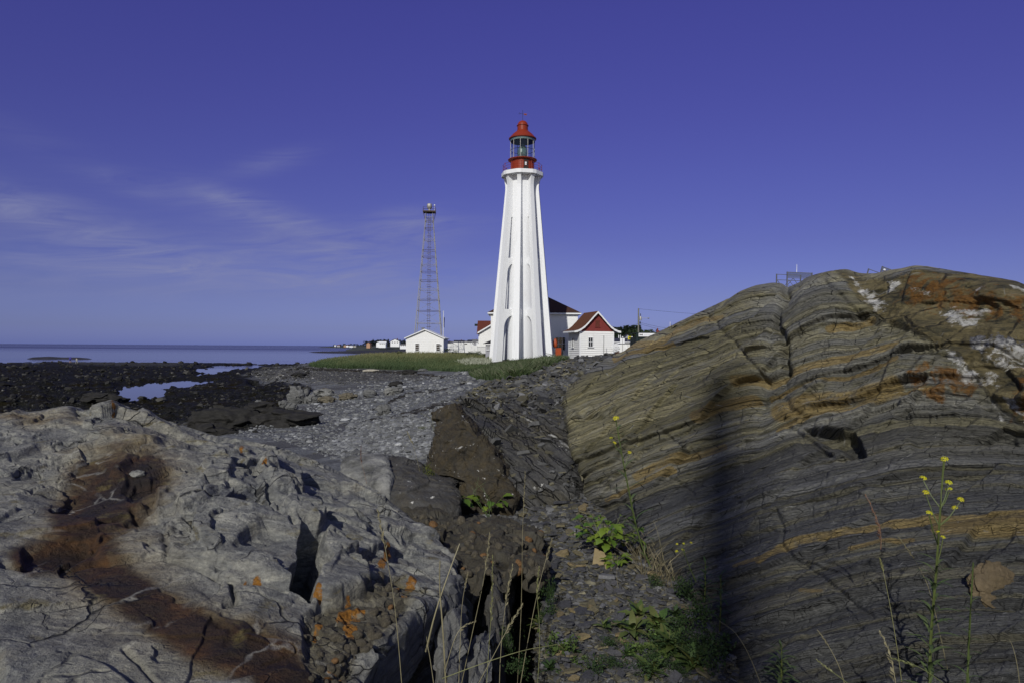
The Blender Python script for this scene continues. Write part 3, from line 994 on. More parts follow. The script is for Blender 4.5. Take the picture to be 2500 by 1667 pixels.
def rock_right_fn(g, bs):
    st = g.attr('strata', 'Vector')
    pos = g.n('ShaderNodeNewGeometry').outputs['Position']
    sp = g.n('ShaderNodeSeparateXYZ')
    g.put(sp.inputs[0], st)
    t_, s_ = sp.outputs[0], sp.outputs[1]
    warp = g.m('MULTIPLY', g.m('SUBTRACT', g.noise(pos, 2.2, 4, .6), 0.5), 0.10)
    s_ = g.m('ADD', s_, warp)
    sv = g.n('ShaderNodeCombineXYZ')
    g.put(sv.inputs[0], t_)
    g.put(sv.inputs[1], s_)
    st = sv.outputs[0]
    grain = g.noise(pos, 55.0, 6, 0.7)
    mott = g.noise(g.vmul(st, (1.2, 4.0, 1)), 2.0, 7, 0.66)
    lam = g.noise(g.vmul(st, (0.6, 16.0, 1.0)), 2.4, 7, 0.66)
    lam2 = g.noise(g.vmul(st, (0.9, 46.0, 1.0)), 2.2, 6, 0.7)
    # beds, each with its own tone and a dark parting between
    bedA = g.n('ShaderNodeTexVoronoi', voronoi_dimensions='1D')
    g.put(bedA.inputs['W'], s_)
    bedA.inputs['Scale'].default_value = 3.6
    sc = g.n('ShaderNodeSeparateColor')
    g.put(sc.inputs[0], bedA.outputs['Color'])
    rA, rB = sc.outputs[0], sc.outputs[1]
    bedB = g.n('ShaderNodeTexVoronoi', voronoi_dimensions='1D')
    g.put(bedB.inputs['W'], s_)
    bedB.inputs['Scale'].default_value = 13.0
    sc2 = g.n('ShaderNodeSeparateColor')
    g.put(sc2.inputs[0], bedB.outputs['Color'])
    rC = sc2.outputs[0]
    partA = g.voro2(s_, 3.6, dims='1D')
    partB = g.voro2(s_, 13.0, dims='1D')
    partC = g.voro2(s_, 34.0, dims='1D')
    along = g.noise(g.vmul(st, (1.1, 5.0, 1)), 1.6, 4, .6)
    along2 = g.noise(g.vmul(st, (2.2, 9.0, 1)), 1.6, 4, .6)
    # short cross joints that stop at the partings
    jv = g.voro2(g.vmul(st, (1.5, 5.5, 1)), 1.0)
    jv2 = g.voro2(g.vmul(st, (4.2, 15.0, 1)), 1.0)
    ln = g.noise(pos, 9.0, 7, 0.68, 0.6)
    tone = g.m('ADD', g.m('ADD', g.m('MULTIPLY', rA, 0.28), 0.07), g.m('ADD', g.m('MULTIPLY', rC, 0.26), g.m('MULTIPLY', lam, 0.45)))
    c = g.ramp(tone, [(0.20, (0.042, 0.042, 0.043)), (0.42, (0.074, 0.074, 0.075)), (0.62, (0.108, 0.108, 0.106)), (0.85, (0.165, 0.164, 0.158))])
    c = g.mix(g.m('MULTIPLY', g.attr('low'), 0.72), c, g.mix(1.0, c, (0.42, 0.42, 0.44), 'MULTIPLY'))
    # iron-stained beds
    cp = g.noise(g.vmul(pos, (1.0, 1.0, 2.6)), 2.6, 8, .68, 0.8)
    cp2 = g.noise(g.vmul(pos, (1.0, 1.0, 3.5)), 7.0, 7, .7, .5)
    crc = g.ramp(g.m('ADD', g.m('MULTIPLY', cp, .6), g.m('MULTIPLY', cp2, .45)), [(0.38, (.012, .012, .010)), (0.46, (.040, .036, .022)), (0.54, (.092, .075, .038)), (0.64, (.135, .112, .060)), (0.78, (.17, .165, .145))])
    tanc = g.ramp(tone, [(0.2, (0.055, 0.050, 0.029)), (0.5, (0.105, 0.094, 0.052)), (0.8, (0.17, 0.15, 0.088))])
    tw = g.m('MULTIPLY', g.attr('tan'), g.step(g.m('ADD', g.m('MULTIPLY', rB, 0.55), g.m('MULTIPLY', mott, 0.8)), 0.36, 0.66))
    c = g.mix(g.m('MULTIPLY', tw, 0.92), c, tanc)
    oc = g.ramp(tone, [(0.2, (0.070, 0.050, 0.020)), (0.5, (0.125, 0.092, 0.040)), (0.8, (0.175, 0.135, 0.066))])
    c = g.mix(g.m('MULTIPLY', g.attr('ochre'), g.step(g.noise(pos, 7.0, 5, .65), 0.24, 0.46)), c, oc)
    crm = g.step(g.m('ADD', g.attr('crest'), g.m('MULTIPLY', g.m('SUBTRACT', cp, .5), .8)), 0.38, 0.62)
    c = g.mix(crm, c, crc)
    # partings and joints are drawn black
    cr = g.m('MULTIPLY', g.step(partA, 0.020, 0.004), g.step(along, 0.36, 0.46))
    cr = g.m('MAXIMUM', cr, g.m('MULTIPLY', g.step(partB, 0.055, 0.012), g.step(along2, 0.46, 0.54)))
    cr = g.m('MAXIMUM', cr, g.m('MULTIPLY', g.step(partC, 0.10, 0.02), g.m('MULTIPLY', g.step(along2, 0.50, 0.42), 0.7)))
    cr = g.m('MAXIMUM', cr, g.m('MULTIPLY', g.step(jv, 0.020, 0.004), g.step(along2, 0.44, 0.52)))
    cr = g.m('MAXIMUM', cr, g.m('MULTIPLY', g.step(jv2, 0.030, 0.006), g.m('MULTIPLY', g.step(along, 0.50, 0.58), 0.8)))
    cr = g.m('MULTIPLY', cr, g.m('SUBTRACT', 1.0, g.m('MULTIPLY', crm, .85)))
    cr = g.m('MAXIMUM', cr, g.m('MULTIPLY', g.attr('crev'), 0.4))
    vw = g.n('ShaderNodeVectorMath', operation='ADD')
    g.put(vw.inputs[0], g.vmul(pos, (1.6, 1.6, 3.2)))
    g.put(vw.inputs[1], g.vmul(g.n('ShaderNodeTexNoise').outputs['Color'], (.0, .0, .0)))
    cr = g.m('MAXIMUM', cr, g.m('MULTIPLY', crm, g.m('MULTIPLY', g.step(g.voro2(vw.outputs[0], 1.3, dims='3D'), .03, .006), g.step(cp2, .44, .54))))
    c = g.mix(1.0, c, (1.60, 1.62, 1.58), 'MULTIPLY')
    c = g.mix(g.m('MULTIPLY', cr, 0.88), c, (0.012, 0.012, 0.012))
    wv = g.m('MULTIPLY', g.step(g.voro2(g.vmul(st, (0.55, 0.8, 1)), 1.0), 0.010, 0.003), g.step(mott, .52, .6))
    c = g.mix(g.m('MULTIPLY', wv, 0.5), c, (0.30, 0.30, 0.29))
    c = g.mix(1.0, c, g.ramp(grain, [(0.25, (0.68, 0.68, 0.69)), (0.75, (1.34, 1.33, 1.31))]), 'MULTIPLY')
    c = g.mix(g.step(g.m('ADD', g.m('MULTIPLY', g.attr('lichen_grey'), 0.45), ln), 0.90, 0.97), c, g.ramp(grain, [(0.35, (0.05, 0.05, 0.055)), (0.6, (0.20, 0.20, 0.215)), (0.7, (0.5, 0.5, 0.5))]))
    c = g.mix(g.m('MULTIPLY', g.step(g.m('ADD', g.m('MULTIPLY', g.attr('lichen_orange'), 0.42), ln), 0.84, 0.96), 0.9), c, g.ramp(grain, [(0.3, (0.085, 0.040, 0.010)), (0.7, (0.235, 0.108, 0.020))]))
    wn_ = g.noise(g.vmul(pos, (1, 1, 1.4)), 11.0, 10, 0.74, 0.5)
    c = g.mix(g.step(g.m('ADD', g.m('MULTIPLY', g.attr('lichen_white'), 0.40), g.m('ADD', g.m('MULTIPLY', wn_, .75), g.m('MULTIPLY', ln, .25))), 0.84, 0.93), c, g.ramp(g.m('ADD', g.m('MULTIPLY', grain, .6), g.m('MULTIPLY', wn_, .5)), [(0.36, (0.14, 0.14, 0.135)), (0.46, (0.42, 0.415, 0.39)), (0.62, (0.60, 0.59, 0.56))]))
    g.put(bs.inputs['Base Color'], c)
    bs.inputs['Roughness'].default_value = 0.78
    bs.inputs['Specular IOR Level'].default_value = 0.25
    h = g.m('ADD', g.m('MULTIPLY', lam2, 0.5), g.m('ADD', g.m('MULTIPLY', lam, .8), g.m('MULTIPLY', grain, 0.35)))
    h = g.m('ADD', h, g.m('MULTIPLY', rC, 0.35))
    h = g.m('ADD', h, g.m('MULTIPLY', rA, 0.5))
    h = g.m('ADD', h, g.m('MULTIPLY', g.m('MULTIPLY', cp2, crm), 3.2))
    h = g.m('SUBTRACT', h, g.m('MULTIPLY', cr, 1.1))
    g.put(bs.inputs['Normal'], g.bump(h, 0.9, 0.028))
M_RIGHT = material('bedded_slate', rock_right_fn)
strat = np.stack([T / 100, S / 100, 0 * S], -1).reshape(-1, 3)
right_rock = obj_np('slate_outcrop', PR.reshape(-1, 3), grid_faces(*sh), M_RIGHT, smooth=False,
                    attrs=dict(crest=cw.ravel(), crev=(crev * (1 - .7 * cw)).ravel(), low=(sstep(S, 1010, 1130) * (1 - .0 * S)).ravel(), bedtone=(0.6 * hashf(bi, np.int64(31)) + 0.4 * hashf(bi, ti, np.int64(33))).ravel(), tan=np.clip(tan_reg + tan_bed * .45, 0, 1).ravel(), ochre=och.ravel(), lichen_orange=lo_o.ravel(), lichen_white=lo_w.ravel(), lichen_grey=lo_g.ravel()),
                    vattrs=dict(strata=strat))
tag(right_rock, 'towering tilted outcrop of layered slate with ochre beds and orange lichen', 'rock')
RR = PR

# ---- left outcrop: pale massive sandstone with a rust stain -------------------------------------
KL = [
    [(-1500, 1900, 1.3), (-1200, 1500, 1.9), (-900, 1200, 3.1), (-750, 1015, 5.1)],
    [(-700, 1900, 1.4), (-600, 1500, 2.0), (-450, 1210, 3.2), (-350, 1008, 5.2)],
    [(-60, 1850, 1.6), (0, 1480, 2.3), (0, 1200, 3.4), (0, 1006, 5.2)],
    [(180, 1850, 1.65), (200, 1480, 2.4), (190, 1200, 3.5), (160, 990, 5.3)],
    [(400, 1850, 1.7), (410, 1500, 2.4), (400, 1220, 3.5), (285, 978, 5.4)],
    [(580, 1820, 1.8), (600, 1480, 2.5), (560, 1220, 3.6), (430, 1038, 5.6)],
    [(700, 1790, 1.9), (760, 1490, 2.6), (740, 1250, 3.8), (610, 1076, 5.9)],
    [(770, 1735, 2.05), (890, 1490, 2.65), (920, 1290, 4.0), (790, 1132, 5.9)],
    [(815, 1710, 2.15), (950, 1500, 2.7), (1030, 1340, 4.0), (900, 1190, 5.6)],
    [(850, 1700, 2.2), (1000, 1510, 2.75), (1115, 1400, 3.7), (985, 1250, 5.2)],
]
wall = []
for f, (px_, py_, d_) in zip((0.2, .2, .25, .35), KL[-1]):
    p = at(px_, py_, d_)
    wall.append((p, f))
CL = np.array(KL, float)
PL = at(CL[..., 0], CL[..., 1], CL[..., 2])
w1 = PL[-1] + np.array([0.02, 0.05, -0.16])
w2 = PL[-1] + np.array([-0.10, 0.08, 0]); w2[:, 2] = np.minimum(w2[:, 2] - 0.5, 3.9)
w3 = PL[-1] + np.array([-0.18, 0.08, 0]); w3[:, 2] = 2.9
PL = np.concatenate([PL, [w1, w2, w3]], 0)
bk = [PL[:, -1:] + np.array(b) for b in [(-0.1, 0.8, -0.35), (-0.2, 2.2, -1.5), (-0.2, 3.6, -3.2)]]
nr_ = PL[:, :1] + np.array([0.0, -0.5, -0.5])
PL = np.concatenate([nr_, PL] + bk, 1)
NUL = 620
uc = np.interp(np.linspace(0, 1, NUL), [0, .06, .80, .92, 1], [0, 1.55, 7.6, 9.0, 12.0])
PL = catmull(PL, uc)
rows = np.concatenate([np.linspace(k, k + 1, n, endpoint=False) for k, n in enumerate([12, 165, 165, 150, 26, 20, 12])] + [[7]])
PL = catmull(PL.transpose(1, 0, 2), rows)
fx, fy = proj(PL)
d = PL[..., 1]
sh = fx.shape
q3 = PL.reshape(-1, 3)
front = (sstep(rows, 4.4, 4.0)[:, None] * np.ones_like(fx))
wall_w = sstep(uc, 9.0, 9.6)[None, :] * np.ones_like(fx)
wob = fbm(q3 * 0.9 + 3, 5).reshape(sh)
wob2 = fbm(q3 * 4.0 + 5, 4).reshape(sh)
jx, jy = fx + wob2 * 10, fy + wob * 12 + wob2 * 4
dip = np.stack([q3[:, 0] * .9 + q3[:, 1] * .4, q3[:, 1] * .9 - q3[:, 0] * .4, q3[:, 2] + 0.25 * q3[:, 0]], -1)
disp = facets(dip * np.array([1.3, 1.0, 2.2]) + wob.reshape(-1, 1) * .25, 31, 1.15, 0.34, 260).reshape(sh) * 42
disp += facets(dip * np.array([3.6, 2.8, 6]) + wob2.reshape(-1, 1) * .2, 32, 1.0, 0.35, 160).reshape(sh) * 12
disp += facets(dip * np.array([9, 7, 14]) + wob2.reshape(-1, 1) * .2, 35, 0.9, 0.35, 80).reshape(sh) * 2.5
disp += wob * 7 + wob2 * 2.0 + fbm(q3 * 13, 4).reshape(sh) * 1.2
def ledges(axis, freq, amp, seed):
    """broken steps: gentle treads ending in abrupt little scarps"""
    u = (dip @ np.array(axis)) * freq + fbm(q3 * 0.8 + seed, 4) * 0.9 + facets(dip * 1.7, seed, .6, .5, 90) * 0.8
    f = u - np.floor(u)
    s_ = np.where(f < 0.90, f / 0.90, (1 - f) / 0.10)
    mk = sstep(fbm(q3 * 0.7 + seed * 2.3, 2), -0.15, 0.35)
    return ((s_ - .5) * mk).reshape(sh) * amp
disp += ledges((.35, 1.0, .3), 1.2, 24, 51) + ledges((.9, -.45, .2), 1.4, 18, 52) + ledges((-.2, .9, 1.4), 4.4, 5, 53)
crk = fbm(dip * np.array([1.0, 1.7, 1]) * 1.7, 3)
disp -= 9 * np.exp(-(np.abs(crk).reshape(sh) / 0.018) ** 2) * (fbm(q3 * .8 + 40, 2).reshape(sh) > 0.0)
strl = perlin(np.stack([q3[:, 0] * 3, q3[:, 1] * 3 + q3[:, 0] * 2, q3[:, 2] * 26], -1)).reshape(sh)
disp += strl * 3.0
def block(poly, h, w=5):
    """raised block with a sharp rim"""
    global disp
    disp = disp + h * sstep(poly_sd(jx, jy, poly), w, -w)
def crack(pts, w, dep):
    global disp
    disp = disp - dep * np.exp(-(line_d(jx, jy, pts) / w) ** 2)
block([(405, 1322), (500, 1308), (600, 1300), (705, 1300), (745, 1335), (724, 1384), (700, 1430), (695, 1465), (600, 1430), (545, 1398), (470, 1385), (410, 1380)], 26, 6)
block([(430, 1235), (540, 1220), (600, 1240), (690, 1300), (560, 1305), (440, 1315)], 16, 10)
block([(610, 1165), (645, 1130), (700, 1180), (760, 1240), (785, 1290), (770, 1320), (735, 1310), (690, 1300), (640, 1240)], 34, 7)
block([(770, 1340), (800, 1320), (870, 1350), (905, 1420), (890, 1450), (800, 1480), (755, 1470), (790, 1400)], 30, 6)
block([(60, 1345), (230, 1320), (235, 1360), (110, 1395), (50, 1400)], -22, 10)
block([(230, 1360), (330, 1310), (400, 1330), (400, 1390), (280, 1395)], 16, 14)
block([(0, 1590), (120, 1600), (240, 1640), (330, 1700), (0, 1720)], 22, 8)
block([(60, 1190), (180, 1165), (400, 1160), (420, 1180), (330, 1255), (180, 1265)], -10, 25)
disp -= 150 * sstep(poly_sd(jx, jy, [(723, 1318), (786, 1325), (772, 1353), (800, 1384), (775, 1424), (751, 1467), (747, 1487), (700, 1463), (698, 1424), (722, 1384)]), 7, -9)
disp -= 40 * sstep(poly_sd(jx, jy, [(546, 1104), (575, 1112), (605, 1158), (596, 1165), (552, 1142)]), 6, -10)
block([(500, 1150), (545, 1104), (560, 1150), (540, 1220), (470, 1215)], 20, 10)
for pts, w, dep in [([(605, 1158), (640, 1210), (670, 1260), (700, 1306)], 8, 26), ([(430, 1228), (330, 1262), (325, 1255)], 7, 16), ([(0, 1200), (60, 1190), (140, 1180)], 6, 10),
                    ([(50, 1400), (150, 1398), (230, 1388), (300, 1392), (420, 1385), (480, 1400), (560, 1440), (690, 1468)], 6, 15), ([(300, 1600), (350, 1650), (380, 1680)], 6, 14),
                    ([(250, 1185), (370, 1170), (440, 1165)], 6, 9), ([(700, 1110), (800, 1180), (900, 1260), (1000, 1330), (1090, 1410)], 8, 9), ([(820, 1230), (900, 1275), (960, 1330)], 7, 11),
                    ([(560, 1440), (575, 1490), (548, 1500)], 6, 22), ([(0, 1395), (50, 1400)], 7, 16), ([(540, 1530), (600, 1545), (660, 1600)], 6, 8)]:
    crack(pts, w, dep)
# cobbly cemented gravel along the broken right-hand rim
congl_poly = [(735, 1545), (775, 1490), (880, 1450), (905, 1415), (930, 1390), (990, 1385), (1010, 1440), (985, 1500), (940, 1560), (870, 1610), (850, 1690), (760, 1700)]
congl = sstep(poly_sd(jx, jy, congl_poly), 14, -14)
disp = disp * (1 - .3 * congl) - congl * 10 + congl * (facets(q3 * 12, 41, 0.6, 0.7).reshape(sh) * 13 + facets(q3 * 28, 42, 0.5, 0.7).reshape(sh) * 5)
disp = disp * (0.3 + 0.7 * front) * (1 - 0.75 * wall_w)
wall_lines = perlin(np.stack([q3[:, 0] * 4, q3[:, 1] * 14, q3[:, 2] * 4], -1)).reshape(sh)
disp += wall_w * wall_lines * 8
nrm = grid_normals(PL)
if (nrm[250, 250] * (np.array([0, 0, EYE]) - PL[250, 250])).sum() < 0:
    nrm = -nrm
ek = 0.40 + 0.60 * sstep(np.abs(rows - 4.0), 0.0, 0.75)[:, None]
disp = soften(disp * ek, 1)
disp = disp * np.where(d < 2.2, 0.8, 1)
PLd = PL + nrm * (disp * np.clip(d, 1.3, 8) / FPX)[..., None]
RIDGE_L = [(-800, 1010), (-100, 1008), (0, 1008), (24, 1005), (45, 996), (65, 1005), (98, 1002), (131, 995), (167, 989), (193, 1001), (229, 998), (268, 974), (290, 983), (312, 993), (333, 1005), (348, 993), (396, 1022), (446, 1038), (530, 1064), (600, 1073), (700, 1095), (800, 1135), (900, 1190), (985, 1250), (1200, 1400)]
PLd = fit_skyline(PLd, rows, 3.55, 4.0, RIDGE_L, 9)

rust = np.maximum(np.exp(-(line_d(fx + wob * 22 + wob2 * 9, fy + wob * 14, [(330, 1165), (270, 1200), (215, 1245), (200, 1300), (215, 1365), (230, 1400)], [60, 95, 80, 62, 66, 55]) / 1.2) ** 2.5),
                  np.exp(-(line_d(fx + wob * 16 + wob2 * 8, fy + wob * 12, [(70, 1385), (150, 1365), (230, 1360)], [36, 52, 46]) / 1.15) ** 2.5))
rust = np.maximum(rust, np.exp(-(line_d(fx + wob * 18 + wob2 * 8, fy + wob * 14, [(230, 1400), (290, 1450), (360, 1500), (430, 1545), (520, 1590), (620, 1620), (690, 1660), (720, 1720)], [52, 52, 46, 54, 58, 62, 74, 84]) / 1.1) ** 2.5))
halo = np.exp(-(line_d(fx + wob * 30, fy + wob * 20, [(330, 1165), (250, 1215), (200, 1300), (215, 1380), (290, 1450), (430, 1540), (620, 1620), (720, 1700)], [110, 130, 120, 150, 130, 90, 90, 100]) / 1.0) ** 2)
halo = np.maximum(halo, np.exp(-(line_d(fx + wob * 30, fy + wob * 20, [(-20, 1000), (60, 1015), (180, 1003)], [20, 24, 14])) ** 2))
darkst = np.exp(-(line_d(fx + wob * 15, fy + wob * 10, [(350, 1158), (290, 1190), (230, 1230)], [45, 50, 40]) / 1.0) ** 4)
lich = np.zeros(sh)
for x_, y_, r_ in [(840, 1510, 26), (875, 1500, 20), (860, 1540, 22), (625, 1452, 14), (597, 1448, 8), (765, 1475, 14), (950, 1350, 16), (935, 1372, 14), (845, 1475, 12), (980, 1430, 15), (985, 1460, 12), (940, 1330, 10), (1010, 1420, 14), (745, 1158, 6), (592, 1095, 6), (630, 1172, 7), (925, 1175, 8), (275, 994, 6), (815, 1640, 18), (800, 1665, 16), (780, 1545, 14), (770, 1560, 10)]:
    lich = np.maximum(lich, 1 - sstep(np.hypot(fx - x_ + wob2 * 9, fy - y_ + wob2 * 7) / r_, 0.6, 1.3))

def rock_left_fn(g, bs):
    pos = g.n('ShaderNodeNewGeometry').outputs['Position']
    st = g.vmul(pos, (1.0, 1.0, 3.0))
    big = g.noise(st, 1.8, 6, 0.6, 0.3)
    mid = g.noise(g.vmul(pos, (3.0, 2.0, 12.0)), 2.2, 7, 0.66, 0.4)
    grain = g.noise(pos, 60.0, 6, 0.72)
    streak = g.noise(g.vmul(g.vadd(pos, g.vmul(g.n('ShaderNodeTexNoise').outputs['Color'], (0.2, 0.2, 0.2))), (10, 4, 30)), 1.4, 5, 0.6)
    c = g.ramp(mid, [(0.22, (0.075, 0.077, 0.083)), (0.42, (0.135, 0.136, 0.138)), (0.58, (0.185, 0.182, 0.174)), (0.78, (0.28, 0.272, 0.248))])
    c = g.mix(g.m('MULTIPLY', g.step(big, 0.50, 0.70), 0.65), c, (0.215, 0.203, 0.165))
    c = g.mix(g.m('MULTIPLY', g.step(big, 0.46, 0.30), 0.55), c, (0.088, 0.091, 0.10))
    c = g.mix(g.m('MULTIPLY', g.step(streak, 0.60, 0.72), 0.5), c, (0.31, 0.30, 0.27))
    c = g.mix(1.0, c, g.ramp(grain, [(0.25, (0.66, 0.66, 0.67)), (0.75, (1.36, 1.35, 1.32))]), 'MULTIPLY')
    c = g.mix(1.0, c, g.ramp(g.noise(g.vmul(pos, (1.5, 1.0, 5.0)), 9.0, 7, 0.72, 0.6), [(0.3, (0.62, 0.62, 0.64)), (0.5, (1.0, 1.0, 1.0)), (0.7, (1.45, 1.44, 1.38))]), 'MULTIPLY')
    fleck = g.step(g.noise(pos, 30.0, 4, 0.6), 0.62, 0.68)
    c = g.mix(g.m('MULTIPLY', fleck, 0.6), c, (0.055, 0.055, 0.06))
    pale = g.m('MULTIPLY', g.attr('halo'), g.step(g.noise(pos, 4.0, 5, .6), 0.25, 0.7))
    c = g.mix(g.m('MULTIPLY', pale, 0.85), c, g.ramp(mid, [(0.3, (0.075, 0.052, 0.022)), (0.7, (0.20, 0.145, 0.070))]))
    rn0 = g.noise(g.vmul(pos, (1, 1, 2)), 3.2, 7, 0.65)
    ring = g.step(g.m('ADD', g.attr('rust'), g.m('MULTIPLY', g.m('SUBTRACT', rn0, 0.5), 1.5)), 0.10, 0.60)
    c = g.mix(g.m('MULTIPLY', ring, 0.85), c, g.ramp(mid, [(0.3, (0.050, 0.035, 0.018)), (0.7, (0.135, 0.096, 0.048))]))
    rn = g.noise(g.vmul(pos, (1, 1, 2.5)), 5.0, 8, 0.68)
    rs = g.step(g.m('ADD', g.attr('rust'), g.m('MULTIPLY', g.m('SUBTRACT', rn, 0.5), 1.6)), 0.22, 0.72)
    c = g.mix(g.m('MULTIPLY', rs, 0.93), c, g.ramp(g.noise(st, 6.0, 6, 0.62), [(0.3, (0.009, 0.006, 0.005)), (0.50, (0.026, 0.013, 0.007)), (0.75, (0.085, 0.038, 0.012))]))
    c = g.mix(g.m('MULTIPLY', g.attr('soot'), 0.75), c, (0.014, 0.012, 0.013))
    cg = g.ramp(g.voro(pos, 26.0, 'F1', 'Color'), [(0.0, (0.03, 0.027, 0.022)), (0.5, (0.085, 0.075, 0.055)), (1.0, (0.17, 0.155, 0.12))])
    c = g.mix(g.attr('cobble'), c, cg)
    c = g.mix(g.step(g.m('ADD', g.m('MULTIPLY', g.attr('lichen_orange'), 0.5), g.noise(pos, 22.0, 6, .7)), 0.86, 0.97), c, g.ramp(grain, [(0.3, (0.12, 0.050, 0.010)), (0.7, (0.27, 0.120, 0.018))]))
    c = g.mix(g.m('MULTIPLY', g.step(g.noise(g.vmul(pos, (2, 2, 6)), 2.4, 6, 0.65), 0.60, 0.68), 0.7), c, g.ramp(grain, [(0.3, (0.06, 0.05, 0.018)), (0.7, (0.15, 0.12, 0.05))]))
    c = g.mix(g.m('MULTIPLY', g.attr('wall_shade'), 0.75), c, g.ramp(mid, [(0.35, (0.022, 0.022, 0.023)), (0.65, (0.10, 0.10, 0.105))]))  # shade of the undercut right wall, painted into its colour
    c = g.mix(1.0, c, (1.27, 1.28, 1.22), 'MULTIPLY')
    g.put(bs.inputs['Base Color'], c)
    wpos = g.vadd(pos, g.vmul(g.n('ShaderNodeTexNoise').outputs['Color'], (0.0, 0.0, 0.0)))
    nz_ = g.n('ShaderNodeTexNoise')
    g.put(nz_.inputs['Vector'], pos)
    nz_.inputs['Scale'].default_value = 2.5
    nz_.inputs['Detail'].default_value = 5
    wpos = g.vadd(g.vmul(pos, (1.0, 1.3, 2.2)), g.vmul(nz_.outputs['Color'], (0.45, 0.45, 0.45)))
    ck = g.m('MULTIPLY', g.step(g.voro2(wpos, 1.5, dims='3D'), 0.016, 0.003), g.step(g.noise(pos, 1.3, 3), 0.46, 0.56))
    ck = g.m('MAXIMUM', ck, g.m('MULTIPLY', g.step(g.voro2(wpos, 4.6, dims='3D'), 0.020, 0.004), g.step(g.noise(pos, 2.6, 3), 0.54, 0.62)))
    c = g.mix(g.m('MULTIPLY', ck, 0.8), c, (0.02, 0.02, 0.02))
    vein = g.m('MULTIPLY', g.step(g.voro2(g.vmul(wpos, (1, .6, 1.6)), 2.1, dims='3D'), 0.03, 0.0), g.step(g.noise(pos, 3.1, 3), 0.5, 0.6))
    c = g.mix(g.m('MULTIPLY', vein, 0.45), c, (0.42, 0.41, 0.37))
    nt_c = c
    g.put(bs.inputs['Base Color'], c)
    g.put(bs.inputs['Roughness'], g.m('SUBTRACT', 0.86, g.m('MULTIPLY', rs, 0.2)))
    bs.inputs['Specular IOR Level'].default_value = 0.28
    h = g.m('ADD', mid, g.m('ADD', g.m('MULTIPLY', grain, 0.5), g.m('MULTIPLY', g.noise(pos, 22.0, 6, 0.7), 0.8)))
    h = g.m('SUBTRACT', h, g.m('MULTIPLY', ck, 1.0))
    h = g.m('ADD', h, g.m('MULTIPLY', g.voro(wpos, 7.0), 0.8))
    g.put(bs.inputs['Normal'], g.bump(h, 0.95, 0.030))
M_LEFT = material('pale_sandstone', rock_left_fn)
left_rock = obj_np('sandstone_outcrop', PLd.reshape(-1, 3), grid_faces(*sh), M_LEFT, smooth=False,
                   attrs=dict(rust=rust.ravel(), halo=halo.ravel(), soot=darkst.ravel(), cobble=(congl * (1 - wall_w)).ravel(), lichen_orange=lich.ravel(), wall_shade=wall_w.ravel()))
tag(left_rock, 'big pale grey sandstone outcrop streaked with a dark rust stain', 'rock')
RL = PLd

# ================================================================== MATERIALS FOR BUILT THINGS
def paint_fn(col, dirt=(0.35, 0.33, 0.3), amt=0.25, rough=0.55):
    def fn(g, bs):
        co = g.n('ShaderNodeTexCoord').outputs['Object']
        n1 = g.noise(g.vmul(co, (1.2, 1.2, 0.22)), 1.6, 6, 0.65)
        n2 = g.noise(co, 7.0, 5, 0.6)
        c = g.ramp(n2, [(0.3, tuple(k * 0.93 for k in col)), (0.7, col)])
        c = g.mix(g.m('MULTIPLY', g.step(n1, 0.55, 0.78), amt), c, dirt)
        g.put(bs.inputs['Base Color'], c)
        bs.inputs['Roughness'].default_value = rough
        bs.inputs['Specular IOR Level'].default_value = 0.3
        g.put(bs.inputs['Normal'], g.bump(n2, 0.12, 0.02))
    return fn
M_WHITE = material('white_paint', paint_fn((0.775, 0.785, 0.80), dirt=(0.42, 0.41, 0.39), amt=0.35))
M_WHITE2 = material('white_clapboard', paint_fn((0.78, 0.78, 0.77), amt=0.3))
M_STAIN = material('stained_white_concrete', paint_fn((0.72, 0.72, 0.70), dirt=(0.24, 0.24, 0.26), amt=0.85))
M_RED = material('red_lantern_paint', paint_fn((0.235, 0.032, 0.012), dirt=(0.16, 0.03, 0.012), amt=0.4, rough=0.35))
M_REDROOF = material('red_shingle', color=(0.105, 0.026, 0.016), vary=0.22, scale=5, bump=0.4, bscale=9)
M_GABLE = material('red_gable_boards', color=(0.175, 0.032, 0.028), vary=0.12, scale=4)
M_BROWNROOF = material('brown_shingle', color=(0.115, 0.045, 0.020), vary=0.25, scale=6, bump=0.4, bscale=10)
M_DARKBROWN = material('dark_brown_shingle', color=(0.050, 0.024, 0.016), vary=0.25, scale=6)
M_DARKROOF = material('dark_shingle', color=(0.020, 0.018, 0.022), vary=0.25, scale=6, bump=0.3, bscale=10)
M_BLUEROOF = material('slate_blue_roof', color=(0.035, 0.037, 0.055), vary=0.2)
M_GREYROOF = material('grey_roof', color=(0.14, 0.14, 0.15), vary=0.2)
M_DARK = material('dark_metal', color=(0.022, 0.022, 0.022), vary=0.2, rough=0.6)
M_ORANGE = material('orange_red_paint', color=(0.34, 0.060, 0.016), vary=0.1, rough=0.45)
M_GLASSDARK = material('window_glass', color=(0.014, 0.016, 0.020), rough=0.06, spec=0.6, vary=0.1)
M_GREEN = material('dark_green_boards', color=(0.010, 0.020, 0.020), vary=0.2)
M_POLE = material('weathered_wood', color=(0.16, 0.155, 0.135), vary=0.25, scale=9)
M_GALV = material('galvanised_steel', color=(0.36, 0.35, 0.33), vary=0.2, rough=0.5, metallic=0.3)
M_RUSTSTEEL = material('rusty_steel', color=(0.085, 0.060, 0.045), vary=0.4, scale=2.5)
M_YELLOW = material('yellow_sign_paint', color=(0.56, 0.50, 0.02), vary=0.05)
M_SKIN = material('skin', color=(0.42, 0.27, 0.20), vary=0.05)
M_BLUEJ = material('blue_jacket', color=(0.050, 0.038, 0.27), vary=0.1)
M_NAVY = material('navy_shorts', color=(0.010, 0.008, 0.05), vary=0.1)
M_CREAM = material('cream_cloth', color=(0.33, 0.32, 0.28), vary=0.1)
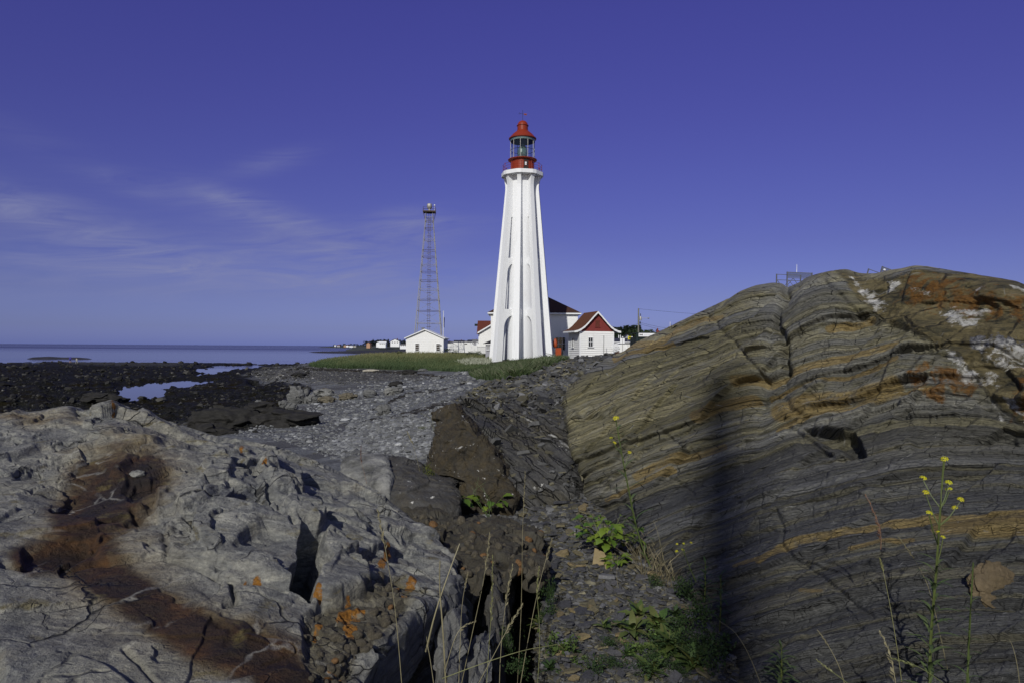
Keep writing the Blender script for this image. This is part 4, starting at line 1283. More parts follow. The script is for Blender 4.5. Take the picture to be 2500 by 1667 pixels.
M_HAIR = material('dark_hair', color=(0.02, 0.015, 0.012), vary=0.1)
M_DRIFT = material('driftwood', color=(0.34, 0.315, 0.26), vary=0.25, scale=6)
M_PINKWALL = material('pinkish_house_paint', color=(0.40, 0.24, 0.15), vary=0.08)
M_GREYWALL = material('grey_house_paint', color=(0.30, 0.30, 0.33), vary=0.08)
def glass_fn(g, bs):
    tr = g.n('ShaderNodeBsdfTransparent')
    tr.inputs[0].default_value = (0.86, 0.92, 0.90, 1)
    gl = g.n('ShaderNodeBsdfGlossy')
    gl.inputs['Roughness'].default_value = 0.03
    mx = g.n('ShaderNodeMixShader')
    mx.inputs[0].default_value = 0.07
    g.nt.links.new(tr.outputs[0], mx.inputs[1])
    g.nt.links.new(gl.outputs[0], mx.inputs[2])
    g.nt.links.new(mx.outputs[0], g.nt.nodes['Material Output'].inputs['Surface'])
M_PANE = material('lantern_glass', glass_fn)
M_LENS = material('lens_glass', color=(0.10, 0.15, 0.14), rough=0.2, spec=0.9, vary=0.5, scale=5)
def net_fn(g, bs):
    bs.inputs['Base Color'].default_value = (0.09, 0.10, 0.13, 1)
    bs.inputs['Alpha'].default_value = 0.45
M_NET = material('pale_mesh_panel', net_fn)


def siding(mb, p0, p1, z0, z1, pitch=0.2, lap=0.025):
    """lapped boards between two ground points (outside is to the right of p0->p1 seen from above... flipped by recalc)"""
    p0, p1 = Vector((p0[0], p0[1], 0)), Vector((p1[0], p1[1], 0))
    dr = (p1 - p0).normalized()
    nr = Vector((dr.y, -dr.x, 0))
    n = max(1, round((z1 - z0) / pitch))
    h = (z1 - z0) / n
    for k in range(n):
        a, b = z0 + k * h, z0 + (k + 1) * h - 0.002
        prof = [(0.0, a), (lap, a), (0.004, b), (0.0, b)]
        vs = [p0 + nr * o + Vector((0, 0, z)) for o, z in prof] + [p1 + nr * o + Vector((0, 0, z)) for o, z in prof]
        mb.raw(vs, [(0, 1, 2, 3), (7, 6, 5, 4), (0, 4, 5, 1), (1, 5, 6, 2), (2, 6, 7, 3), (3, 7, 4, 0)])


def window(parent, c, w, h, nx, ny, nrm='-y', mat=None, name='window'):
    """frame with real bars and a pane set back behind it; c is the centre on the wall face"""
    ax = {'-y': (Vector((1, 0, 0)), Vector((0, -1, 0))), '-x': (Vector((0, -1, 0)), Vector((-1, 0, 0)))}[nrm]
    u, n = ax
    c = Vector(c)
    mb = MB()
    t, dpt = 0.085, 0.09
    def bar(cu, cz, su, sz, off, dd):
        p = c + u * cu + Vector((0, 0, cz)) + n * off
        s = (abs(u.x) * su + abs(n.x) * dd, abs(u.y) * su + abs(n.y) * dd, sz)
        mb.box(p, s)
    bar(-w / 2 + t / 2, 0, t, h, 0.03, dpt)
    bar(w / 2 - t / 2, 0, t, h, 0.03, dpt)
    bar(0, h / 2 - t / 2, w - 2 * t, t, 0.03, dpt)
    bar(0, -h / 2 - t * .2, w + 0.2, t * 1.2, 0.07, 0.2)
    for k in range(1, nx):
        bar(-w / 2 + w * k / nx, 0, 0.05, h - 2 * t, 0.028, 0.05)
    for k in range(1, ny):
        bar(0, -h / 2 + h * k / ny, w - 2 * t, 0.05, 0.026, 0.045)
    f = mb.build(name, mat or M_WHITE, parent)
    pm = MB()
    s = (abs(u.x) * w + abs(n.x) * 0.03, abs(u.y) * w + abs(n.y) * 0.03, h)
    pm.box(c + n * (-0.0), s)
    pm.build('pane', M_GLASSDARK, f)
    return f


# ================================================================== LIGHTHOUSE
lc = A(1272.5, 880, 96)
LZ = 3.15
LH = thing('lighthouse', (lc.x, lc.y, LZ), 'tall white buttressed lighthouse tower with red lantern room', 'lighthouse')
RIB0 = math.radians(-90 - 11)      # direction of the buttress nearest the camera
R_out = lambda z: 4.55 - (4.55 - 2.36) * min(z, 24.3) / 24.3
R_core = lambda z: 2.0 - 0.25 * min(z, 25.9) / 25.9
R_in = lambda z: R_out(z) - np.interp(z, [0, 7.2, 14.3, 20, 26], [1.05, .86, .76, .72, .7])
T_rib = lambda z: 0.95 - 0.40 * min(z, 24) / 24
mb = MB()
mb.lathe([(R_core(z), z) for z in np.linspace(-0.6, 25.9, 14)], 32)
mb.build('tower_core', M_WHITE, LH, smooth=True)
mb = MB()
def slab2d(poly):
    """polygon in the (r, z) plane given thickness"""
    n = len(poly)
    vs = [(r, -T_rib(z) / 2, z) for r, z in poly] + [(r, T_rib(z) / 2, z) for r, z in poly]
    fs = [tuple(range(n)), tuple(range(2 * n - 1, n - 1, -1))] + [(k, n + k, n + (k + 1) % n, (k + 1) % n) for k in range(n)]
    mb.raw(vs, fs)
zs = [-0.6, 2, 4, 6.0, 7.2, 9, 11, 13.2, 14.3, 17, 20.0]
for a, b in zip(zs[:-1], zs[1:]):
    slab2d([(R_in(a), a), (R_out(a), a), (R_out(b), b), (R_in(b), b)])
def web(a, b):
    slab2d([(R_core(a) - .1, a), (R_in(a), a), (R_in(b), b), (R_core(b) - .1, b)])
web(6.3, 7.2)
web(13.5, 14.3)
def arch(ztop, h):
    rc, n = R_core(ztop) - .1, 9
    pts = []
    for k in range(n + 1):
        t = PI / 2 * k / n
        z = ztop - h + h * math.sin(t)
        ri = R_in(ztop - h) if k == 0 else None
        r0 = R_in(z)
        pts.append((rc + (R_in(ztop - h) - rc) * math.cos(t), z))
    for (r1, z1), (r2, z2) in zip(pts[:-1], pts[1:]):
        slab2d([(r1, z1), (R_in(z1) + 1e-4, z1), (R_in(z2) + 1e-4, z2), (r2, z2)])
arch(6.3, 1.9)
arch(13.5, 1.5)
slab2d([(R_core(20) - .1, 20), (R_out(20), 20), (R_out(24.0), 24.0), (R_core(24) - .1, 24.0)])
cur = [(2.36 + 0.52 * (1 - math.cos(t)) / 1.0, 24.0 + 1.9 * math.sin(t)) for t in np.linspace(0, PI / 2, 8)]
cur[0] = (R_out(24.0), 24.0)
slab2d([(R_core(24) - .1, 24.0)] + cur + [(R_core(25.9) - .1, 25.9)])
rib = mb.build('buttress', M_WHITE, LH)
rib.rotation_euler = (0, 0, RIB0)
for k in range(1, 8):
    c = rib.copy()
    COL.objects.link(c)
    c.rotation_euler = (0, 0, RIB0 + k * PI / 4)
# gallery slab with a facet at every buttress
poly = []
for k in range(8):
    for s in (-1, 1):
        t = RIB0 + k * PI / 4 + s * 0.105
        poly.append((2.96 * math.cos(t), 2.96 * math.sin(t), 25.88))
mb = MB()
mb.prism(poly, (0, 0, 0.52))
mb.build('gallery_deck', M_WHITE, LH)
ZD = 26.4
for k in range(12):
    t = RIB0 + 0.13 + k * PI / 6
    mb = MB()
    mb.tube([(2.72 * math.cos(t), 2.72 * math.sin(t), ZD), (2.72 * math.cos(t), 2.72 * math.sin(t), ZD + 1.12)], 0.035, 6)
    mb.lathe([(0.055, 0), (0.055, 0.06), (0.0, 0.09)], 8, (2.72 * math.cos(t), 2.72 * math.sin(t), ZD + 1.1))
    mb.build('railing_post', M_RED, LH)
for zr in (0.38, 0.72, 1.06):
    mb = MB()
    mb.tube([(2.72 * math.cos(t), 2.72 * math.sin(t), ZD + zr) for t in np.linspace(0, 2 * PI, 49)], 0.022, 5, cap=False)
    mb.build('railing', M_RED, LH)
# watch room drum with its doorway
mb = MB()
mb.lathe([(1.67, ZD), (1.67, ZD + 0.28), (1.63, ZD + 0.30), (1.63, ZD + 1.66), (1.68, ZD + 1.68)], 32)
mb.build('lantern_drum', M_RED, LH, smooth=True)
for k in range(16):
    t = RIB0 + 0.1 + k * PI / 8
    mb = MB()
    mb.box((1.645 * math.cos(t), 1.645 * math.sin(t), ZD + 0.98), (0.035, 0.07, 1.34), rz=t)
    mb.build('seam_rib', M_RED, LH)
td_ = math.radians(-90 + 17)
dfr = Matrix.Rotation(td_, 4, 'Z')
mb = MB()
mb.box((1.63, 0, ZD + 0.94), (0.10, 0.66, 1.45))
door = mb.build('door', M_DARK, LH)
door.rotation_euler = (0, 0, td_)
mb = MB()
mb.box((1.69, -0.06, ZD + 1.02), (0.03, 0.24, 0.42))
mb.build('door_window', M_WHITE, door)
mb = MB()
mb.box((1.75, 0, ZD + 0.10), (0.35, 0.62, 0.2))
o = mb.build('doorstep', M_WHITE, LH)
o.rotation_euler = (0, 0, td_)
mb = MB()
mb.lathe([(1.66, ZD + 1.70), (2.00, ZD + 1.78), (2.05, ZD + 1.84), (2.05, ZD + 1.90), (1.62, ZD + 1.98)], 32)
mb.build('lantern_catwalk', M_RED, LH, smooth=True)
ZG0, ZG1 = ZD + 1.98, ZD + 4.75
for k in range(10):
    t0, t1 = RIB0 + k * PI / 5, RIB0 + (k + 1) * PI / 5
    mb = MB()
    a0, a1 = (1.66 * math.cos(t0), 1.66 * math.sin(t0)), (1.66 * math.cos(t1), 1.66 * math.sin(t1))
    mb.raw([(*a0, ZG0), (*a1, ZG0), (*a1, ZG1), (*a0, ZG1)], [(0, 1, 2, 3)])
    mb.build('lantern_pane', M_PANE, LH, fix=False)
    mb = MB()
    mb.tube([(1.70 * math.cos(t0), 1.70 * math.sin(t0), ZG0), (1.70 * math.cos(t0), 1.70 * math.sin(t0), ZG1)], 0.038, 6)
    mb.build('lantern_mullion', M_GALV, LH)
mb = MB()
for zz in (ZG0 + 1.25,):
    mb.tube([(1.71 * math.cos(t), 1.71 * math.sin(t), zz) for t in np.linspace(RIB0, RIB0 + 2 * PI, 11)], 0.035, 5, cap=False)
mb.build('glazing_ring', M_DARK, LH)
mb = MB()
mb.lathe([(1.74, ZG1 - 0.30), (1.76, ZG1), (1.60, ZG1), (1.60, ZG1 - 0.30)], 32)
mb.build('lantern_frieze', M_LENS, LH, smooth=True)
mb = MB()
mb.lathe([(0.34, ZG0), (0.36, ZG0 + 0.3)], 16)
mb.lathe([(0.50, ZG0 + 0.1), (0.64, ZG0 + 0.45), (0.70, ZG0 + 0.9), (0.66, ZG0 + 1.35), (0.50, ZG0 + 1.75), (0.24, ZG0 + 2.1), (0.0, ZG0 + 2.2)], 16)
mb.build('lens', M_LENS, LH)
mb = MB()
mb.lathe([(1.72, ZG1 + 0.0), (1.93, ZG1 + 0.05), (1.95, ZG1 + 0.16), (1.88, ZG1 + 0.2)] + [(1.84, ZG1 + .22), (1.66, ZG1 + .46), (1.42, ZG1 + .72), (1.16, ZG1 + .95), (0.95, ZG1 + 1.12), (0.80, ZG1 + 1.26)], 32)
mb.build('lantern_dome', M_RED, LH, smooth=True)
mb = MB()
mb.lathe([(0.80, ZG1 + 1.27), (0.80, ZG1 + 1.36), (0.75, ZG1 + 1.38), (0.75, ZG1 + 1.92), (0.84, ZG1 + 1.95), (0.84, ZG1 + 2.02), (0.76, ZG1 + 2.05)] + [(0.74 * math.cos(t), ZG1 + 2.05 + 0.66 * math.sin(t)) for t in np.linspace(0.1, 1.45, 7)] + [(0.06, ZG1 + 2.72), (0.0, ZG1 + 2.78)], 24)
mb.build('ventilator_ball', M_RED, LH, smooth=True)
mb = MB()
mb.tube([(0, 0, ZG1 + 2.7), (0, 0, ZG1 + 4.2)], 0.025, 5)
mb.tube([(-0.42, 0.02, ZG1 + 3.72), (0.55, -0.02, ZG1 + 3.58)], 0.022, 5)
mb.tube([(-0.47 + 0.09 * math.cos(t), 0, ZG1 + 3.73 + 0.09 * math.sin(t)) for t in np.linspace(0, 2 * PI, 11)], 0.016, 4, cap=False)
vane = mb.build('weather_vane', M_DARK, LH)
mb = MB()
mb.prism([(0.14, 0, ZG1 + 3.74), (0.62, 0, ZG1 + 3.70), (0.54, 0, ZG1 + 3.60), (0.60, 0, ZG1 + 3.48), (0.18, 0, ZG1 + 3.52)], (0, 0.03, 0))
mb.build('vane_tail', M_RED, vane)
# small hatch at the foot of the right buttress
hp = A(1343, 876, 92.5)
HT = thing('hatch', (hp.x, hp.y, ground_z(hp.x, hp.y)), 'low white hatch box with dark sloping lid at the lighthouse foot', 'hatch')
mb = MB()
mb.box((0, 0, 0.25), (1.0, 0.8, 0.5))
mb.build('box', M_WHITE, HT)
mb = MB()
mb.prism([(-0.62, -0.5, 0.66), (0.62, -0.5, 0.40), (0.62, -0.5, 0.46), (-0.62, -0.5, 0.72)], (0, 1.0, 0))
mb.build('lid', M_DARKROOF, HT)
# orange fog horn cabinets beside the tower
for (px_, y0, y1, w_, lab, nm) in [(1362.5, 847, 874, 13, 'square orange cabinet standing in the grass beside the small hut', 'orange_cabinet')]:
    p = A(px_, y1, 97)
    hgt = (y1 - y0) * 97 / FPX
    t = thing(nm, (p.x, p.y, p.z - 0.1), lab, 'cabinet', rotz=0.12)
    mb = MB()
    mb.box((0, 0, hgt / 2), (w_ * 97 / FPX, 0.7, hgt))
    b = mb.build('case', M_ORANGE, t)
    mb = MB()
    mb.box((0, 0, hgt + 0.03), (w_ * 97 / FPX + 0.06, 0.76, 0.06))
    mb.build('lid', M_DARK, t)
    mb = MB()
    mb.box((0, -0.365, hgt * .55), (w_ * 97 / FPX - 0.16, 0.03, hgt * .8))
    mb.build('door', M_ORANGE, t)
p = A(1355, 876, 97.5)
t = thing('fog_horn', (p.x, p.y, p.z - 0.1), 'rounded orange horn housing on a thin white post beside the lighthouse', 'fog horn')
mb = MB()
mb.tube([(-0.02, 0, 0), (-0.02, 0, 1.75)], 0.07, 8)
mb.build('post', M_WHITE, t)
mb = MB()
mb.lathe([(0.16, 1.72), (0.30, 1.85), (0.34, 2.1), (0.30, 2.55), (0.20, 2.85), (0.12, 2.98), (0.0, 3.0)], 12)
mb.build('housing', M_ORANGE, t, smooth=True)

# ================================================================== HUT WITH THE RED GABLE
hp = A(1442, 877, 105)
HZ = 3.36
HUT = thing('gabled_hut', (hp.x, hp.y, HZ), 'small white clapboard hut with flared roof and red front gable', 'hut', rotz=math.radians(13))
W2, D2, WH = 2.66, 2.66, 4.2
mb = MB()
mb.box((0, 0, WH / 2), (2 * W2 - .06, 2 * D2 - .06, WH))
siding(mb, (-W2, -D2), (W2, -D2), 0.12, WH, 0.29, 0.10)
siding(mb, (-W2, D2), (-W2, -D2), 0.12, WH, 0.29, 0.10)
siding(mb, (W2, -D2), (W2, D2), 0.12, WH, 0.29, 0.10)
mb.build('clapboard_wall', M_WHITE2, HUT)
for sx, sy in ((-1, -1), (1, -1), (-1, 1), (1, 1)):
    mb = MB()
    mb.box((sx * (W2 - 0.04), sy * (D2 - 0.04), WH / 2), (0.24, 0.24, WH))
    mb.build('corner_board', M_WHITE, HUT)
mb = MB()
mb.box((0, 0, -0.25), (2 * W2 + .1, 2 * D2 + .1, 0.7))
mb.build('foundation', M_POLE, HUT)
half = [(0, 2.95), (0.7, 2.22), (1.4, 1.45), (2.0, 0.83), (2.6, 0.38), (3.15, 0.12), (3.62, 0.02)]
mb = MB()
for s in (-1, 1):
    for (x0, z0_), (x1, z1_) in zip(half[:-1], half[1:]):
        mb.prism([(s * x0, -D2 - 0.55, WH + z0_), (s * x1, -D2 - 0.55, WH + z1_), (s * x1, -D2 - 0.55, WH + z1_ + 0.07), (s * x0, -D2 - 0.55, WH + z0_ + 0.07)], (0, 2 * D2 + 1.1, 0))
mb.build('roof', M_BROWNROOF, HUT)
mb = MB()
for s in (-1, 1):
    for (x0, z0_), (x1, z1_) in zip(half[:-1], half[1:]):
        mb.prism([(s * x0, -D2 - 0.60, WH + z0_ - 0.26), (s * x1, -D2 - 0.60, WH + z1_ - 0.22), (s * x1, -D2 - 0.60, WH + z1_ + 0.05), (s * x0, -D2 - 0.60, WH + z0_ + 0.05)], (0, 0.10, 0))
mb.build('bargeboard', M_WHITE, HUT)
for s in (-1, 1):
    mb = MB()
    mb.box((s * 3.64, 0, WH - 0.07), (0.08, 2 * D2 + 1.1, 0.24))
    mb.build('fascia', M_WHITE, HUT)
mb = MB()
g_ = [(x, z) for x, z in half if x < 2.7]
mb.prism([(-x, -D2 - 0.02, WH + z - 0.12) for x, z in reversed(g_)] + [(x, -D2 - 0.02, WH + z - 0.12) for x, z in g_[1:]] + [(2.6, -D2 - 0.02, WH), (-2.6, -D2 - 0.02, WH)], (0, 0.1, 0))
mb.build('gable', M_GABLE, HUT)
mb = MB()
mb.box((0.1, -D2 - 0.04, WH + 1.15), (0.62, 0.06, 0.95))
sh_ = mb.build('shutter', M_REDROOF, HUT)
mb = MB()
mb.box((0.1, -D2 - 0.06, WH + 0.62), (0.86, 0.12, 0.08))
mb.build('shutter_sill', M_GABLE, sh_)
window(HUT, (-1.02, -D2 - 0.115, 2.62), 0.80, 1.45, 2, 2)
window(HUT, (-W2 - 0.115, 0.3, 2.55), 0.80, 1.45, 1, 2, '-x')

# ================================================================== KEEPER'S HOUSE BEHIND THE TOWER
kp = A(1304, 872, 112.5)
KZ = 3.0
KH = thing('keepers_house', (kp.x, kp.y, KZ), 'large two storey white clapboard house with dark hipped roof behind lighthouse', 'house')
kw, kd, kh = 7.15, 9.0, 7.55
mb = MB()
mb.box((0, kd / 2, kh / 2), (2 * kw - .06, kd - .06, kh))
siding(mb, (-kw, 0), (kw, 0), 0.3, kh, 0.22, 0.03)
siding(mb, (-kw, kd), (-kw, 0), 0.3, kh, 0.22, 0.03)
mb.build('clapboard_wall', M_WHITE2, KH)
mb = MB()
e = 0.55
rz_, rr = kh + 0.24, 2.9
mb.raw([(-kw - e, -e, rz_), (kw + e, -e, rz_), (kw + e, kd + e, rz_), (-kw - e, kd + e, rz_), (-kw + 4.6, kd / 2, rz_ + rr), (kw - 4.6, kd / 2, rz_ + rr)],
       [(0, 1, 5, 4), (1, 2, 5), (2, 3, 4, 5), (3, 0, 4), (3, 2, 1, 0)])
mb.build('roof', M_DARKBROWN, KH)
mb = MB()
mb.box((0, kd / 2, kh + 0.11), (2 * kw + 2 * e - .02, kd + 2 * e - .02, 0.22))
mb.build('eaves', M_WHITE, KH)
for wx in (4.3, 2.2, -0.5, -3.2):
    window(KH, (wx, -0.04, 2.75), 1.7, 2.2, 3, 2)
for wx in (1.6, -1.4, -4.2):
    window(KH, (wx, -0.04, 5.9), 1.2, 1.4, 2, 2)
# porch on its left front corner
p = A(1196, 868, 108)
PZ = 3.2
PO = thing('side_porch', (p.x, p.y, PZ), 'grey boarded porch with small dark hipped roof left of the lighthouse', 'porch')
mb = MB()
mb.box((0, 0, 1.15), (1.3, 1.4, 2.3))
siding(mb, (-.66, -.71), (.66, -.71), 0.0, 1.5, 0.2, 0.03)
mb.build('wall', M_GREYWALL, PO)
window(PO, (-0.28, -0.73, 1.9), 0.34, 0.8, 1, 1)
window(PO, (0.22, -0.73, 1.9), 0.34, 0.8, 1, 1)
mb = MB()
mb.raw([(-1.15, -1.2, 2.45), (1.15, -1.2, 2.45), (1.15, 1.2, 2.45), (-1.15, 1.2, 2.45), (0.5, 0, 3.15), (1.0, 0, 3.15)], [(0, 1, 5, 4), (1, 2, 5), (2, 3, 4, 5), (3, 0, 4), (3, 2, 1, 0)])
mb.build('roof', M_DARKROOF, PO)
# red roofed house to the left
rp = A(1224, 866, 128)
RZ = 3.4
RH = thing('red_roofed_house', (rp.x, rp.y, RZ), 'white house with steep red roof and green gable vent left of lighthouse', 'house')
k_ = 128 / FPX
ZR = lambda y: (847 - y) * k_ + EYE - RZ
mb = MB()
mb.box((0, 3.0, ZR(817) / 2), (8.6, 6.0, ZR(817)))
mb.build('wall', M_WHITE2, RH)
mb = MB()
xl = (1164 - 1224) * k_
mb.prism([(xl, -0.5, ZR(816)), (xl, 3.0, ZR(783)), (xl, 6.5, ZR(816)), (xl, 6.5, ZR(816) - .15), (xl, 3.0, ZR(783) - .15), (xl, -0.5, ZR(816) - .15)], (-2 * xl, 0, 0))
rf = mb.build('roof', M_REDROOF, RH)
mb = MB()
mb.box((xl - 0.25, 2.4, ZR(794)), (0.62, 0.5, 0.42))
mb.build('chimney_vent', M_GREEN, RH)
gw = (1171 - 1224) * k_
mb = MB()
mb.prism([(gw, -1.6, 0), (-gw, -1.6, 0), (-gw, -1.6, ZR(812)), (0, -1.6, ZR(784)), (gw, -1.6, ZR(812))], (0, 2.2, 0))
mb.build('front_wing', M_WHITE2, RH)
for s in (-1, 1):
    mb = MB()
    mb.prism([(s * gw * 1.08, -2.1, ZR(816.5)), (0, -2.1, ZR(782.2)), (0, -2.1, ZR(782.2) + 0.26), (s * gw * 1.08, -2.1, ZR(816.5) + 0.26)], (0, 3.4, 0))
    mb.build('wing_roof', [M_WHITE], RH)

# ================================================================== SHED, BEACON MAST, FLAGPOLE
sp = A(1037, 860, 139)
SZ = float(sp.z) - 0.35
SH = thing('white_shed', (sp.x, sp.y, SZ), 'low white gabled shed with two small windows at mast foot', 'shed')
k_ = 139 / FPX
ZS = lambda y: (847 - y) * k_ + EYE - SZ
hw = 46 * k_
mb = MB()
mb.prism([(-hw, 0, 0), (hw, 0, 0), (hw, 0, ZS(826)), (0, 0, ZS(808)), (-hw, 0, ZS(826))], (0, 9, 0))
siding(mb, (-hw, -0.004), (hw, -0.004), 0.3, ZS(827), 0.45, 0.018)
mb.build('wall', M_WHITE2, SH)
for s in (-1, 1):
    mb = MB()
    xe, ze = s * (hw + 0.32), ZS(827.5)
    mb.prism([(0, -0.42, ZS(805.5)), (xe, -0.42, ze), (xe, -0.42, ze - 0.16), (0, -0.42, ZS(805.5) - 0.20)], (0, 9.8, 0))
    mb.build('roof', M_WHITE, SH)
for px_ in (1018.5, 1069.5):
    window(SH, ((px_ - 1037) * k_, -0.03, ZS(849)), 0.88, 1.5, 1, 4)
mb = MB()
mb.lathe([(0.22, 0), (0.22, 0.05)], 14)
o = mb.build('oval_plaque', M_DARK, SH)
o.location = ((1075 - 1037) * k_, -0.03, ZS(845))
o.rotation_euler = (PI / 2, 0, 0)
o.scale = (1.2, 0.7, 1)
mb = MB()
mb.box((-0.9, 4, ZS(804)), (0.55, 0.55, 0.55))
mb.build('chimney', M_GREYROOF, SH)

bp = A(1046, 858, 152)
BZ = float(bp.z) - 0.8
BM = thing('beacon_mast', (bp.x, bp.y, BZ), 'tall rusty steel lattice mast carrying a drum beacon and platform', 'mast', rotz=0.06)
k_ = 152 / FPX
ZB = lambda y: (847 - y) * k_ + EYE - BZ
HB = ZB(521)
hwz = lambda z: 3.2 + (0.72 - 3.2) * min(1, z / HB / 0.96)
lev = [0.2] + [ZB(y) for y in (792, 762, 735, 710, 688, 667, 650, 630, 614, 588, 560, 543, 533)]
cor = [(-1, -1), (1, -1), (1, 1), (-1, 1)]
P4 = lambda z, c: (cor[c][0] * hwz(z), cor[c][1] * hwz(z), z)
for c in range(4):
    mb = MB()
    mb.tube([P4(0, c), P4(HB, c)], [0.10, 0.06], 5)
    mb.build('leg', M_GALV, BM)
for i, z in enumerate(lev[1:]):
    mb = MB()
    for c in range(4):
        mb.tube([P4(z, c), P4(z, (c + 1) % 4)], 0.042, 4)
    mb.build('cross_brace', M_RUSTSTEEL if i % 3 else M_GALV, BM)
for i in range(0, len(lev) - 1):
    mb = MB()
    for c in range(4):
        a, b = (P4(lev[i], c), P4(lev[i + 1], (c + 1) % 4)) if i % 2 == 0 else (P4(lev[i], (c + 1) % 4), P4(lev[i + 1], c))
        mb.tube([a, b], 0.024, 4)
    mb.build('diagonal_brace', M_GALV, BM)
mb = MB()
for sx in (-0.24, 0.24):
    mb.tube([(sx, 0, 0), (sx, 0, HB)], 0.035, 4)
for z in np.arange(0.5, HB, 0.42):
    mb.tube([(-0.24, 0, z), (0.24, 0, z)], 0.022, 4)
for z in np.arange(2.5, HB, 1.26):
    mb.tube([(-0.5, 0, z), (0.5, 0.1, z)], 0.04, 4)
mb.build('ladder', M_RUSTSTEEL, BM)
mb = MB()
mb.box((0, 0, HB + 0.12), (2.8, 2.4, 0.24))
mb.build('platform', M_RUSTSTEEL, BM)
for sx in (-1, 1):
    for sy in (-1, 1):
        mb = MB()
        mb.tube([(sx * 1.35, sy * 1.1, HB), (sx * 0.8, sy * 0.75, HB - 2.2)], 0.045, 4)
        mb.build('platform_strut', M_RUSTSTEEL, BM)
mb = MB()
for c in cor:
    mb.tube([(c[0] * 1.35, c[1] * 1.15, HB + .2), (c[0] * 1.35, c[1] * 1.15, HB + 1.1)], 0.035, 4)
for z in (HB + .65, HB + 1.08):
    for c in range(4):
        a, b = cor[c], cor[(c + 1) % 4]
        mb.tube([(a[0] * 1.35, a[1] * 1.15, z), (b[0] * 1.35, b[1] * 1.15, z)], 0.025, 4)
mb.build('railing', M_RUSTSTEEL, BM)
mb = MB()
mb.lathe([(0.26, HB + .2), (0.26, HB + .8), (0.34, HB + .85), (0.48, HB + .95), (0.56, HB + 1.15), (0.56, HB + 1.75), (0.44, HB + 1.95), (0.0, HB + 2.0)], 16)
mb.build('beacon_drum', M_GALV, BM, smooth=True)
mb = MB()
mb.tube([(1.2, -1.0, HB + .2), (1.2, -1.0, HB + 1.3)], 0.03, 5)
mb.lathe([(0.0, HB + 1.25), (0.16, HB + 1.35), (0.18, HB + 1.5), (0.0, HB + 1.66)], 10, (1.2, -1.0, 0))
mb.build('lamp', M_WHITE, BM, smooth=True)

fp = A(1081.5, 860, 136)
FPO = thing('flagpole', (fp.x, fp.y, float(fp.z) - 0.4), 'slim white flagpole with a furled dark flag beside the shed', 'flagpole')
hh = 98 * 136 / FPX + .4
mb = MB()
mb.tube([(0, 0, 0), (0.06, 0, hh)], [0.075, 0.05], 8)
mb.lathe([(0.0, 0), (0.12, 0.05), (0.12, 0.12), (0.0, 0.2)], 8, (0.06, 0, hh))
mb.build('pole', M_WHITE, FPO)
mb = MB()
mb.raw([(0.12, 0, hh - 0.9), (0.30, .05, hh - 1.2), (0.24, .1, hh - 2.6), (0.28, 0, hh - 3.2), (0.08, -.02, hh - 2.9), (0.15, .15, hh - 2)], [(0, 1, 5), (1, 2, 5), (2, 3, 4), (2, 4, 5), (0, 5, 4)])
mb.build('flag', M_NAVY, FPO, fix=False)

# ================================================================== FAR SHORE AND VILLAGE
def spit(name, prof, depth, fn, zlow=-1.0, n=160, rows=14, rough=0.5, seed=0):
    """a strip of land: prof = [(px, d, top height above sea)] rising from the water to a crest and falling behind"""
    pr = np.array(prof, float)
    t = np.linspace(0, 1, n)
    px = np.interp(t, np.linspace(0, 1, len(pr)), pr[:, 0])
    dd = np.interp(t, np.linspace(0, 1, len(pr)), pr[:, 1])
    hh = np.interp(t, np.linspace(0, 1, len(pr)), pr[:, 2])
    V = []
    for r in range(rows):
        u = r / (rows - 1)
        y = dd + depth * u
        x = (px - 1250) / FPX * y
        s = np.sin(PI * min(1, u * 1.25 + 0.02)) if u < 0.5 else 1.0
        z = zlow + (hh - zlow) * min(1.0, 1.6 * u + 0.02) ** 0.7
        nz = fbm(np.stack([x * .05, y * .05, 0 * x + seed], -1), 4)
        V.append(np.stack([x, y, z + nz * rough * min(1, u * 3)], -1))
    V = np.array(V)
    o = obj_np(name, V.reshape(-1, 3), grid_faces(rows, n), fn, smooth=True)
    return tag(o, kind='structure'), V
M_SPIT = material('far_rocks', color=(0.030, 0.030, 0.033), vary=0.5, scale=0.08, bump=0.5, bscale=0.5)
M_FARLAND = material('far_meadow', color=(0.050, 0.056, 0.040), vary=0.5, scale=0.05)
spit('far_rock_spit', [(740, 470, -0.6), (775, 460, 0.5), (830, 450, 1.2), (900, 430, 1.8), (1000, 420, 3.0), (1200, 420, 3.8), (1700, 420, 4.0)], 70, M_SPIT, rough=0.35, seed=2)
spit('far_headland', [(845, 520, 0.2), (865, 520, 2.2), (890, 520, 4.2), (940, 500, 4.4), (1000, 490, 4.6), (1200, 480, 5.2), (1800, 480, 5.4)], 420, M_FARLAND, rough=0.6, seed=5)
spit('far_point', [(770, 1650, -0.5), (800, 1600, 2.0), (830, 1560, 5.5), (900, 1500, 7), (1000, 1500, 8), (1800, 1500, 9)], 300, M_FARLAND, rough=0.8, seed=8)
spit('far_reef', [(60, 222, -0.3), (80, 222, 0.5), (120, 224, 0.75), (150, 228, 0.5), (190, 225, 0.6), (215, 226, 0.3), (235, 226, -0.3)], 16, M_SPIT, rough=0.12, n=90, rows=9, seed=12)
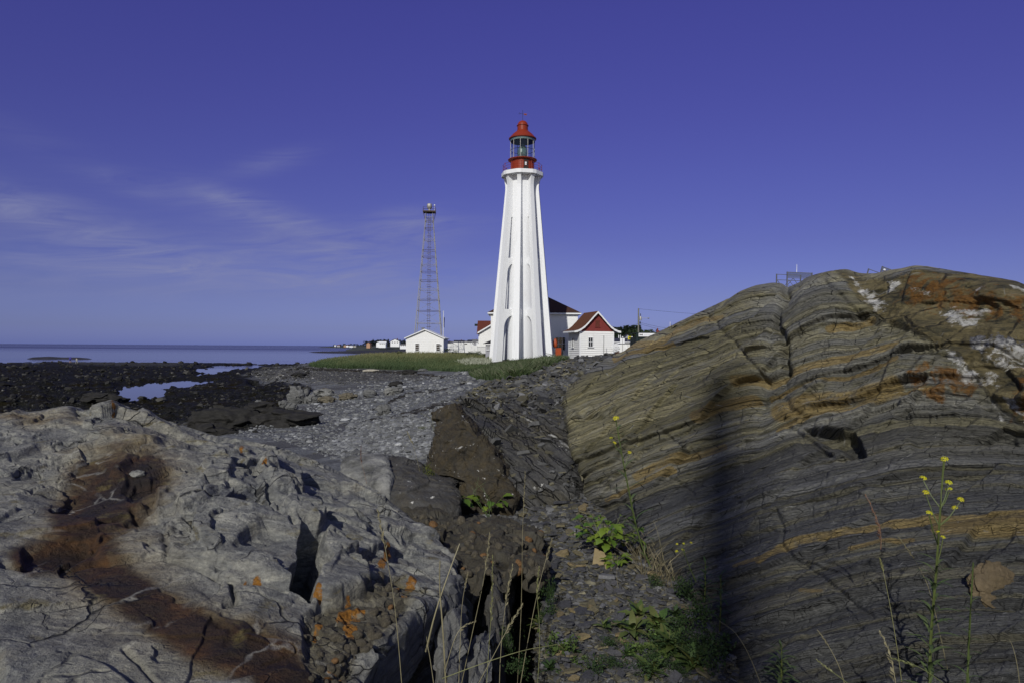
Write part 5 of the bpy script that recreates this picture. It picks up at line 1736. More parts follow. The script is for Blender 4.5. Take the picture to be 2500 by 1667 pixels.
# outlying weed ledges in the shallows
def house(px, py, d, wpx, hpx, wall, roof, label, group, gable='side', cat='house', z=None):
    """small distant house: walls, pitched roof, windows and a chimney; py is the foot in the photograph"""
    p = A(px, py, d)
    k = d / FPX
    w, h = wpx * k, hpx * k
    t = thing('village_house', (p.x, p.y, p.z - 0.4 * k), label, cat, group, rotz=random.uniform(-.12, .12))
    mb = MB()
    dp = max(w * .7, 4.0)
    mb.box((0, dp / 2, h * .30 - 1.0), (w, dp, h * .60 + 2.0))
    if gable == 'front':
        mb.prism([(-w / 2, 0.0, h * .6), (w / 2, 0.0, h * .6), (0, 0.0, h * .97)], (0, 0.1, 0))
    mb.build('wall', wall, t)
    mb = MB()
    e = w * .06
    if gable == 'front':
        for s in (-1, 1):
            mb.prism([(0, -e, h * 1.0), (s * (w / 2 + e), -e, h * .56), (s * (w / 2 + e), -e, h * .52), (0, -e, h * .95)], (0, dp + 2 * e, 0))
    else:
        mb.prism([(-w / 2 - e, -e, h * .58), (-w / 2 - e, dp / 2, h), (-w / 2 - e, dp + e, h * .58)], (w + 2 * e, 0, 0))
    rf = mb.build('roof', roof, t)
    if wpx > 9:
        mb = MB()
        mb.box((w * .22, dp * .5, h * 1.0), (w * .08, w * .08, h * .22))
        mb.build('chimney', M_REDROOF, rf)
        for fx_ in ((-.28, .0, .28) if wpx > 14 else (-.2, .2)):
            mb = MB()
            mb.box((fx_ * w, -0.02, h * .34), (w * .12, 0.08, h * .2))
            mb.build('window', M_GLASSDARK, t)
    return t

HOUSES = [
    (964, 840, 560, 22, 13, M_WHITE, M_GREYROOF, 'front', 'white gabled house far across the bay, second from the shed'),
    (933, 842, 545, 17, 9, M_WHITE, M_WHITE, 'side', 'long white two storey house far across the bay among trees'),
    (923, 841, 548, 9, 8, M_WHITE, M_GREYROOF, 'front', 'white narrow gabled house adjoining the long white house far across the bay'),
    (899, 843, 540, 9, 8, M_PINKWALL, M_REDROOF, 'front', 'tan pink house on the far shore in front of trees'),
    (985, 845, 530, 17, 6, M_WHITE, M_GREYROOF, 'side', 'low white house far off, just left of the shed'),
    (818, 843.5, 1560, 3, 2.6, M_WHITE, M_GREYROOF, 'front', 'tiny white house at the outermost tip of the far point'),
    (826, 844, 1540, 8, 3.2, M_GREYWALL, M_REDROOF, 'side', 'tiny grey house with reddish roof near the far tip'),
    (842, 844.5, 1520, 6, 3.4, M_PINKWALL, M_GREYROOF, 'side', 'tiny pinkish house in the middle of the far point'),
    (848, 844.5, 1510, 6, 3, M_WHITE, M_REDROOF, 'side', 'tiny white house with a red roof in the middle of the far point'),
    (857, 845, 1500, 9, 2.6, M_WHITE, M_GREYROOF, 'side', 'tiny long white building on the far point'),
    (866, 845, 1495, 7, 2.4, M_CREAM, M_GREYROOF, 'side', 'tiny cream house at the right end of the far point'),
]
for px_, py_, d_, w_, h_, a_, b_, g_, lab in HOUSES:
    house(px_, py_, d_, w_, h_, a_, b_, lab, 'houses on the far shore', g_)
VILL = [(1090, 843, 18, 10, M_GREYWALL, M_BLUEROOF, 'grey house with blue slate roof behind the white wall, nearest the flagpole'),
        (1100, 842, 14, 8, M_WHITE, M_GREYROOF, 'white house with grey roof behind left end of white wall'),
        (1121, 842, 24, 11, M_GREYWALL, M_BLUEROOF, 'wide dark roofed house behind the middle of the white wall'),
        (1137, 841, 15, 9, M_GREYWALL, M_GREYROOF, 'grey house with pale roof behind the middle of the white wall'),
        (1149, 841, 16, 11, M_WHITE, M_BLUEROOF, 'white house with dark roof behind sloping end of the white wall'),
        (1160, 841, 13, 12, M_GREYWALL, M_GREYROOF, 'pale grey house seen beside the red roofed house'),
        (1170, 840, 14, 10, M_WHITE, M_GREYROOF, 'white house half hidden by the red roofed house')]
for px_, py_, w_, h_, a_, b_, lab in VILL:
    house(px_, py_ + 1, 300, w_, h_ + 2, a_, b_, lab, 'village houses behind the wall')

# ---- leafy and needled crowns ------------------------------------------------------------------
def leaf_fn(col, var=0.45):
    def fn(g, bs):
        t = g.attr('tone')
        g.put(bs.inputs['Base Color'], g.ramp(t, [(0.0, tuple(c * (1 - var) for c in col)), (0.5, col), (1.0, tuple(c * (1 + var * 1.3) for c in col))]))
        bs.inputs['Roughness'].default_value = 0.7
        bs.inputs['Specular IOR Level'].default_value = 0.2
    return fn
M_SPRUCE = material('spruce_needles', leaf_fn((0.018, 0.030, 0.018)))
M_LEAF = material('broad_leaves', leaf_fn((0.026, 0.042, 0.016)))
M_BUSH = material('bush_leaves', leaf_fn((0.022, 0.032, 0.012)))
M_BUSHLIGHT = material('pale_bush_leaves', leaf_fn((0.060, 0.075, 0.035)))
M_FARTREE = material('far_tree_leaves', leaf_fn((0.022, 0.030, 0.034)))
M_BARK = material('bark', color=(0.05, 0.042, 0.035), vary=0.3)

def cards(cent, size, rng, up=0.2):
    """leaf clumps: one small folded quad per centre"""
    n = len(cent)
    a = rng.normal(size=(n, 3))
    a /= np.linalg.norm(a, axis=1)[:, None]
    b = np.cross(a, rng.normal(size=(n, 3)))
    b /= np.linalg.norm(b, axis=1)[:, None] + 1e-9
    s = (size * rng.uniform(0.6, 1.4, n))[:, None]
    v = np.stack([cent - a * s, cent - b * s * .45, cent + a * s, cent + b * s * .45], 1).reshape(-1, 3)
    f = np.arange(4 * n).reshape(n, 4)
    tone = np.clip(rng.normal(0.5, 0.22, n), 0, 1)
    return v, f, np.stack([tone] * 3, 1)

def spruce_mesh(seed, h=7.0, r=1.5, n=420, mat=None):
    rng = np.random.default_rng(seed)
    z = h * (0.08 + 0.92 * rng.random(n) ** 1.15)
    tier = 0.72 + 0.28 * np.sin(z / h * 34 + rng.normal(0, .3, n))
    rad = r * (1 - z / h) ** 0.85 * tier * rng.uniform(0.25, 1.05, n) + 0.05
    t = rng.uniform(0, 2 * PI, n)
    c = np.stack([rad * np.cos(t), rad * np.sin(t), z - rad * .25], 1)
    v, f, tone = cards(c, h * 0.050, rng)
    return mesh_np('crown', v, f, mat or M_SPRUCE, fcol=tone)
def round_mesh(seed, h=6.0, r=2.2, n=700, mat=None, low=0.25, card=0.055):
    rng = np.random.default_rng(seed)
    lobes = rng.normal(size=(9, 3)) * np.array([r * .45, r * .45, h * .16]) + np.array([0, 0, h * (low + (1 - low) * .5)])
    k = rng.integers(0, 9, n)
    dv = rng.normal(size=(n, 3))
    dv /= np.linalg.norm(dv, axis=1)[:, None]
    c = lobes[k] + dv * (rng.random((n, 1)) ** .4) * np.array([r * .55, r * .55, h * (1 - low) * .30])
    c[:, 2] = np.clip(c[:, 2], 0.02 * h, h * 1.05)
    v, f, tone = cards(c, h * card, rng)
    return mesh_np('crown', v, f, mat or M_LEAF, fcol=tone)
tm = MB()
tm.tube([(0, 0, -0.5), (0.03, 0, 3), (0, 0, 6)], [0.14, 0.09, 0.03], 6)
TRUNK = bpy.data.meshes.new('trunk')
TRUNK.from_pydata(tm.v, [], tm.f)
TRUNK.materials.append(M_BARK)
SPR = [spruce_mesh(100 + i, n=800) for i in range(4)]
RND = [round_mesh(200 + i) for i in range(3)]
FSP = [spruce_mesh(120 + i, mat=M_FARTREE, n=160) for i in range(2)]
FRN = [round_mesh(220 + i, mat=M_FARTREE, n=220, card=.09) for i in range(2)]
def tree(name, loc, s, crown, label, group, cat='tree', sxy=1.0):
    t = thing(name, loc, label, cat, group, rotz=random.uniform(0, 6.2))
    t.scale = (s * sxy, s * sxy, s)
    link(bpy.data.objects.new('trunk', TRUNK), t)
    link(bpy.data.objects.new('crown', crown), t)
    return t
for i in range(34):
    px_ = 1482 + i * 2.35 + random.uniform(-1.5, 1.5)
    top = 802 + 3 * math.sin(i * .9) + random.uniform(-5, 4)
    d_ = random.uniform(205, 250)
    p = A(px_, 846, d_)
    tree('spruce_tree', p, max(3, (847 - top)) * d_ / FPX / 7.0, SPR[i % 4], 'dark spruce in the row behind the hut and utility pole', 'spruces behind the village', sxy=1.9)
for i in range(18):
    px_ = 1566 + i * 2.7
    d_ = random.uniform(200, 240)
    p = A(px_, 846, d_)
    tree('bushy_tree', p, (random.uniform(26, 40)) * d_ / FPX / 6.0, RND[i % 3], 'rounded dark tree behind the sloping outcrop and green shop', 'rounded trees behind the shop')
p = A(1548, 846, 150)
tree('broadleaf_tree', p, 48 * 150 / FPX / 6, RND[0], 'tallest dark broadleaf tree just left of the utility pole', None)
for i in range(60):
    px_ = 893 + 100 * random.random()
    d_ = random.uniform(600, 700)
    top = np.interp(px_, [890, 900, 930, 960, 1000], [836, 833, 832, 831, 834]) + random.uniform(-2.5, 2)
    p = A(px_, 845, d_)
    tree('far_tree', p, (846 - top) * d_ / FPX / 6.5, (FSP + FRN)[i % 4], 'small dark tree in the wooded bank across the bay', 'trees across the bay', sxy=1.6)
for px_, top in [(815.5, 841), (839, 838.5), (851, 840.5), (856, 839), (864, 839), (872, 839.5), (832, 840.5), (846, 841), (886, 839), (880, 841)]:
    p = A(px_, 845, 1600)
    tree('point_tree', p, (846 - top) * 1600 / FPX / 6, FRN[0], 'tiny dark tree among the houses on the far point', 'trees on the far point', sxy=1.4)
for i in range(26):
    px_ = 1083 + 110 * random.random()
    p = A(px_, 845, 360)
    tree('village_tree', p, random.uniform(8, 13) * 360 / FPX / 6, FRN[i % 2], 'small dark tree among the village houses behind the wall', 'trees in the village', sxy=1.2)

# ---- white sea wall and railing between shed and house ------------------------------------------
wp = A(1090, 862, 166)
SW = thing('sea_wall', (wp.x, wp.y, wp.z - 1.0), 'stained white concrete wall with stepped top between shed and red roofed house', 'wall')
k_ = 166 / FPX
ZW = lambda y: (847 - y) * k_ + EYE - SW.location.z
XW = lambda x: (x - 1090) * k_
for (x0, x1, y0, y1) in [(1091, 1107, 840.5, 840.5), (1107, 1148, 837, 837), (1148, 1154, 838, 845), (1154, 1172, 844.5, 844.5)]:
    mb = MB()
    mb.prism([(XW(x0), 0, 0), (XW(x1) - .01, 0, 0), (XW(x1) - .01, 0, ZW(y1)), (XW(x0), 0, ZW(y0))], (0, 0.6, 0))
    mb.build('wall_section', M_STAIN, SW)
mb = MB()
mb.box((XW(1137), -0.02, ZW(840.5)), (0.65, 0.06, 0.18))
mb.build('drain_slot', M_DARK, SW)
for i in range(9):
    px_ = [1088, 1099, 1104, 1112, 1117, 1127, 1133, 1140, 1156][i]
    p = A(px_, 846, 172 + i)
    pm_ = thing('mast_pole', (p.x, p.y, p.z - 0.5), 'thin pale pole rising behind the white wall', 'pole', 'thin poles behind the white wall')
    mb = MB()
    mb.tube([(0, 0, 0), (0, 0, random.uniform(1.4, 2.2))], 0.05, 5)
    mb.tube([(-.3, 0, 1.2), (.3, 0, 1.2)], 0.03, 4)
    mb.build('pole', M_GALV, pm_)
p = A(1180, 862, 120)
FN = thing('picket_railing', (p.x, p.y, p.z - .3), 'thin grey picket railing in front of the red roofed house', 'railing')
for i in range(19):
    mb = MB()
    mb.box(((i - 9) * 0.115, 0, 0.75), (0.03, 0.03, 1.5))
    mb.build('picket', M_GREYROOF, FN)
for z in (0.25, 1.4):
    mb = MB()
    mb.box((0, 0.035, z), (2.2, 0.03, 0.05))
    mb.build('rail', M_GREYROOF, FN)

# ================================================================== THINGS TO THE RIGHT OF THE HUT
up = A(1558.5, 850, 92)
UP = thing('utility_pole', (up.x, up.y, up.z - 1.0), 'weathered wooden utility pole with transformer and street lamp arm', 'utility pole')
k_ = 92 / FPX
ZU = lambda y: (847 - y) * k_ + EYE - UP.location.z
mb = MB()
mb.tube([(0, 0, 0), (0, 0, ZU(752))], [0.14, 0.09], 10)
mb.build('pole', M_POLE, UP, smooth=True)
mb = MB()
mb.lathe([(0.0, 0), (0.13, 0.02), (0.15, 0.1), (0.15, 0.5), (0.10, 0.58), (0.0, 0.6)], 12, (0.26, -0.05, ZU(782)))
mb.build('transformer', M_GALV, UP, smooth=True)
mb = MB()
mb.lathe([(0.0, 0), (0.045, 0.0), (0.045, 0.25), (0.07, 0.27), (0.03, 0.35), (0.0, 0.36)], 8, (0.26, -.05, ZU(771)))
mb.build('insulator', M_DARK, UP)
mb = MB()
mb.tube([(0.1, 0, ZU(777.5)), (0.6, -.05, ZU(775.8)), (1.15, -.1, ZU(775.6))], 0.03, 6)
arm = mb.build('lamp_arm', M_GALV, UP)
mb = MB()
mb.lathe([(0.0, 0.08), (0.10, 0.06), (0.15, 0.0), (0.10, -0.06), (0.0, -0.10)], 10, (1.32, -.1, ZU(775.8)))
mb.build('lamp_head', M_GALV, arm, smooth=True)
mb = MB()
mb.box((0.22, -0.05, ZU(787)), (0.14, 0.14, 0.3))
mb.build('meter_box', M_DARK, UP)
for (y0, x1, y1, d1) in [(753, 1990, 775, 88), (785, 1720, 806, 80), (788, 1700, 812, 80), (789, 1440, 806, 112)]:
    a = Vector((up.x, up.y, 0))
    a.z = (847 - y0) * k_ + EYE
    b = A(x1, y1, d1)
    mb = MB()
    pts = []
    for t in np.linspace(0, 1, 14):
        q = a.lerp(b, t)
        q.z -= 0.35 * 4 * t * (1 - t)
        pts.append(q)
    mb.tube(pts, 0.013, 4)
    w = mb.build('power_line', M_DARK)
    tag(w, {753: 'topmost single power line running right from the pole top', 785: 'upper of the two sagging lines right of the utility pole', 788: 'lower of the two sagging lines right of the utility pole', 789: 'line running left from the utility pole above the trees'}[y0], 'power line', 'lines on the utility pole')
# green shop with the white fascia
gp_ = A(1558, 850, 78)
GS = thing('green_shop', (gp_.x, gp_.y, gp_.z - 1.5), 'dark green shop with a white lettered sign board half behind outcrop', 'shop')
k_ = 78 / FPX
ZG_ = lambda y: (847 - y) * k_ + EYE - GS.location.z
mb = MB()
mb.box((1.9, 2.5, ZG_(821) / 2), (3.9, 5.0, ZG_(821)))
mb.build('wall', M_GREEN, GS)
mb = MB()
mb.box((-0.14, -0.12, ZG_(812) / 2), (0.27, 0.27, ZG_(812)))
mb.build('corner_post', M_GREEN, GS)
mb = MB()
mb.box((2.0, -0.11, ZG_(816.4)), (4.0, 0.14, 8.2 * k_))
sg = mb.build('sign_board', M_WHITE, GS)
mb = MB()
mb.box((1.9, 2.5, ZG_(811.5)), (4.0, 5.2, 0.12))
rf = mb.build('roof', M_GREEN, GS)
M_INK = material('sign_ink', color=(0.02, 0.02, 0.03), vary=0.02)
M_INKG = material('sign_ink_grey', color=(0.30, 0.32, 0.38), vary=0.02)
def lettering(txt, size, loc, mat, parent, bold=0.0):
    cu = bpy.data.curves.new('lettering', 'FONT')
    cu.body = txt
    cu.size = size
    cu.extrude = 0.008
    cu.offset = bold
    cu.materials.append(mat)
    tmp = bpy.data.objects.new('lettering_curve', cu)
    COL.objects.link(tmp)
    bpy.context.view_layer.update()
    me = bpy.data.meshes.new_from_object(tmp.evaluated_get(bpy.context.evaluated_depsgraph_get()))
    bpy.data.objects.remove(tmp)
    o = bpy.data.objects.new('lettering', me)
    link(o, parent)
    o.location = loc
    o.rotation_euler = (PI / 2, 0, 0)
    return o
lettering('D+E', 0.20, (0.11, -0.192, ZG_(817.6)), M_INK, sg, 0.012)
mb = MB()
for i, (x0, w_) in enumerate([(0.64, .09), (.75, .07), (.84, .10), (.97, .06), (1.09, .10), (1.21, .07), (1.30, .09)]):
    mb.box((x0 + w_ / 2, -0.186, ZG_(817.0)), (w_ * .8, 0.012, 0.045))
mb.build('small_print', M_INKG, sg)
# red finial beyond the shop
rp_ = A(1605.5, 812, 84)
RF = thing('roof_cupola', (rp_.x, rp_.y, rp_.z), 'small red bell shaped cupola on pale base above the outcrop slope', 'cupola')
k_ = 84 / FPX
mb = MB()
mb.lathe([(3.3 * k_, 0), (3.2 * k_, 3 * k_), (2.6 * k_, 5 * k_), (1.2 * k_, 7 * k_), (1.1 * k_, 8.5 * k_), (1.3 * k_, 9.5 * k_), (0.9 * k_, 10.6 * k_), (0, 11 * k_)], 12)
mb.build('bell', M_GABLE, RF, smooth=True)
mb = MB()
mb.lathe([(2.2 * k_, -60 * k_), (2.2 * k_, 0), (0, 0.01)], 12)
mb.build('base', M_GREYWALL, RF)
# antenna
ap = A(1637, 800, 84)
AN = thing('antenna', (ap.x, ap.y, ap.z - 2.0), 'thin white whip antenna pair rising from behind the sloping outcrop', 'antenna')
mb = MB()
mb.tube([(-.05, 0, 0), (-.05, 0, 2.0 + 14 * k_)], 0.025, 5)
mb.build('white_whip', M_WHITE, AN)
mb = MB()
mb.tube([(.06, 0, 0), (.06, 0, 2.0 + 9 * k_)], 0.03, 5)
mb.build('grey_whip', M_DARK, AN)
# white bungalow with dark roof and gable wing
wb = A(1512, 852, 128)
WB = thing('white_bungalow', (wb.x, wb.y, wb.z - .6), 'low white bungalow with long dark roof right of the gabled hut', 'house')
k_ = 128 / FPX
ZQ = lambda y: (847 - y) * k_ + EYE - WB.location.z
XQ = lambda x: (x - 1512) * k_
mb = MB()
mb.prism([(XQ(1480), 0, 0), (XQ(1540), 0, 0), (XQ(1540), 0, ZQ(835)), (XQ(1480), 0, ZQ(835))], (0, 6, 0))
mb.build('wall', M_WHITE2, WB)
mb = MB()
mb.prism([(XQ(1478), -0.4, ZQ(834)), (XQ(1478), 3, ZQ(824)), (XQ(1478), 6.4, ZQ(834))], (XQ(1548) - XQ(1478), 0, 0))
mb.build('roof', M_BLUEROOF, WB)
mb = MB()
mb.box((XQ(1507), -0.42, ZQ(834.6)), (XQ(1537) - XQ(1478), 0.06, 0.14))
mb.build('gutter', M_WHITE, WB)
mb = MB()
mb.prism([(XQ(1537), -1.0, 0), (XQ(1578), -1.0, 0), (XQ(1578), -1.0, ZQ(834)), (XQ(1557), -1.0, ZQ(826.5)), (XQ(1537), -1.0, ZQ(834))], (0, 5, 0))
mb.build('gable_wing', M_WHITE2, WB)
mb = MB()
mb.prism([(XQ(1535.5), -1.4, ZQ(834.8)), (XQ(1557), -1.4, ZQ(826.8)), (XQ(1557), -1.4, ZQ(825.4)), (XQ(1535.5), -1.4, ZQ(833.4))], (0, 5.5, 0))
mb.build('wing_roof', M_WHITE, WB)
mb = MB()
mb.box((XQ(1549), -1.02, ZQ(838.5)), (XQ(1556) - XQ(1541), 0.05, 0.12))
mb.build('lintel', M_DARK, WB)
for x_ in (1527, 1533):
    mb = MB()
    mb.box((XQ(x_), -0.03, ZQ(844)), (3.2 * k_, 0.06, 11 * k_))
    mb.build('door', M_WHITE, WB)
for x_, lab in ((1510.5, 'left of the two thin white chimney pipes behind the bungalow'), (1514.8, 'right of the two thin white chimney pipes behind the bungalow')):
    p = A(x_, 826, 150)
    t = thing('chimney_pipe', (p.x, p.y, p.z - 1), lab, 'chimney', 'white pipes behind the bungalow')
    mb = MB()
    mb.tube([(0, 0, 0), (0, 0, 1 + 8 * 150 / FPX)], 0.09, 6)
    mb.build('pipe', M_WHITE, t)
house(1532.5, 834, 175, 13, 18, M_GREYWALL, M_BLUEROOF, 'grey gabled house above the bungalow roof, behind yellow sign', None, 'front')
# big pale panel, posts, signs
p = A(1519.5, 862, 96)
PN = thing('white_signboard', (p.x, p.y, p.z - .5), 'tall blank white panel on a thin post in front of bungalow', 'panel')
k_ = 96 / FPX
mb = MB()
mb.box((0, 0.06, .5 + (862 - 832) * k_), (11 * k_, 0.05, 13 * k_))
mb.build('board', M_WHITE, PN)
mb = MB()
mb.tube([(0, 0, 0), (0, 0, .5 + 36 * k_)], 0.03, 6)
mb.build('post', M_GALV, PN)
p = A(1533, 862, 100)
YS = thing('yellow_sign', (p.x, p.y, p.z - .5), 'square yellow warning sign with a dark symbol on grey post', 'sign')
k_ = 100 / FPX
mb = MB()
mb.tube([(0, 0, 0), (0, 0, .5 + 40 * k_)], 0.03, 6)
mb.build('post', M_GALV, YS)
mb = MB()
mb.box((3.6 * k_, -0.04, .5 + 37 * k_), (7.6 * k_, 0.03, 7.4 * k_))
b = mb.build('board', M_YELLOW, YS)
mb = MB()
mb.lathe([(0.10, -0.006), (0.10, 0.006)], 12)
o = mb.build('symbol', M_INK, b)
o.location = (3.6 * k_, -0.06, .5 + 37 * k_)
o.rotation_euler = (PI / 2, 0, 0)
o.scale = (0.85, 1.45, 1)
for x_, lab in ((1520, 'white globe lamp above the tall white panel'), (1543, 'white globe lamp right of the yellow sign')):
    p = A(x_, 823, 118)
    t = thing('globe_lamp', (p.x, p.y, p.z), lab, 'lamp', 'white globe lamps')
    mb = MB()
    mb.lathe([(0.02, -0.12), (0.11, -0.08), (0.14, 0.0), (0.10, 0.09), (0.0, 0.13)], 10)
    mb.build('globe', M_WHITE, t, smooth=True)
    mb = MB()
    mb.tube([(0, 0, -2.4), (0, 0, -0.1)], 0.035, 6)
    mb.build('post', M_DARK, t)
p = A(1474, 872, 100)
t = thing('thin_post', (p.x, p.y, p.z - .4), 'thin dark steel post standing before the right side of the gabled hut', 'post')
mb = MB()
mb.tube([(0, 0, 0), (0, 0, .4 + 51 * 100 / FPX)], 0.035, 6)
mb.lathe([(0.05, 0), (0.05, 0.05), (0, 0.06)], 6, (0, 0, .4 + 51 * 100 / FPX))
mb.build('post', M_DARK, t)
p = A(1480, 872, 97)
BE = thing('low_bench', (p.x, p.y, p.z), 'low dark plank bench at the right foot of the gabled hut', 'bench')
mb = MB()
mb.box((0, 0, 0.22), (1.5, 0.5, 0.07))
mb.build('seat', M_POLE, BE)
for s in (-.6, .6):
    mb = MB()
    mb.box((s, 0, -.1), (0.1, 0.4, 0.56))
    mb.build('leg', M_DARK, BE)
# heap of white boards
words_ = ['topmost', 'second from the top', 'third from the top', 'fourth from the top', 'fifth from the top', 'lowest']
for i in range(6):
    p = A(1504.5 + random.uniform(-1, 1), 840 + i * 3.3, 101)
    t = thing('white_board', (p.x, p.y, p.z), f'whitewashed board, {words_[i]} in the heap right of the hut', 'board', 'heap of white boards')
    t.rotation_euler = (0.1, random.uniform(-.28, -.02), random.uniform(-.3, .3))
    mb = MB()
    L = random.uniform(1.0, 1.4)
    mb.raw([(-L / 2, -.12, 0), (L / 2, -.12, 0), (L / 2 - .1, .14, 0), (-L / 2 + .05, .12, 0), (-L / 2 + .04, -.12, .12), (L / 2 - .06, -.11, .13), (L / 2 - .1, .12, .13), (-L / 2 + .08, .11, .12)],
           [(3, 2, 1, 0), (4, 5, 6, 7), (0, 1, 5, 4), (1, 2, 6, 5), (2, 3, 7, 6), (3, 0, 4, 7)])
    mb.build('board', M_WHITE, t)
p = A(1495.5, 868, 99)
t = thing('litter_bin', (p.x, p.y, p.z - .2), 'small pale rounded bin below the heap of white boards', 'bin')
mb = MB()
mb.lathe([(0.20, 0), (0.24, .55), (0.25, .58), (0.22, .6)], 12)
mb.build('body', M_GREYWALL, t, smooth=True)
mb = MB()
mb.lathe([(0.26, .60), (0.22, .72), (0, .78)], 12)
mb.build('lid', M_WHITE, t, smooth=True)
# steel lattice frames behind the crest of the outcrop
def lattice(px, py_top, wpx, d, tilt, label, whip):
    p = A(px, py_top, d)
    k = d / FPX
    h, w = 6.5, wpx * k
    o = thing('lattice_frame', (p.x, p.y, p.z - h), label, 'steel frame')
    o.rotation_euler = (0, tilt, 0.12)
    for sx in (-1, 1):
        for sy in (0, 1):
            mb = MB()
            mb.box((sx * w / 2, sy * w * .8, h / 2), (0.09, 0.09, h))
            mb.build('leg', M_GALVD, o)
    for z in (h - 0.04, h - 0.55, h - 1.3, h - 2.4):
        mb = MB()
        mb.box((0, 0, z), (w - .1, 0.05, 0.05))
        mb.build('rail', M_GALVD, o)
        mb = MB()
        mb.box((0, w * .8, z), (w - .1, 0.05, 0.05))
        mb.build('rail', M_GALVD, o)
    nb = 4
    for i in range(nb):
        x0, x1 = -w / 2 + w * i / nb, -w / 2 + w * (i + 1) / nb
        for (za, zb) in ((h - .55, h - 1.3), (h - 1.3, h - 2.4)):
            mb = MB()
            mb.tube([(x0, .03, za if i % 2 else zb), (x1, .03, zb if i % 2 else za)], 0.028, 4)
            mb.build('brace', M_GALVD, o)
            mb = MB()
            mb.tube([(x0 + .05, w * .8, zb if i % 2 else za), (x1 + .05, w * .8, za if i % 2 else zb)], 0.028, 4)
            mb.build('brace', M_GALVD, o)
    mb = MB()
    mb.box((0, -0.03, h - .28), (w - .12, 0.02, 0.44))
    mb.build('mesh_panel', M_NET, o)
    if whip:
        mb = MB()
        mb.tube([(-w * .12, 0, h), (-w * .12, 0, h + 19 * k)], [0.03, 0.018], 5)
        mb.build('whip', M_WHITE, o)
    else:
        mb = MB()
        mb.lathe([(0, -.1), (.1, -.06), (.12, .05), (0, .12)], 8, (-w * .42, -.12, h - .3))
        mb.build('lamp', M_WHITE, o, smooth=True)
M_GALVD = material('dull_steel', color=(0.10, 0.105, 0.125), vary=0.2)
lattice(1949, 665, 64, 62, 0.02, 'upright steel lattice frame with a white whip behind the outcrop notch', True)
lattice(2136, 652, 66, 62, 0.30, 'tilted steel lattice frame with small white lamp behind outcrop crest', False)

# ================================================================== ROCKS IN THE MIDDLE DISTANCE
def slate_fn(tint=(1, 1, 1), brown=0.0, specks=0.0, pale=0.0):
    def fn(g, bs):
        pos = g.n('ShaderNodeTexCoord').outputs['Object']
        st = g.vmul(g.vadd(pos, (0, 0, 0)), (1.0, 1.0, 1.0))
        n1 = g.noise(g.vmul(st, (2, 2, 5)), 1.6, 6, 0.65)
        n2 = g.noise(pos, 9.0, 6, 0.7)
        gr = g.noise(pos, 45.0, 5, 0.7)
        c = g.ramp(n1, [(0.25, tuple(.035 * t for t in tint)), (0.5, tuple(.075 * t for t in tint)), (0.75, tuple(.13 * t for t in tint))])
        if brown:
            c = g.mix(g.m('MULTIPLY', g.step(n2, 0.35, 0.6), brown), c, g.ramp(gr, [(0.3, (0.040, 0.028, 0.012)), (0.7, (0.105, 0.078, 0.035))]))
        if pale:
            c = g.mix(g.m('MULTIPLY', g.step(n1, 0.35, 0.6), pale), c, g.ramp(n2, [(0.3, (0.20, 0.20, 0.195)), (0.7, (0.36, 0.355, 0.33))]))
        c = g.mix(0.35, c, g.ramp(gr, [(0.3, (0.04, 0.04, 0.04)), (0.7, (0.26, 0.26, 0.25))]), 'OVERLAY')
        if specks:
            sp_ = g.noise(pos, 11.0, 7, 0.72)
            c = g.mix(g.m('MULTIPLY', g.step(sp_, 0.625, 0.66), specks), c, (0.50, 0.49, 0.46))
        g.put(bs.inputs['Base Color'], c)
        bs.inputs['Roughness'].default_value = 0.85
        bs.inputs['Specular IOR Level'].default_value = 0.25
        g.put(bs.inputs['Normal'], g.bump(g.m('ADD', n2, g.m('MULTIPLY', gr, .5)), 0.7, 0.03))
    return fn
M_MID = material('gully_slate', slate_fn(brown=.35, specks=.9))
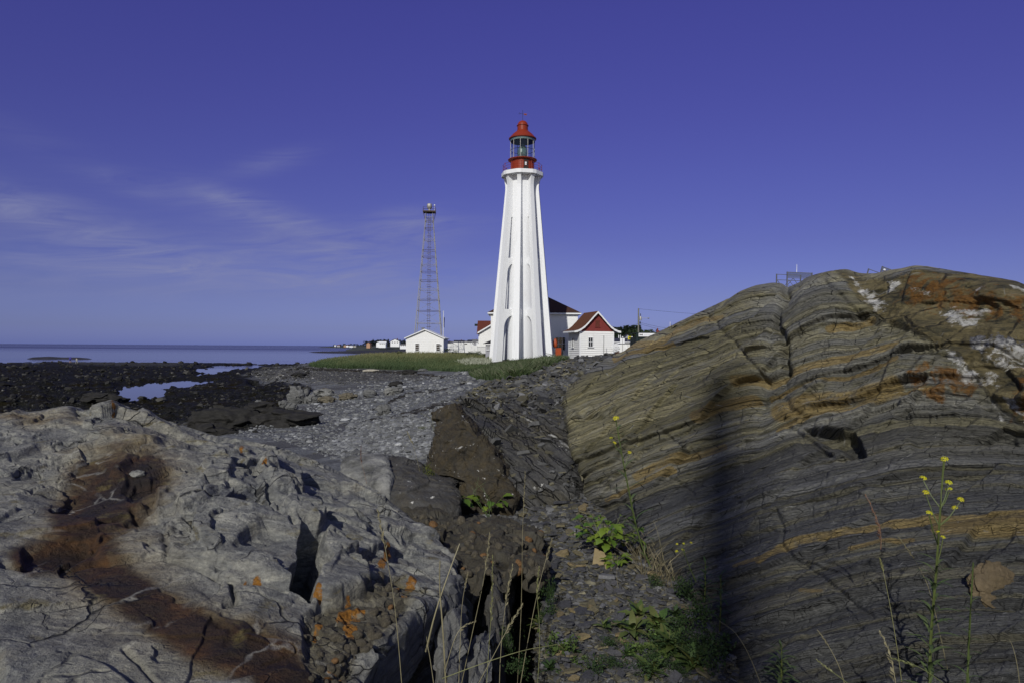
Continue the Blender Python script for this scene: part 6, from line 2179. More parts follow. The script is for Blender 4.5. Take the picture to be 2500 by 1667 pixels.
def mound_fn(g, bs):
    pos = g.n('ShaderNodeNewGeometry').outputs['Position']
    sp = g.n('ShaderNodeSeparateXYZ')
    g.put(sp.inputs[0], pos)
    nz = g.noise(pos, 2.0, 5, .6)
    s_ = g.m('ADD', g.m('ADD', g.m('MULTIPLY', sp.outputs[0], .58), g.m('MULTIPLY', sp.outputs[2], .80)), g.m('ADD', g.m('MULTIPLY', nz, .16), g.m('MULTIPLY', sp.outputs[1], .10)))
    t_ = g.m('SUBTRACT', g.m('MULTIPLY', sp.outputs[0], .80), g.m('MULTIPLY', sp.outputs[2], .58))
    cv = g.n('ShaderNodeCombineXYZ')
    g.put(cv.inputs[0], t_)
    g.put(cv.inputs[1], s_)
    st = cv.outputs[0]
    lam = g.noise(g.vmul(st, (1.2, 16, 1)), 2.0, 7, .66)
    gr = g.noise(pos, 45.0, 5, .7)
    br = g.noise(g.vmul(st, (1.0, 3.0, 1)), 1.5, 5, .6)
    c = g.ramp(lam, [(0.3, (.030, .030, .031)), (0.5, (.062, .061, .060)), (0.7, (.105, .103, .096))])
    c = g.mix(g.m('MULTIPLY', g.step(br, .48, .62), .65), c, g.ramp(lam, [(0.3, (.040, .036, .024)), (0.7, (.105, .094, .062))]))
    cr = g.m('MAXIMUM', g.m('MULTIPLY', g.step(g.voro2(s_, 9.0, dims='1D'), .06, .01), g.step(br, .40, .5)), g.m('MULTIPLY', g.step(g.voro2(g.vmul(st, (3.2, 9, 1)), 1.0), .035, .008), g.step(lam, .40, .5)))
    c = g.mix(g.m('MULTIPLY', cr, .88), c, (.011, .011, .011))
    qz = g.m('MULTIPLY', g.step(g.voro2(g.m('ADD', s_, .13), 1.35, dims='1D'), .022, .005), g.step(g.noise(pos, 3.0, 6, .75), .46, .56))
    c = g.mix(g.m('MULTIPLY', qz, .8), c, (.40, .40, .39))
    sp2 = g.noise(pos, 8.0, 8, .74)
    c = g.mix(g.step(sp2, .645, .675), c, g.ramp(gr, [(0.35, (.20, .20, .19)), (0.6, (.50, .49, .47))]))
    c = g.mix(1.0, c, g.ramp(gr, [(0.25, (.68, .68, .68)), (0.75, (1.35, 1.34, 1.30))]), 'MULTIPLY')
    g.put(bs.inputs['Base Color'], c)
    bs.inputs['Roughness'].default_value = .85
    bs.inputs['Specular IOR Level'].default_value = .22
    h = g.m('SUBTRACT', g.m('ADD', lam, g.m('MULTIPLY', gr, .4)), g.m('MULTIPLY', cr, 1.2))
    g.put(bs.inputs['Normal'], g.bump(h, .95, .04))
M_MOUND = material('folded_slate', mound_fn)
M_BROWN = material('brown_lichen_slate', slate_fn((.60, .55, .46), brown=.62, specks=1.0))
M_PALE = material('pale_block', slate_fn((1.4, 1.4, 1.3), pale=1.0))
M_DARKB = material('weed_boulder', slate_fn((.35, .33, .3)))
M_GREYB = material('grey_boulder', slate_fn((1.9, 1.9, 1.85)))
M_TANB = material('tan_boulder', slate_fn((2.0, 1.75, 1.25)))
M_CONG = material('cemented_gravel', slate_fn((.8, .76, .64), brown=.35))
M_PEB = material('rounded_pebble', slate_fn((2.0, 1.75, 1.3), brown=.3))
M_PEBO = material('lichened_pebble', color=(0.115, 0.062, 0.024), vary=0.6, scale=9)


def rock_net(name, cols, back, mat, label, cat, nu, rows_n, amp, fsc, seed, aniso=(1, 1, 1), under=0.4, fine=3.0, mats=None):
    P, tv = net(cols, back, nu, rows_n, under)
    sh = P.shape[:2]
    q = P.reshape(-1, 3)
    dd = P[..., 1]
    w = fbm(q * 1.1 + seed, 4).reshape(sh)
    dsp = facets(q * fsc * np.array(aniso) + w.reshape(-1, 1) * .2, seed, .85, .45, 110).reshape(sh) * amp
    dsp += facets(q * fsc * 3.1 * np.array(aniso), seed + 1, .8, .45).reshape(sh) * amp * .32 + w * amp * .35 + fbm(q * 9, 4).reshape(sh) * fine
    n = grid_normals(P)
    m = (n * (np.array([0, 0, EYE]) - P)).sum(-1).mean()
    if m < 0:
        n = -n
    P = P + n * (dsp * dd / FPX)[..., None]
    o = obj_np(name, P.reshape(-1, 3), grid_faces(*sh), mat, smooth=False)
    if label:
        tag(o, label, cat)
    return o, P

# slate knob with the brown lichened face, at the head of the gully
SM, PSM = rock_net('slate_mound', [
    [(1045, 1130, 7.9), (1052, 1060, 8.2), (1062, 1002, 8.7)],
    [(1062, 1140, 7.5), (1062, 1070, 7.8), (1082, 994, 8.6)],
    [(1110, 1195, 7.0), (1108, 1090, 7.35), (1120, 990, 8.8)],
    [(1205, 1228, 6.8), (1195, 1105, 7.3), (1180, 985, 10.0)],
    [(1300, 1218, 6.8), (1290, 1100, 7.6), (1265, 972, 11.8)],
    [(1390, 1200, 6.9), (1385, 1085, 7.8), (1370, 958, 13.0)],
    [(1440, 1215, 7.1), (1440, 1110, 8.2), (1430, 930, 14.0)],
], [(0.1, 1.0, -0.35), (0.2, 2.4, -1.3)], M_MOUND, 'dark slate mound with white lichen spots at the head of the gully', 'rock', 240, [8, 110, 110, 14, 8], 17, 1.3, 61, aniso=(1.2, 1.2, 2.2))
o, P = rock_net('brown_slate_block', [
    [(1050, 1120, 7.5), (1054, 1060, 7.65), (1062, 1010, 7.85), (1065, 1001, 7.95)],
    [(1058, 1135, 7.25), (1060, 1070, 7.4), (1070, 1004, 7.75), (1074, 995, 7.9)],
    [(1108, 1190, 6.8), (1106, 1095, 7.0), (1108, 1000, 7.55), (1112, 988, 7.75)],
    [(1150, 1205, 6.65), (1148, 1130, 6.8), (1148, 1052, 7.15), (1152, 1042, 7.3)],
    [(1205, 1218, 6.55), (1203, 1165, 6.68), (1202, 1116, 6.9), (1206, 1106, 7.05)],
    [(1258, 1222, 6.55), (1256, 1205, 6.62), (1255, 1188, 6.75), (1258, 1180, 6.9)],
    [(1266, 1225, 6.9), (1264, 1212, 7.0), (1262, 1198, 7.1), (1264, 1190, 7.2)],
], [(0.05, .5, -0.1), (0.1, 1.2, -0.5)], M_BROWN, 'brown rust coloured slate slab speckled with white lichen beside gully', 'rock', 150, [8, 80, 80, 12, 10, 6], 14, 2.2, 65, aniso=(1, 1, 2), fine=5)
rock_net('pale_rock', [
    [(826, 1175, 6.65), (833, 1145, 6.8), (846, 1118, 7.1)],
    [(842, 1185, 6.5), (844, 1150, 6.62), (856, 1114, 7.0)],
    [(900, 1205, 6.25), (900, 1160, 6.4), (905, 1112, 6.95)],
    [(945, 1228, 6.0), (946, 1165, 6.25), (938, 1115, 6.9)],
    [(955, 1230, 6.05), (957, 1170, 6.35), (952, 1120, 6.95)],
], [(0.05, .5, -0.08), (0.1, 1.2, -0.6)], M_PALE, 'white weathered rock block between sandstone outcrop and brown slab', 'rock', 70, [6, 40, 40, 10, 6], 8, 1.9, 71)
rock_net('grey_slab_rock', [
    [(945, 1232, 6.0), (948, 1180, 6.3), (940, 1120, 6.95)],
    [(990, 1245, 5.9), (990, 1190, 6.15), (985, 1128, 6.85)],
    [(1050, 1252, 5.85), (1050, 1205, 6.1), (1045, 1158, 6.6)],
    [(1110, 1250, 5.95), (1110, 1215, 6.1), (1100, 1178, 6.5)],
    [(1125, 1245, 6.1), (1125, 1215, 6.25), (1115, 1185, 6.6)],
], [(0.05, .5, -0.08), (0.1, 1.2, -0.6)], M_MID, 'dark grey cobbly rock right of the white weathered block', 'rock', 90, [6, 45, 40, 10, 6], 10, 2.2, 75)
# cemented gravel ledge in front of the gully
CG, PCG = rock_net('gravel_ledge', [
    [(985, 1405, 6.80), (985, 1353, 4.82), (985, 1341, 4.60), (985, 1300, 5.0), (977, 1262, 5.5)],
    [(1030, 1490, 6.15), (1030, 1438, 4.17), (1030, 1426, 3.95), (1030, 1340, 4.4), (1022, 1258, 5.4)],
    [(1060, 1455, 6.15), (1060, 1403, 4.17), (1060, 1391, 3.95), (1060, 1345, 4.4), (1052, 1258, 5.4)],
    [(1085, 1510, 6.05), (1085, 1458, 4.07), (1085, 1446, 3.85), (1085, 1350, 4.3), (1077, 1262, 5.3)],
    [(1120, 1470, 6.10), (1120, 1418, 4.12), (1120, 1406, 3.90), (1120, 1350, 4.3), (1112, 1262, 5.3)],
    [(1150, 1525, 6.00), (1150, 1473, 4.02), (1150, 1461, 3.80), (1150, 1340, 4.3), (1142, 1265, 5.25)],
    [(1190, 1452, 6.10), (1190, 1400, 4.12), (1190, 1388, 3.90), (1190, 1340, 4.3), (1182, 1268, 5.2)],
    [(1230, 1500, 6.00), (1230, 1448, 4.02), (1230, 1436, 3.80), (1230, 1335, 4.3), (1222, 1272, 5.2)],
    [(1265, 1435, 6.20), (1265, 1383, 4.22), (1265, 1371, 4.00), (1265, 1340, 4.3), (1257, 1280, 5.15)],
    [(1300, 1475, 6.15), (1300, 1423, 4.17), (1300, 1411, 3.95), (1300, 1345, 4.3), (1292, 1290, 5.1)],
    [(1332, 1445, 6.35), (1332, 1393, 4.37), (1332, 1381, 4.15), (1332, 1360, 4.35), (1324, 1310, 5.0)],
], [(0.0, .25, -0.06), (0.0, .8, -0.45)], M_CONG, 'dark crumbling ledge of cemented gravel and pebbles above black hollow', 'rock', 190, [6, 30, 34, 60, 60, 10, 6], 20, 3.4, 81, under=0.9, fine=9)
# pillar of grey rock standing in the hollow
rock_net('grey_pillar_rock', [
    [(1060, 1700, 2.75), (1066, 1540, 3.05), (1080, 1440, 3.35)],
    [(1085, 1720, 2.65), (1090, 1540, 2.95), (1096, 1425, 3.3)],
    [(1130, 1720, 2.7), (1122, 1550, 3.0), (1112, 1428, 3.35)],
    [(1150, 1700, 2.85), (1140, 1550, 3.15), (1126, 1445, 3.45)],
], [(0.02, .2, -0.1), (0.03, .4, -0.5)], M_GREYB, 'pale grey upright fin of rock in the black hollow', 'rock', 60, [6, 60, 40, 8, 6], 22, 4.5, 85, aniso=(2.4, 1, .45), under=.6)

for cols_, lab, sd_ in [([[(1168, 1620, 3.6), (1175, 1500, 3.75), (1190, 1412, 3.95)], [(1190, 1640, 3.45), (1196, 1500, 3.62), (1206, 1400, 3.85)], [(1222, 1640, 3.5), (1222, 1500, 3.65), (1226, 1404, 3.9)], [(1240, 1600, 3.7), (1236, 1500, 3.85), (1238, 1415, 4.0)]], 'dark ribbed rock hanging under the gravel ledge', 87),
                        ([[(1100, 1720, 2.95), (1118, 1620, 3.05), (1150, 1555, 3.2)], [(1140, 1740, 2.8), (1160, 1610, 2.95), (1178, 1540, 3.15)], [(1200, 1740, 2.85), (1204, 1620, 3.0), (1200, 1552, 3.2)]], 'slanting grey rock low in the black hollow', 89)]:
    rock_net('hollow_rock', cols_, [(0.02, .2, -0.1), (0.03, .4, -0.5)], M_GREYB if sd_ == 89 else M_MID, lab, 'rock', 60, [6, 50, 40, 8, 6], 24, 4.5, sd_, aniso=(2.4, 1, .5), under=.6)
# ------------------------------------------------ stones
_ico_v = None
def ico():
    t = (1 + 5 ** .5) / 2
    v = np.array([(-1, t, 0), (1, t, 0), (-1, -t, 0), (1, -t, 0), (0, -1, t), (0, 1, t), (0, -1, -t), (0, 1, -t), (t, 0, -1), (t, 0, 1), (-t, 0, -1), (-t, 0, 1)], float)
    f = np.array([(0, 11, 5), (0, 5, 1), (0, 1, 7), (0, 7, 10), (0, 10, 11), (1, 5, 9), (5, 11, 4), (11, 10, 2), (10, 7, 6), (7, 1, 8), (3, 9, 4), (3, 4, 2), (3, 2, 6), (3, 6, 8), (3, 8, 9), (4, 9, 5), (2, 4, 11), (6, 2, 10), (8, 6, 7), (9, 8, 1)])
    return v / np.linalg.norm(v, axis=1)[:, None], f
IV, IF = ico()
def subdiv(v, f):
    v = list(map(tuple, v))
    cache, nf = {}, []
    def mid(a, b):
        k = (min(a, b), max(a, b))
        if k not in cache:
            m = np.array(v[a]) + np.array(v[b])
            v.append(tuple(m / np.linalg.norm(m)))
            cache[k] = len(v) - 1
        return cache[k]
    for a, b, c in f:
        x, y, z = mid(a, b), mid(b, c), mid(c, a)
        nf += [(a, x, z), (b, y, x), (c, z, y), (x, y, z)]
    return np.array(v), np.array(nf)
def blob(seed, sub, amp=.35, fsc=1.6, cut=0.0):
    v, f = IV, IF
    for _ in range(sub):
        v, f = subdiv(v, f)
    dsp = 1 + facets(v * fsc + seed * 3.1, seed, .7, .35) * amp + fbm(v * 3 + seed, 3) * amp * .18
    v = v * dsp[:, None]
    return v, f

def boulder(px, pyb, wpx, hpx, mat, label, name='boulder', group=None, dz=0.25, dep=.8, sub=4, cat='boulder', d=None):
    if d is None:
        loc, d = ground_hit(px, pyb)
    else:
        loc = A(px, pyb, d)
    k = d / FPX
    seed = random.randint(1, 9999)
    v, f = blob(seed, sub, .42, 1.5)
    lo, hi = v.min(0), v.max(0)
    v = (v - (lo + hi) / 2) / (hi - lo)
    v = v * np.array([wpx * k, max(wpx, hpx) * k * dep, hpx * k * (1 + dz)])
    v[:, 2] += hpx * k * (0.5 - dz * .5)
    o = obj_np(name, v, f, mat, smooth=True)
    try:
        o.data.set_sharp_from_angle(angle=math.radians(28))
    except Exception:
        pass
    o.location = loc
    return tag(o, label, cat, group)

B = [(791, 967, 58, 19, M_PALE, 'flat pale block lying on top of the tan boulder on the beach'),
     (797, 983, 46, 17, M_TANB, 'tan boulder beneath the flat pale block on the beach'),
     (727, 985, 56, 44, M_GREYB, 'largest grey peaked boulder left of the flat pale block'),
     (765, 984, 34, 24, M_GREYB, 'rounded grey boulder between the peaked one and the tan one'),
     (691, 994, 26, 18, M_GREYB, 'small grey boulder at the left end of the beach row'),
     (712, 1000, 30, 18, M_GREYB, 'low grey boulder in front of the largest peaked boulder'),
     (850, 975, 48, 18, M_TANB, 'low brownish boulder right of the stacked pale block'),
     (903, 968, 36, 18, M_GREYB, 'low grey boulder in the middle of the beach row'),
     (951, 964, 30, 20, M_PALE, 'pale boulder left of the two at the right end of row'),
     (970, 960, 34, 17, M_GREYB, 'flat grey boulder at the right end of beach row'),
     (937, 1012, 42, 26, M_GREYB, 'upright grey rock standing alone on the pebbles'),
     (965, 943, 38, 14, M_DARKB, 'dark pointed rock on the dark sand of the beach'),
     (732, 918, 44, 11, M_DARKB, 'dark weed covered rock on the smooth sand'),
     (630, 990, 20, 12, M_GREYB, 'small pale stone on the edge of the dark reef'),
     (790, 958, 24, 12, M_TANB, 'small tan stone behind the flat pale block'),
     (1140, 935, 46, 7, M_PALE, 'flat whitish slab lying below the grassy mound'),
     (1172, 917, 22, 5, M_PALE, 'small flat white slab at the edge of the grassy mound'),
     (1000, 913, 42, 12, M_DARKB, 'low dark rock hump below the grass bank'),
     (1032, 906, 26, 7, M_GREYB, 'small grey rock hump right below the grass bank')]
for px_, py_, w_, h_, m_, lab in B:
    boulder(px_, py_, w_, h_, m_, lab, group=None)
# dark humps of weedy bedrock between pebbles and reef
for px_, py_, w_, h_, lab in [(560, 1035, 210, 46, 'broad dark humped ledge of bedrock beside the pebbles'), (700, 1035, 190, 36, 'long dark humped ledge running to the pebble beach'), (520, 1062, 130, 30, 'dark humped ledge nearest the pale outcrop'), (250, 985, 110, 26, 'dark weedy ledge beside the tide pool, behind pale outcrop'), (640, 1010, 120, 30, 'dark rounded ledge behind the two humped ones')]:
    boulder(px_, py_, w_, h_, M_DARKB, lab, name='rock_ledge', cat='rock', sub=5, dz=.8, dep=.7)
# driftwood
lp, ld = ground_hit(906, 907)
DW = MB()
DW.tube([(-1.15, 0, .10), (-.5, .05, .16), (.3, 0, .17), (1.1, -.05, .12)], [.10, .17, .17, .11], 8)
o = DW.build('driftwood_log', M_DRIFT, smooth=True)
o.location = lp
tag(o, 'pale driftwood log lying below the grass bank', 'log')

def scatter(name, pts, size, rng, mat, flat=.6, sink=.25, colfn=None):
    """many stones as one mesh"""
    n = len(pts)
    V = np.repeat(IV[None], n, 0) * rng.uniform(.65, 1.3, (n, 12, 1))
    V = V * np.stack([size * rng.uniform(.8, 1.3, n), size * rng.uniform(.7, 1.1, n), size * rng.uniform(.35, .8, n) * flat * 1.4], 1)[:, None, :] * .5
    a = rng.uniform(0, 2 * PI, n)
    c, s = np.cos(a)[:, None], np.sin(a)[:, None]
    X = V[..., 0] * c - V[..., 1] * s
    Y = V[..., 0] * s + V[..., 1] * c
    V = np.stack([X, Y, V[..., 2]], -1) + pts[:, None, :]
    V[..., 2] += (size * flat * (.35 - sink))[:, None]
    F = (IF[None] + (np.arange(n) * 12)[:, None, None]).reshape(-1, 3)
    tone = colfn(rng, n)
    o = obj_np(name, V.reshape(-1, 3), F, mat, fcol=np.repeat(tone, 20, 0))
    return tag(o, kind='stuff')
def tone_fn(rough=.85, bumpy=True):
    def fn(g, bs):
        pos = g.n('ShaderNodeNewGeometry').outputs['Position']
        n = g.noise(pos, 24.0, 5, .65)
        c = g.mix(1.0, g.attr('tone', 'Color'), g.ramp(n, [(0.25, (.6, .6, .6)), (0.75, (1.35, 1.35, 1.33))]), 'MULTIPLY')
        g.put(bs.inputs['Base Color'], c)
        bs.inputs['Roughness'].default_value = rough
        bs.inputs['Specular IOR Level'].default_value = .28
        g.put(bs.inputs['Normal'], g.bump(n, .5, .02))
    return fn
M_STONES = material('beach_stones', tone_fn())
rng = np.random.default_rng(5)
def pick(n, x0, x1, y0, y1, cond, pw=1.0):
    """ground points spread evenly over a patch of the photograph"""
    out = []
    gx, gy = rng.uniform(x0, x1, n * 3), rng.uniform(y0, y1, n * 3)
    m = cond(gx, gy)
    gx, gy = gx[m][:n], gy[m][:n]
    # march the lines of sight to the ground
    D = np.exp(np.linspace(math.log(3.0), math.log(380), 260))
    P = at(gx[:, None], gy[:, None], D[None, :])
    h = P[..., 2] - ground_z(P[..., 0], P[..., 1])
    k = np.argmax(h < 0, 1)
    ok = (h < 0).any(1) & (k > 0)
    i = np.arange(len(gx))[ok]
    k = k[ok]
    h0, h1 = h[i, k - 1], h[i, k]
    t = h0 / (h0 - h1)
    p = P[i, k - 1] * (1 - t)[:, None] + P[i, k] * t[:, None]
    p[:, 2] = ground_z(p[:, 0], p[:, 1])
    return p
GRAV = [(560, 1060), (700, 1010), (760, 985), (860, 945), (1000, 925), (1130, 905), (1190, 925), (1130, 960), (1070, 1000), (1050, 1110), (960, 1140), (840, 1130), (700, 1080)]
inp = lambda poly: (lambda x, y: poly_sd(x, y, poly) < 0)
grey_tone = lambda rng, n: (lambda v: np.stack([v * .98, v, v * 1.02], 1))(np.clip(rng.lognormal(math.log(.15), .32, n), .05, .45))
p1 = pick(5200, 520, 1200, 900, 1150, inp(GRAV))
pxs = rng.lognormal(math.log(6.0), .45, len(p1)).clip(2.5, 22)
scatter('beach_stones', p1, pxs * p1[:, 1] / FPX, rng, M_STONES, colfn=grey_tone)
p2 = pick(2600, 780, 1060, 1010, 1140, inp([(780, 1100), (860, 1040), (1000, 1010), (1050, 1040), (1060, 1110), (1000, 1130), (900, 1125)]))
scatter('beach_rubble', p2, rng.lognormal(math.log(11), .4, len(p2)).clip(5, 30) * p2[:, 1] / FPX, rng, M_STONES, colfn=grey_tone)
SAND = [(600, 912), (640, 898), (760, 896), (1000, 906), (1060, 925), (960, 938), (840, 940), (740, 935), (640, 930)]
p4 = pick(2600, 600, 1060, 893, 942, inp(SAND))
scatter('sand_pebbles', p4, rng.lognormal(math.log(3.0), .5, len(p4)).clip(1.4, 9) * p4[:, 1] / FPX, rng, M_STONES, colfn=lambda rng, n: (lambda v: np.stack([v, v * .99, v * .96], 1))(np.clip(rng.lognormal(math.log(.085), .5, n), .02, .4)))
p5 = pick(900, 740, 1100, 898, 925, lambda x, y: np.abs(y - np.interp(x, [740, 900, 1000, 1100], [900, 906.5, 911, 922])) < 2.2)
scatter('seaweed_wrack', p5, rng.lognormal(math.log(7), .5, len(p5)).clip(3, 18) * p5[:, 1] / FPX, rng, M_STONES, flat=.35, colfn=lambda rng, n: np.stack([np.full(n, .022), np.full(n, .019), np.full(n, .015)], 1) * rng.uniform(.5, 1.6, (n, 1)))
p6 = pick(1000, 900, 1090, 940, 1060, lambda x, y: (np.abs(y - np.interp(x, [820, 900, 1000, 1080], [1040, 1030, 1010, 985])) < 5) | (np.abs(y - np.interp(x, [900, 1000, 1090], [1005, 960, 950])) < 3))
scatter('dark_wrack', p6, rng.lognormal(math.log(9), .5, len(p6)).clip(3, 24) * p6[:, 1] / FPX, rng, M_STONES, flat=.3, colfn=lambda rng, n: np.stack([np.full(n, .026), np.full(n, .024), np.full(n, .022)], 1) * rng.uniform(.5, 1.8, (n, 1)))
dark_tone = lambda rng, n: (lambda v: np.stack([v * 1.0, v * .96, v * .88], 1))(np.clip(rng.lognormal(math.log(.022), .7, n), .006, .22))
p3 = pick(3000, 0, 760, 880, 1060, lambda x, y: (y > 882 + 0 * x) & ((x < 640) | (y < 985)))
rz_ = np.array([(1 if (ground_z(a, b) > 0.03) else 0) for a, b, c in p3], bool)
p3 = p3[rz_]
scatter('reef_stones', p3, rng.lognormal(math.log(4.5), .6, len(p3)).clip(2, 26) * p3[:, 1] / FPX, rng, M_STONES, flat=.8, colfn=dark_tone)
# slate plates on the ramp up to the lighthouse mound
slate_tone = lambda rng, n: (lambda v, t: np.stack([v * (1 + .22 * t), v * (1 + .12 * t), v * (1 - .25 * t)], 1))(np.clip(rng.lognormal(math.log(.068), .38, n), .022, .20), (rng.random(n) < .33) * 1.0)

def plates(n_v=6):
    pass
def shard_verts(rng, n, size, tilt, pts, thick=.12):
    """irregular flat prisms (n,12,3) with faces"""
    k = 6
    a = np.sort(rng.uniform(0, 2 * PI, (n, k)), 1) * .35 + (np.arange(k) * 2 * PI / k)[None] * .65
    r = rng.uniform(.55, 1.15, (n, k))
    x, y = r * np.cos(a) * .5, r * np.sin(a) * .5 * rng.uniform(.40, .9, (n, 1))
    th = thick * rng.uniform(.5, 1.6, (n, 1))
    top = np.stack([x * .93, y * .93, np.broadcast_to(th / 2, x.shape)], -1)
    bot = np.stack([x, y, np.broadcast_to(-th / 2, x.shape)], -1)
    V = np.concatenate([top, bot], 1) * size[:, None, None]
    yaw = rng.uniform(0, 2 * PI, n)
    pit = rng.normal(0, tilt, n)
    rol = rng.normal(0, tilt, n)
    cy, sy, cp, sp_, cr, sr = np.cos(yaw), np.sin(yaw), np.cos(pit), np.sin(pit), np.cos(rol), np.sin(rol)
    M = np.empty((n, 3, 3))
    M[:, 0] = np.stack([cy * cp, cy * sp_ * sr - sy * cr, cy * sp_ * cr + sy * sr], -1)
    M[:, 1] = np.stack([sy * cp, sy * sp_ * sr + cy * cr, sy * sp_ * cr - cy * sr], -1)
    M[:, 2] = np.stack([-sp_, cp * sr, cp * cr], -1)
    V = np.einsum('nij,nkj->nki', M, V) + pts[:, None, :]
    F = [(0, 1, 2), (0, 2, 3), (0, 3, 4), (0, 4, 5)]
    F += [(6 + c, 6 + b, 6 + a_) for a_, b, c in F]
    for i in range(6):
        j = (i + 1) % 6
        F += [(i, 6 + i, 6 + j), (i, 6 + j, j)]
    return V, np.array(F)
def shard_stuff(name, pts, size, rng, tilt, parent=None, tone=slate_tone, thick=.12):
    V, F = shard_verts(rng, len(pts), size, tilt, pts, thick)
    n = len(pts)
    FF = (F[None] + (np.arange(n) * 12)[:, None, None]).reshape(-1, 3)
    o = obj_np(name, V.reshape(-1, 3), FF, M_STONES, parent, fcol=np.repeat(tone(rng, n), len(F), 0))
    return tag(o, kind='stuff')
m_ = PSM.reshape(-1, 3)
fx_, fy_ = proj(PSM)
ok_ = np.argwhere((poly_sd(fx_, fy_, [(1075, 1005), (1180, 970), (1440, 925), (1440, 1130), (1400, 1215), (1250, 1225), (1200, 1130)]) < 0))
sel_ = ok_[rng.integers(0, len(ok_), 2600)]
w_ = PSM[sel_[:, 0], sel_[:, 1]]
keep_ = rng.random(len(w_)) < np.clip((w_[:, 1] - 8.2) / 3.0, .05, 1)
w_ = w_[keep_]
MS = shard_stuff('mound_slate', w_, rng.lognormal(math.log(17), .55, len(w_)).clip(6, 60) * w_[:, 1] / FPX, rng, .38, parent=SM, thick=.16)
RAMP = [(1075, 1010), (1130, 965), (1200, 930), (1290, 905), (1350, 885), (1500, 862), (1480, 900), (1440, 935), (1400, 990), (1250, 1000)]
pr = pick(3800, 1050, 1520, 860, 1020, inp(RAMP))
pr[:, 2] += .02
shard_stuff('ramp_slate', pr, rng.lognormal(math.log(13), .55, len(pr)).clip(4, 50) * pr[:, 1] / FPX, rng, .30)

# gully floor: three hundred plates one by one, the smaller ones as one layer
GUL = [(1150, 1235), (1250, 1215), (1300, 1190), (1400, 1150), (1430, 1210), (1520, 1320), (1640, 1420), (1760, 1570), (1830, 1680), (1250, 1680), (1330, 1480), (1340, 1380), (1320, 1300), (1150, 1270)]
pg = pick(9000, 1130, 1840, 1140, 1680, inp(GUL))
pg[:, 2] += .012
shard_stuff('slate_chips', pg, rng.lognormal(math.log(17), .4, len(pg)).clip(7, 34) * pg[:, 1] / FPX, rng, .24, parent=ground)
SH_T = [((0.062, 0.062, 0.066), 4), ((0.085, 0.083, 0.084), 4), ((0.125, 0.108, 0.062), 3), ((0.045, 0.045, 0.05), 2), ((0.14, 0.14, 0.145), 1), ((0.185, 0.145, 0.075), 1)]
SHM = []
for i, (c_, n_w) in enumerate(SH_T):
    m_ = material('slate_plate', color=c_, vary=.28, scale=9, rough=.75, bump=.5, bscale=26)
    for j in range(n_w):
        V, F = shard_verts(rng, 1, np.array([1.0]), 0.0, np.zeros((1, 3)), .10)
        SHM.append(mesh_np('slate_plate', V[0], F, m_))
pb = pick(300, 1150, 1800, 1160, 1670, inp(GUL))
for i, q in enumerate(pb):
    o = link(bpy.data.objects.new('slate_plate', random.choice(SHM)), ground)
    sz = random.choice([24, 28, 32, 36, 42, 50, 58]) * q[1] / FPX
    o.location = (q[0], q[1], q[2] + .03)
    o.rotation_euler = (random.gauss(0, .22), random.gauss(0, .22), random.uniform(0, 6.28))
    o.scale = (sz, sz, sz)
# two square tan slabs under the leafy plant
M_TANSLAB = material('tan_slab', color=(0.30, 0.235, 0.125), vary=.15, scale=12, bump=.4, bscale=30)
for pts, lab, dz in [([(1452, 1336), (1497, 1358), (1490, 1380), (1447, 1372)], 'larger square tan slab below the bright leafy plant', .05), ([(1476, 1376), (1502, 1382), (1498, 1398), (1478, 1392)], 'smaller tan slab tucked below the larger square one', .03)]:
    q = [A(x, y, 4.98 - (y - 1336) * .0045) for x, y in pts]
    mb = MB()
    mb.prism(q, (0.0, 0.008, -0.03))
    o = mb.build('tan_slab', M_TANSLAB)
    tag(o, lab, 'slab')
# pebbles held in the gravel ledge, and in the rim of the pale outcrop
PEBM = []
for i in range(10):
    v, f = blob(300 + i, 2, .16, 1.2)
    PEBM.append(mesh_np('pebble', v * np.array([.5, .42, .36]), f, M_PEBO if i == 9 else M_PEB, smooth=True))
def pebbles_on(Pg, parent, n, cond, lo, hi):
    fx_, fy_ = proj(Pg)
    m = np.argwhere(cond(fx_, fy_))
    for k in rng.choice(len(m), min(n, len(m)), replace=False):
        p = Pg[m[k][0], m[k][1]]
        o = link(bpy.data.objects.new('pebble', PEBM[int(rng.integers(0, 10))]), parent)
        s = float(rng.uniform(lo, hi)) * p[1] / FPX
        o.location = p
        o.rotation_euler = tuple(rng.uniform(0, 6, 3))
        o.scale = (s, s, s)
pebbles_on(PCG, CG, 180, lambda x, y: (poly_sd(x, y, [(985, 1255), (1320, 1290), (1335, 1400), (1230, 1410), (1040, 1400)]) < 0), 8, 26)
pebbles_on(RL, left_rock, 70, lambda x, y: poly_sd(x, y, congl_poly) < -6, 12, 36)
# brown flat stone resting on the slate, white lump on the rust stain
def on_rock(Pg, px, py):
    fx_, fy_ = proj(Pg)
    m = (fx_ - px) ** 2 + (fy_ - py) ** 2 + np.where(Pg[..., 1] > 9, 1e6, 0)
    i = np.unravel_index(np.argmin(m), m.shape)
    return Pg[i]
q = on_rock(RR, 2418, 1418)
v, f = blob(77, 5, .34, 1.9)
v = v * np.array([.092, .03, .092]) * q[1] / 2.75
o = obj_np('brown_stone', v, f, material('ochre_brown_stone', slate_fn((2.1, 1.6, 1.0), brown=.6)), smooth=True)
o.location = Vector(q) + Vector((-0.02, -0.045, 0.0))
o.rotation_euler = (-.25, .3, 0)
tag(o, 'flat brown stone stuck against the dark slate at lower right', 'stone')
q = on_rock(RL, 338, 1160)
v, f = blob(78, 3, .3, 1.5)
v = v * np.array([.040, .03, .022])
o = obj_np('white_lump', v, f, M_PALE, smooth=True)
o.location = Vector(q) + Vector((0, -.01, .012))
tag(o, 'small white lump of stone on the dark rust stain', 'stone')

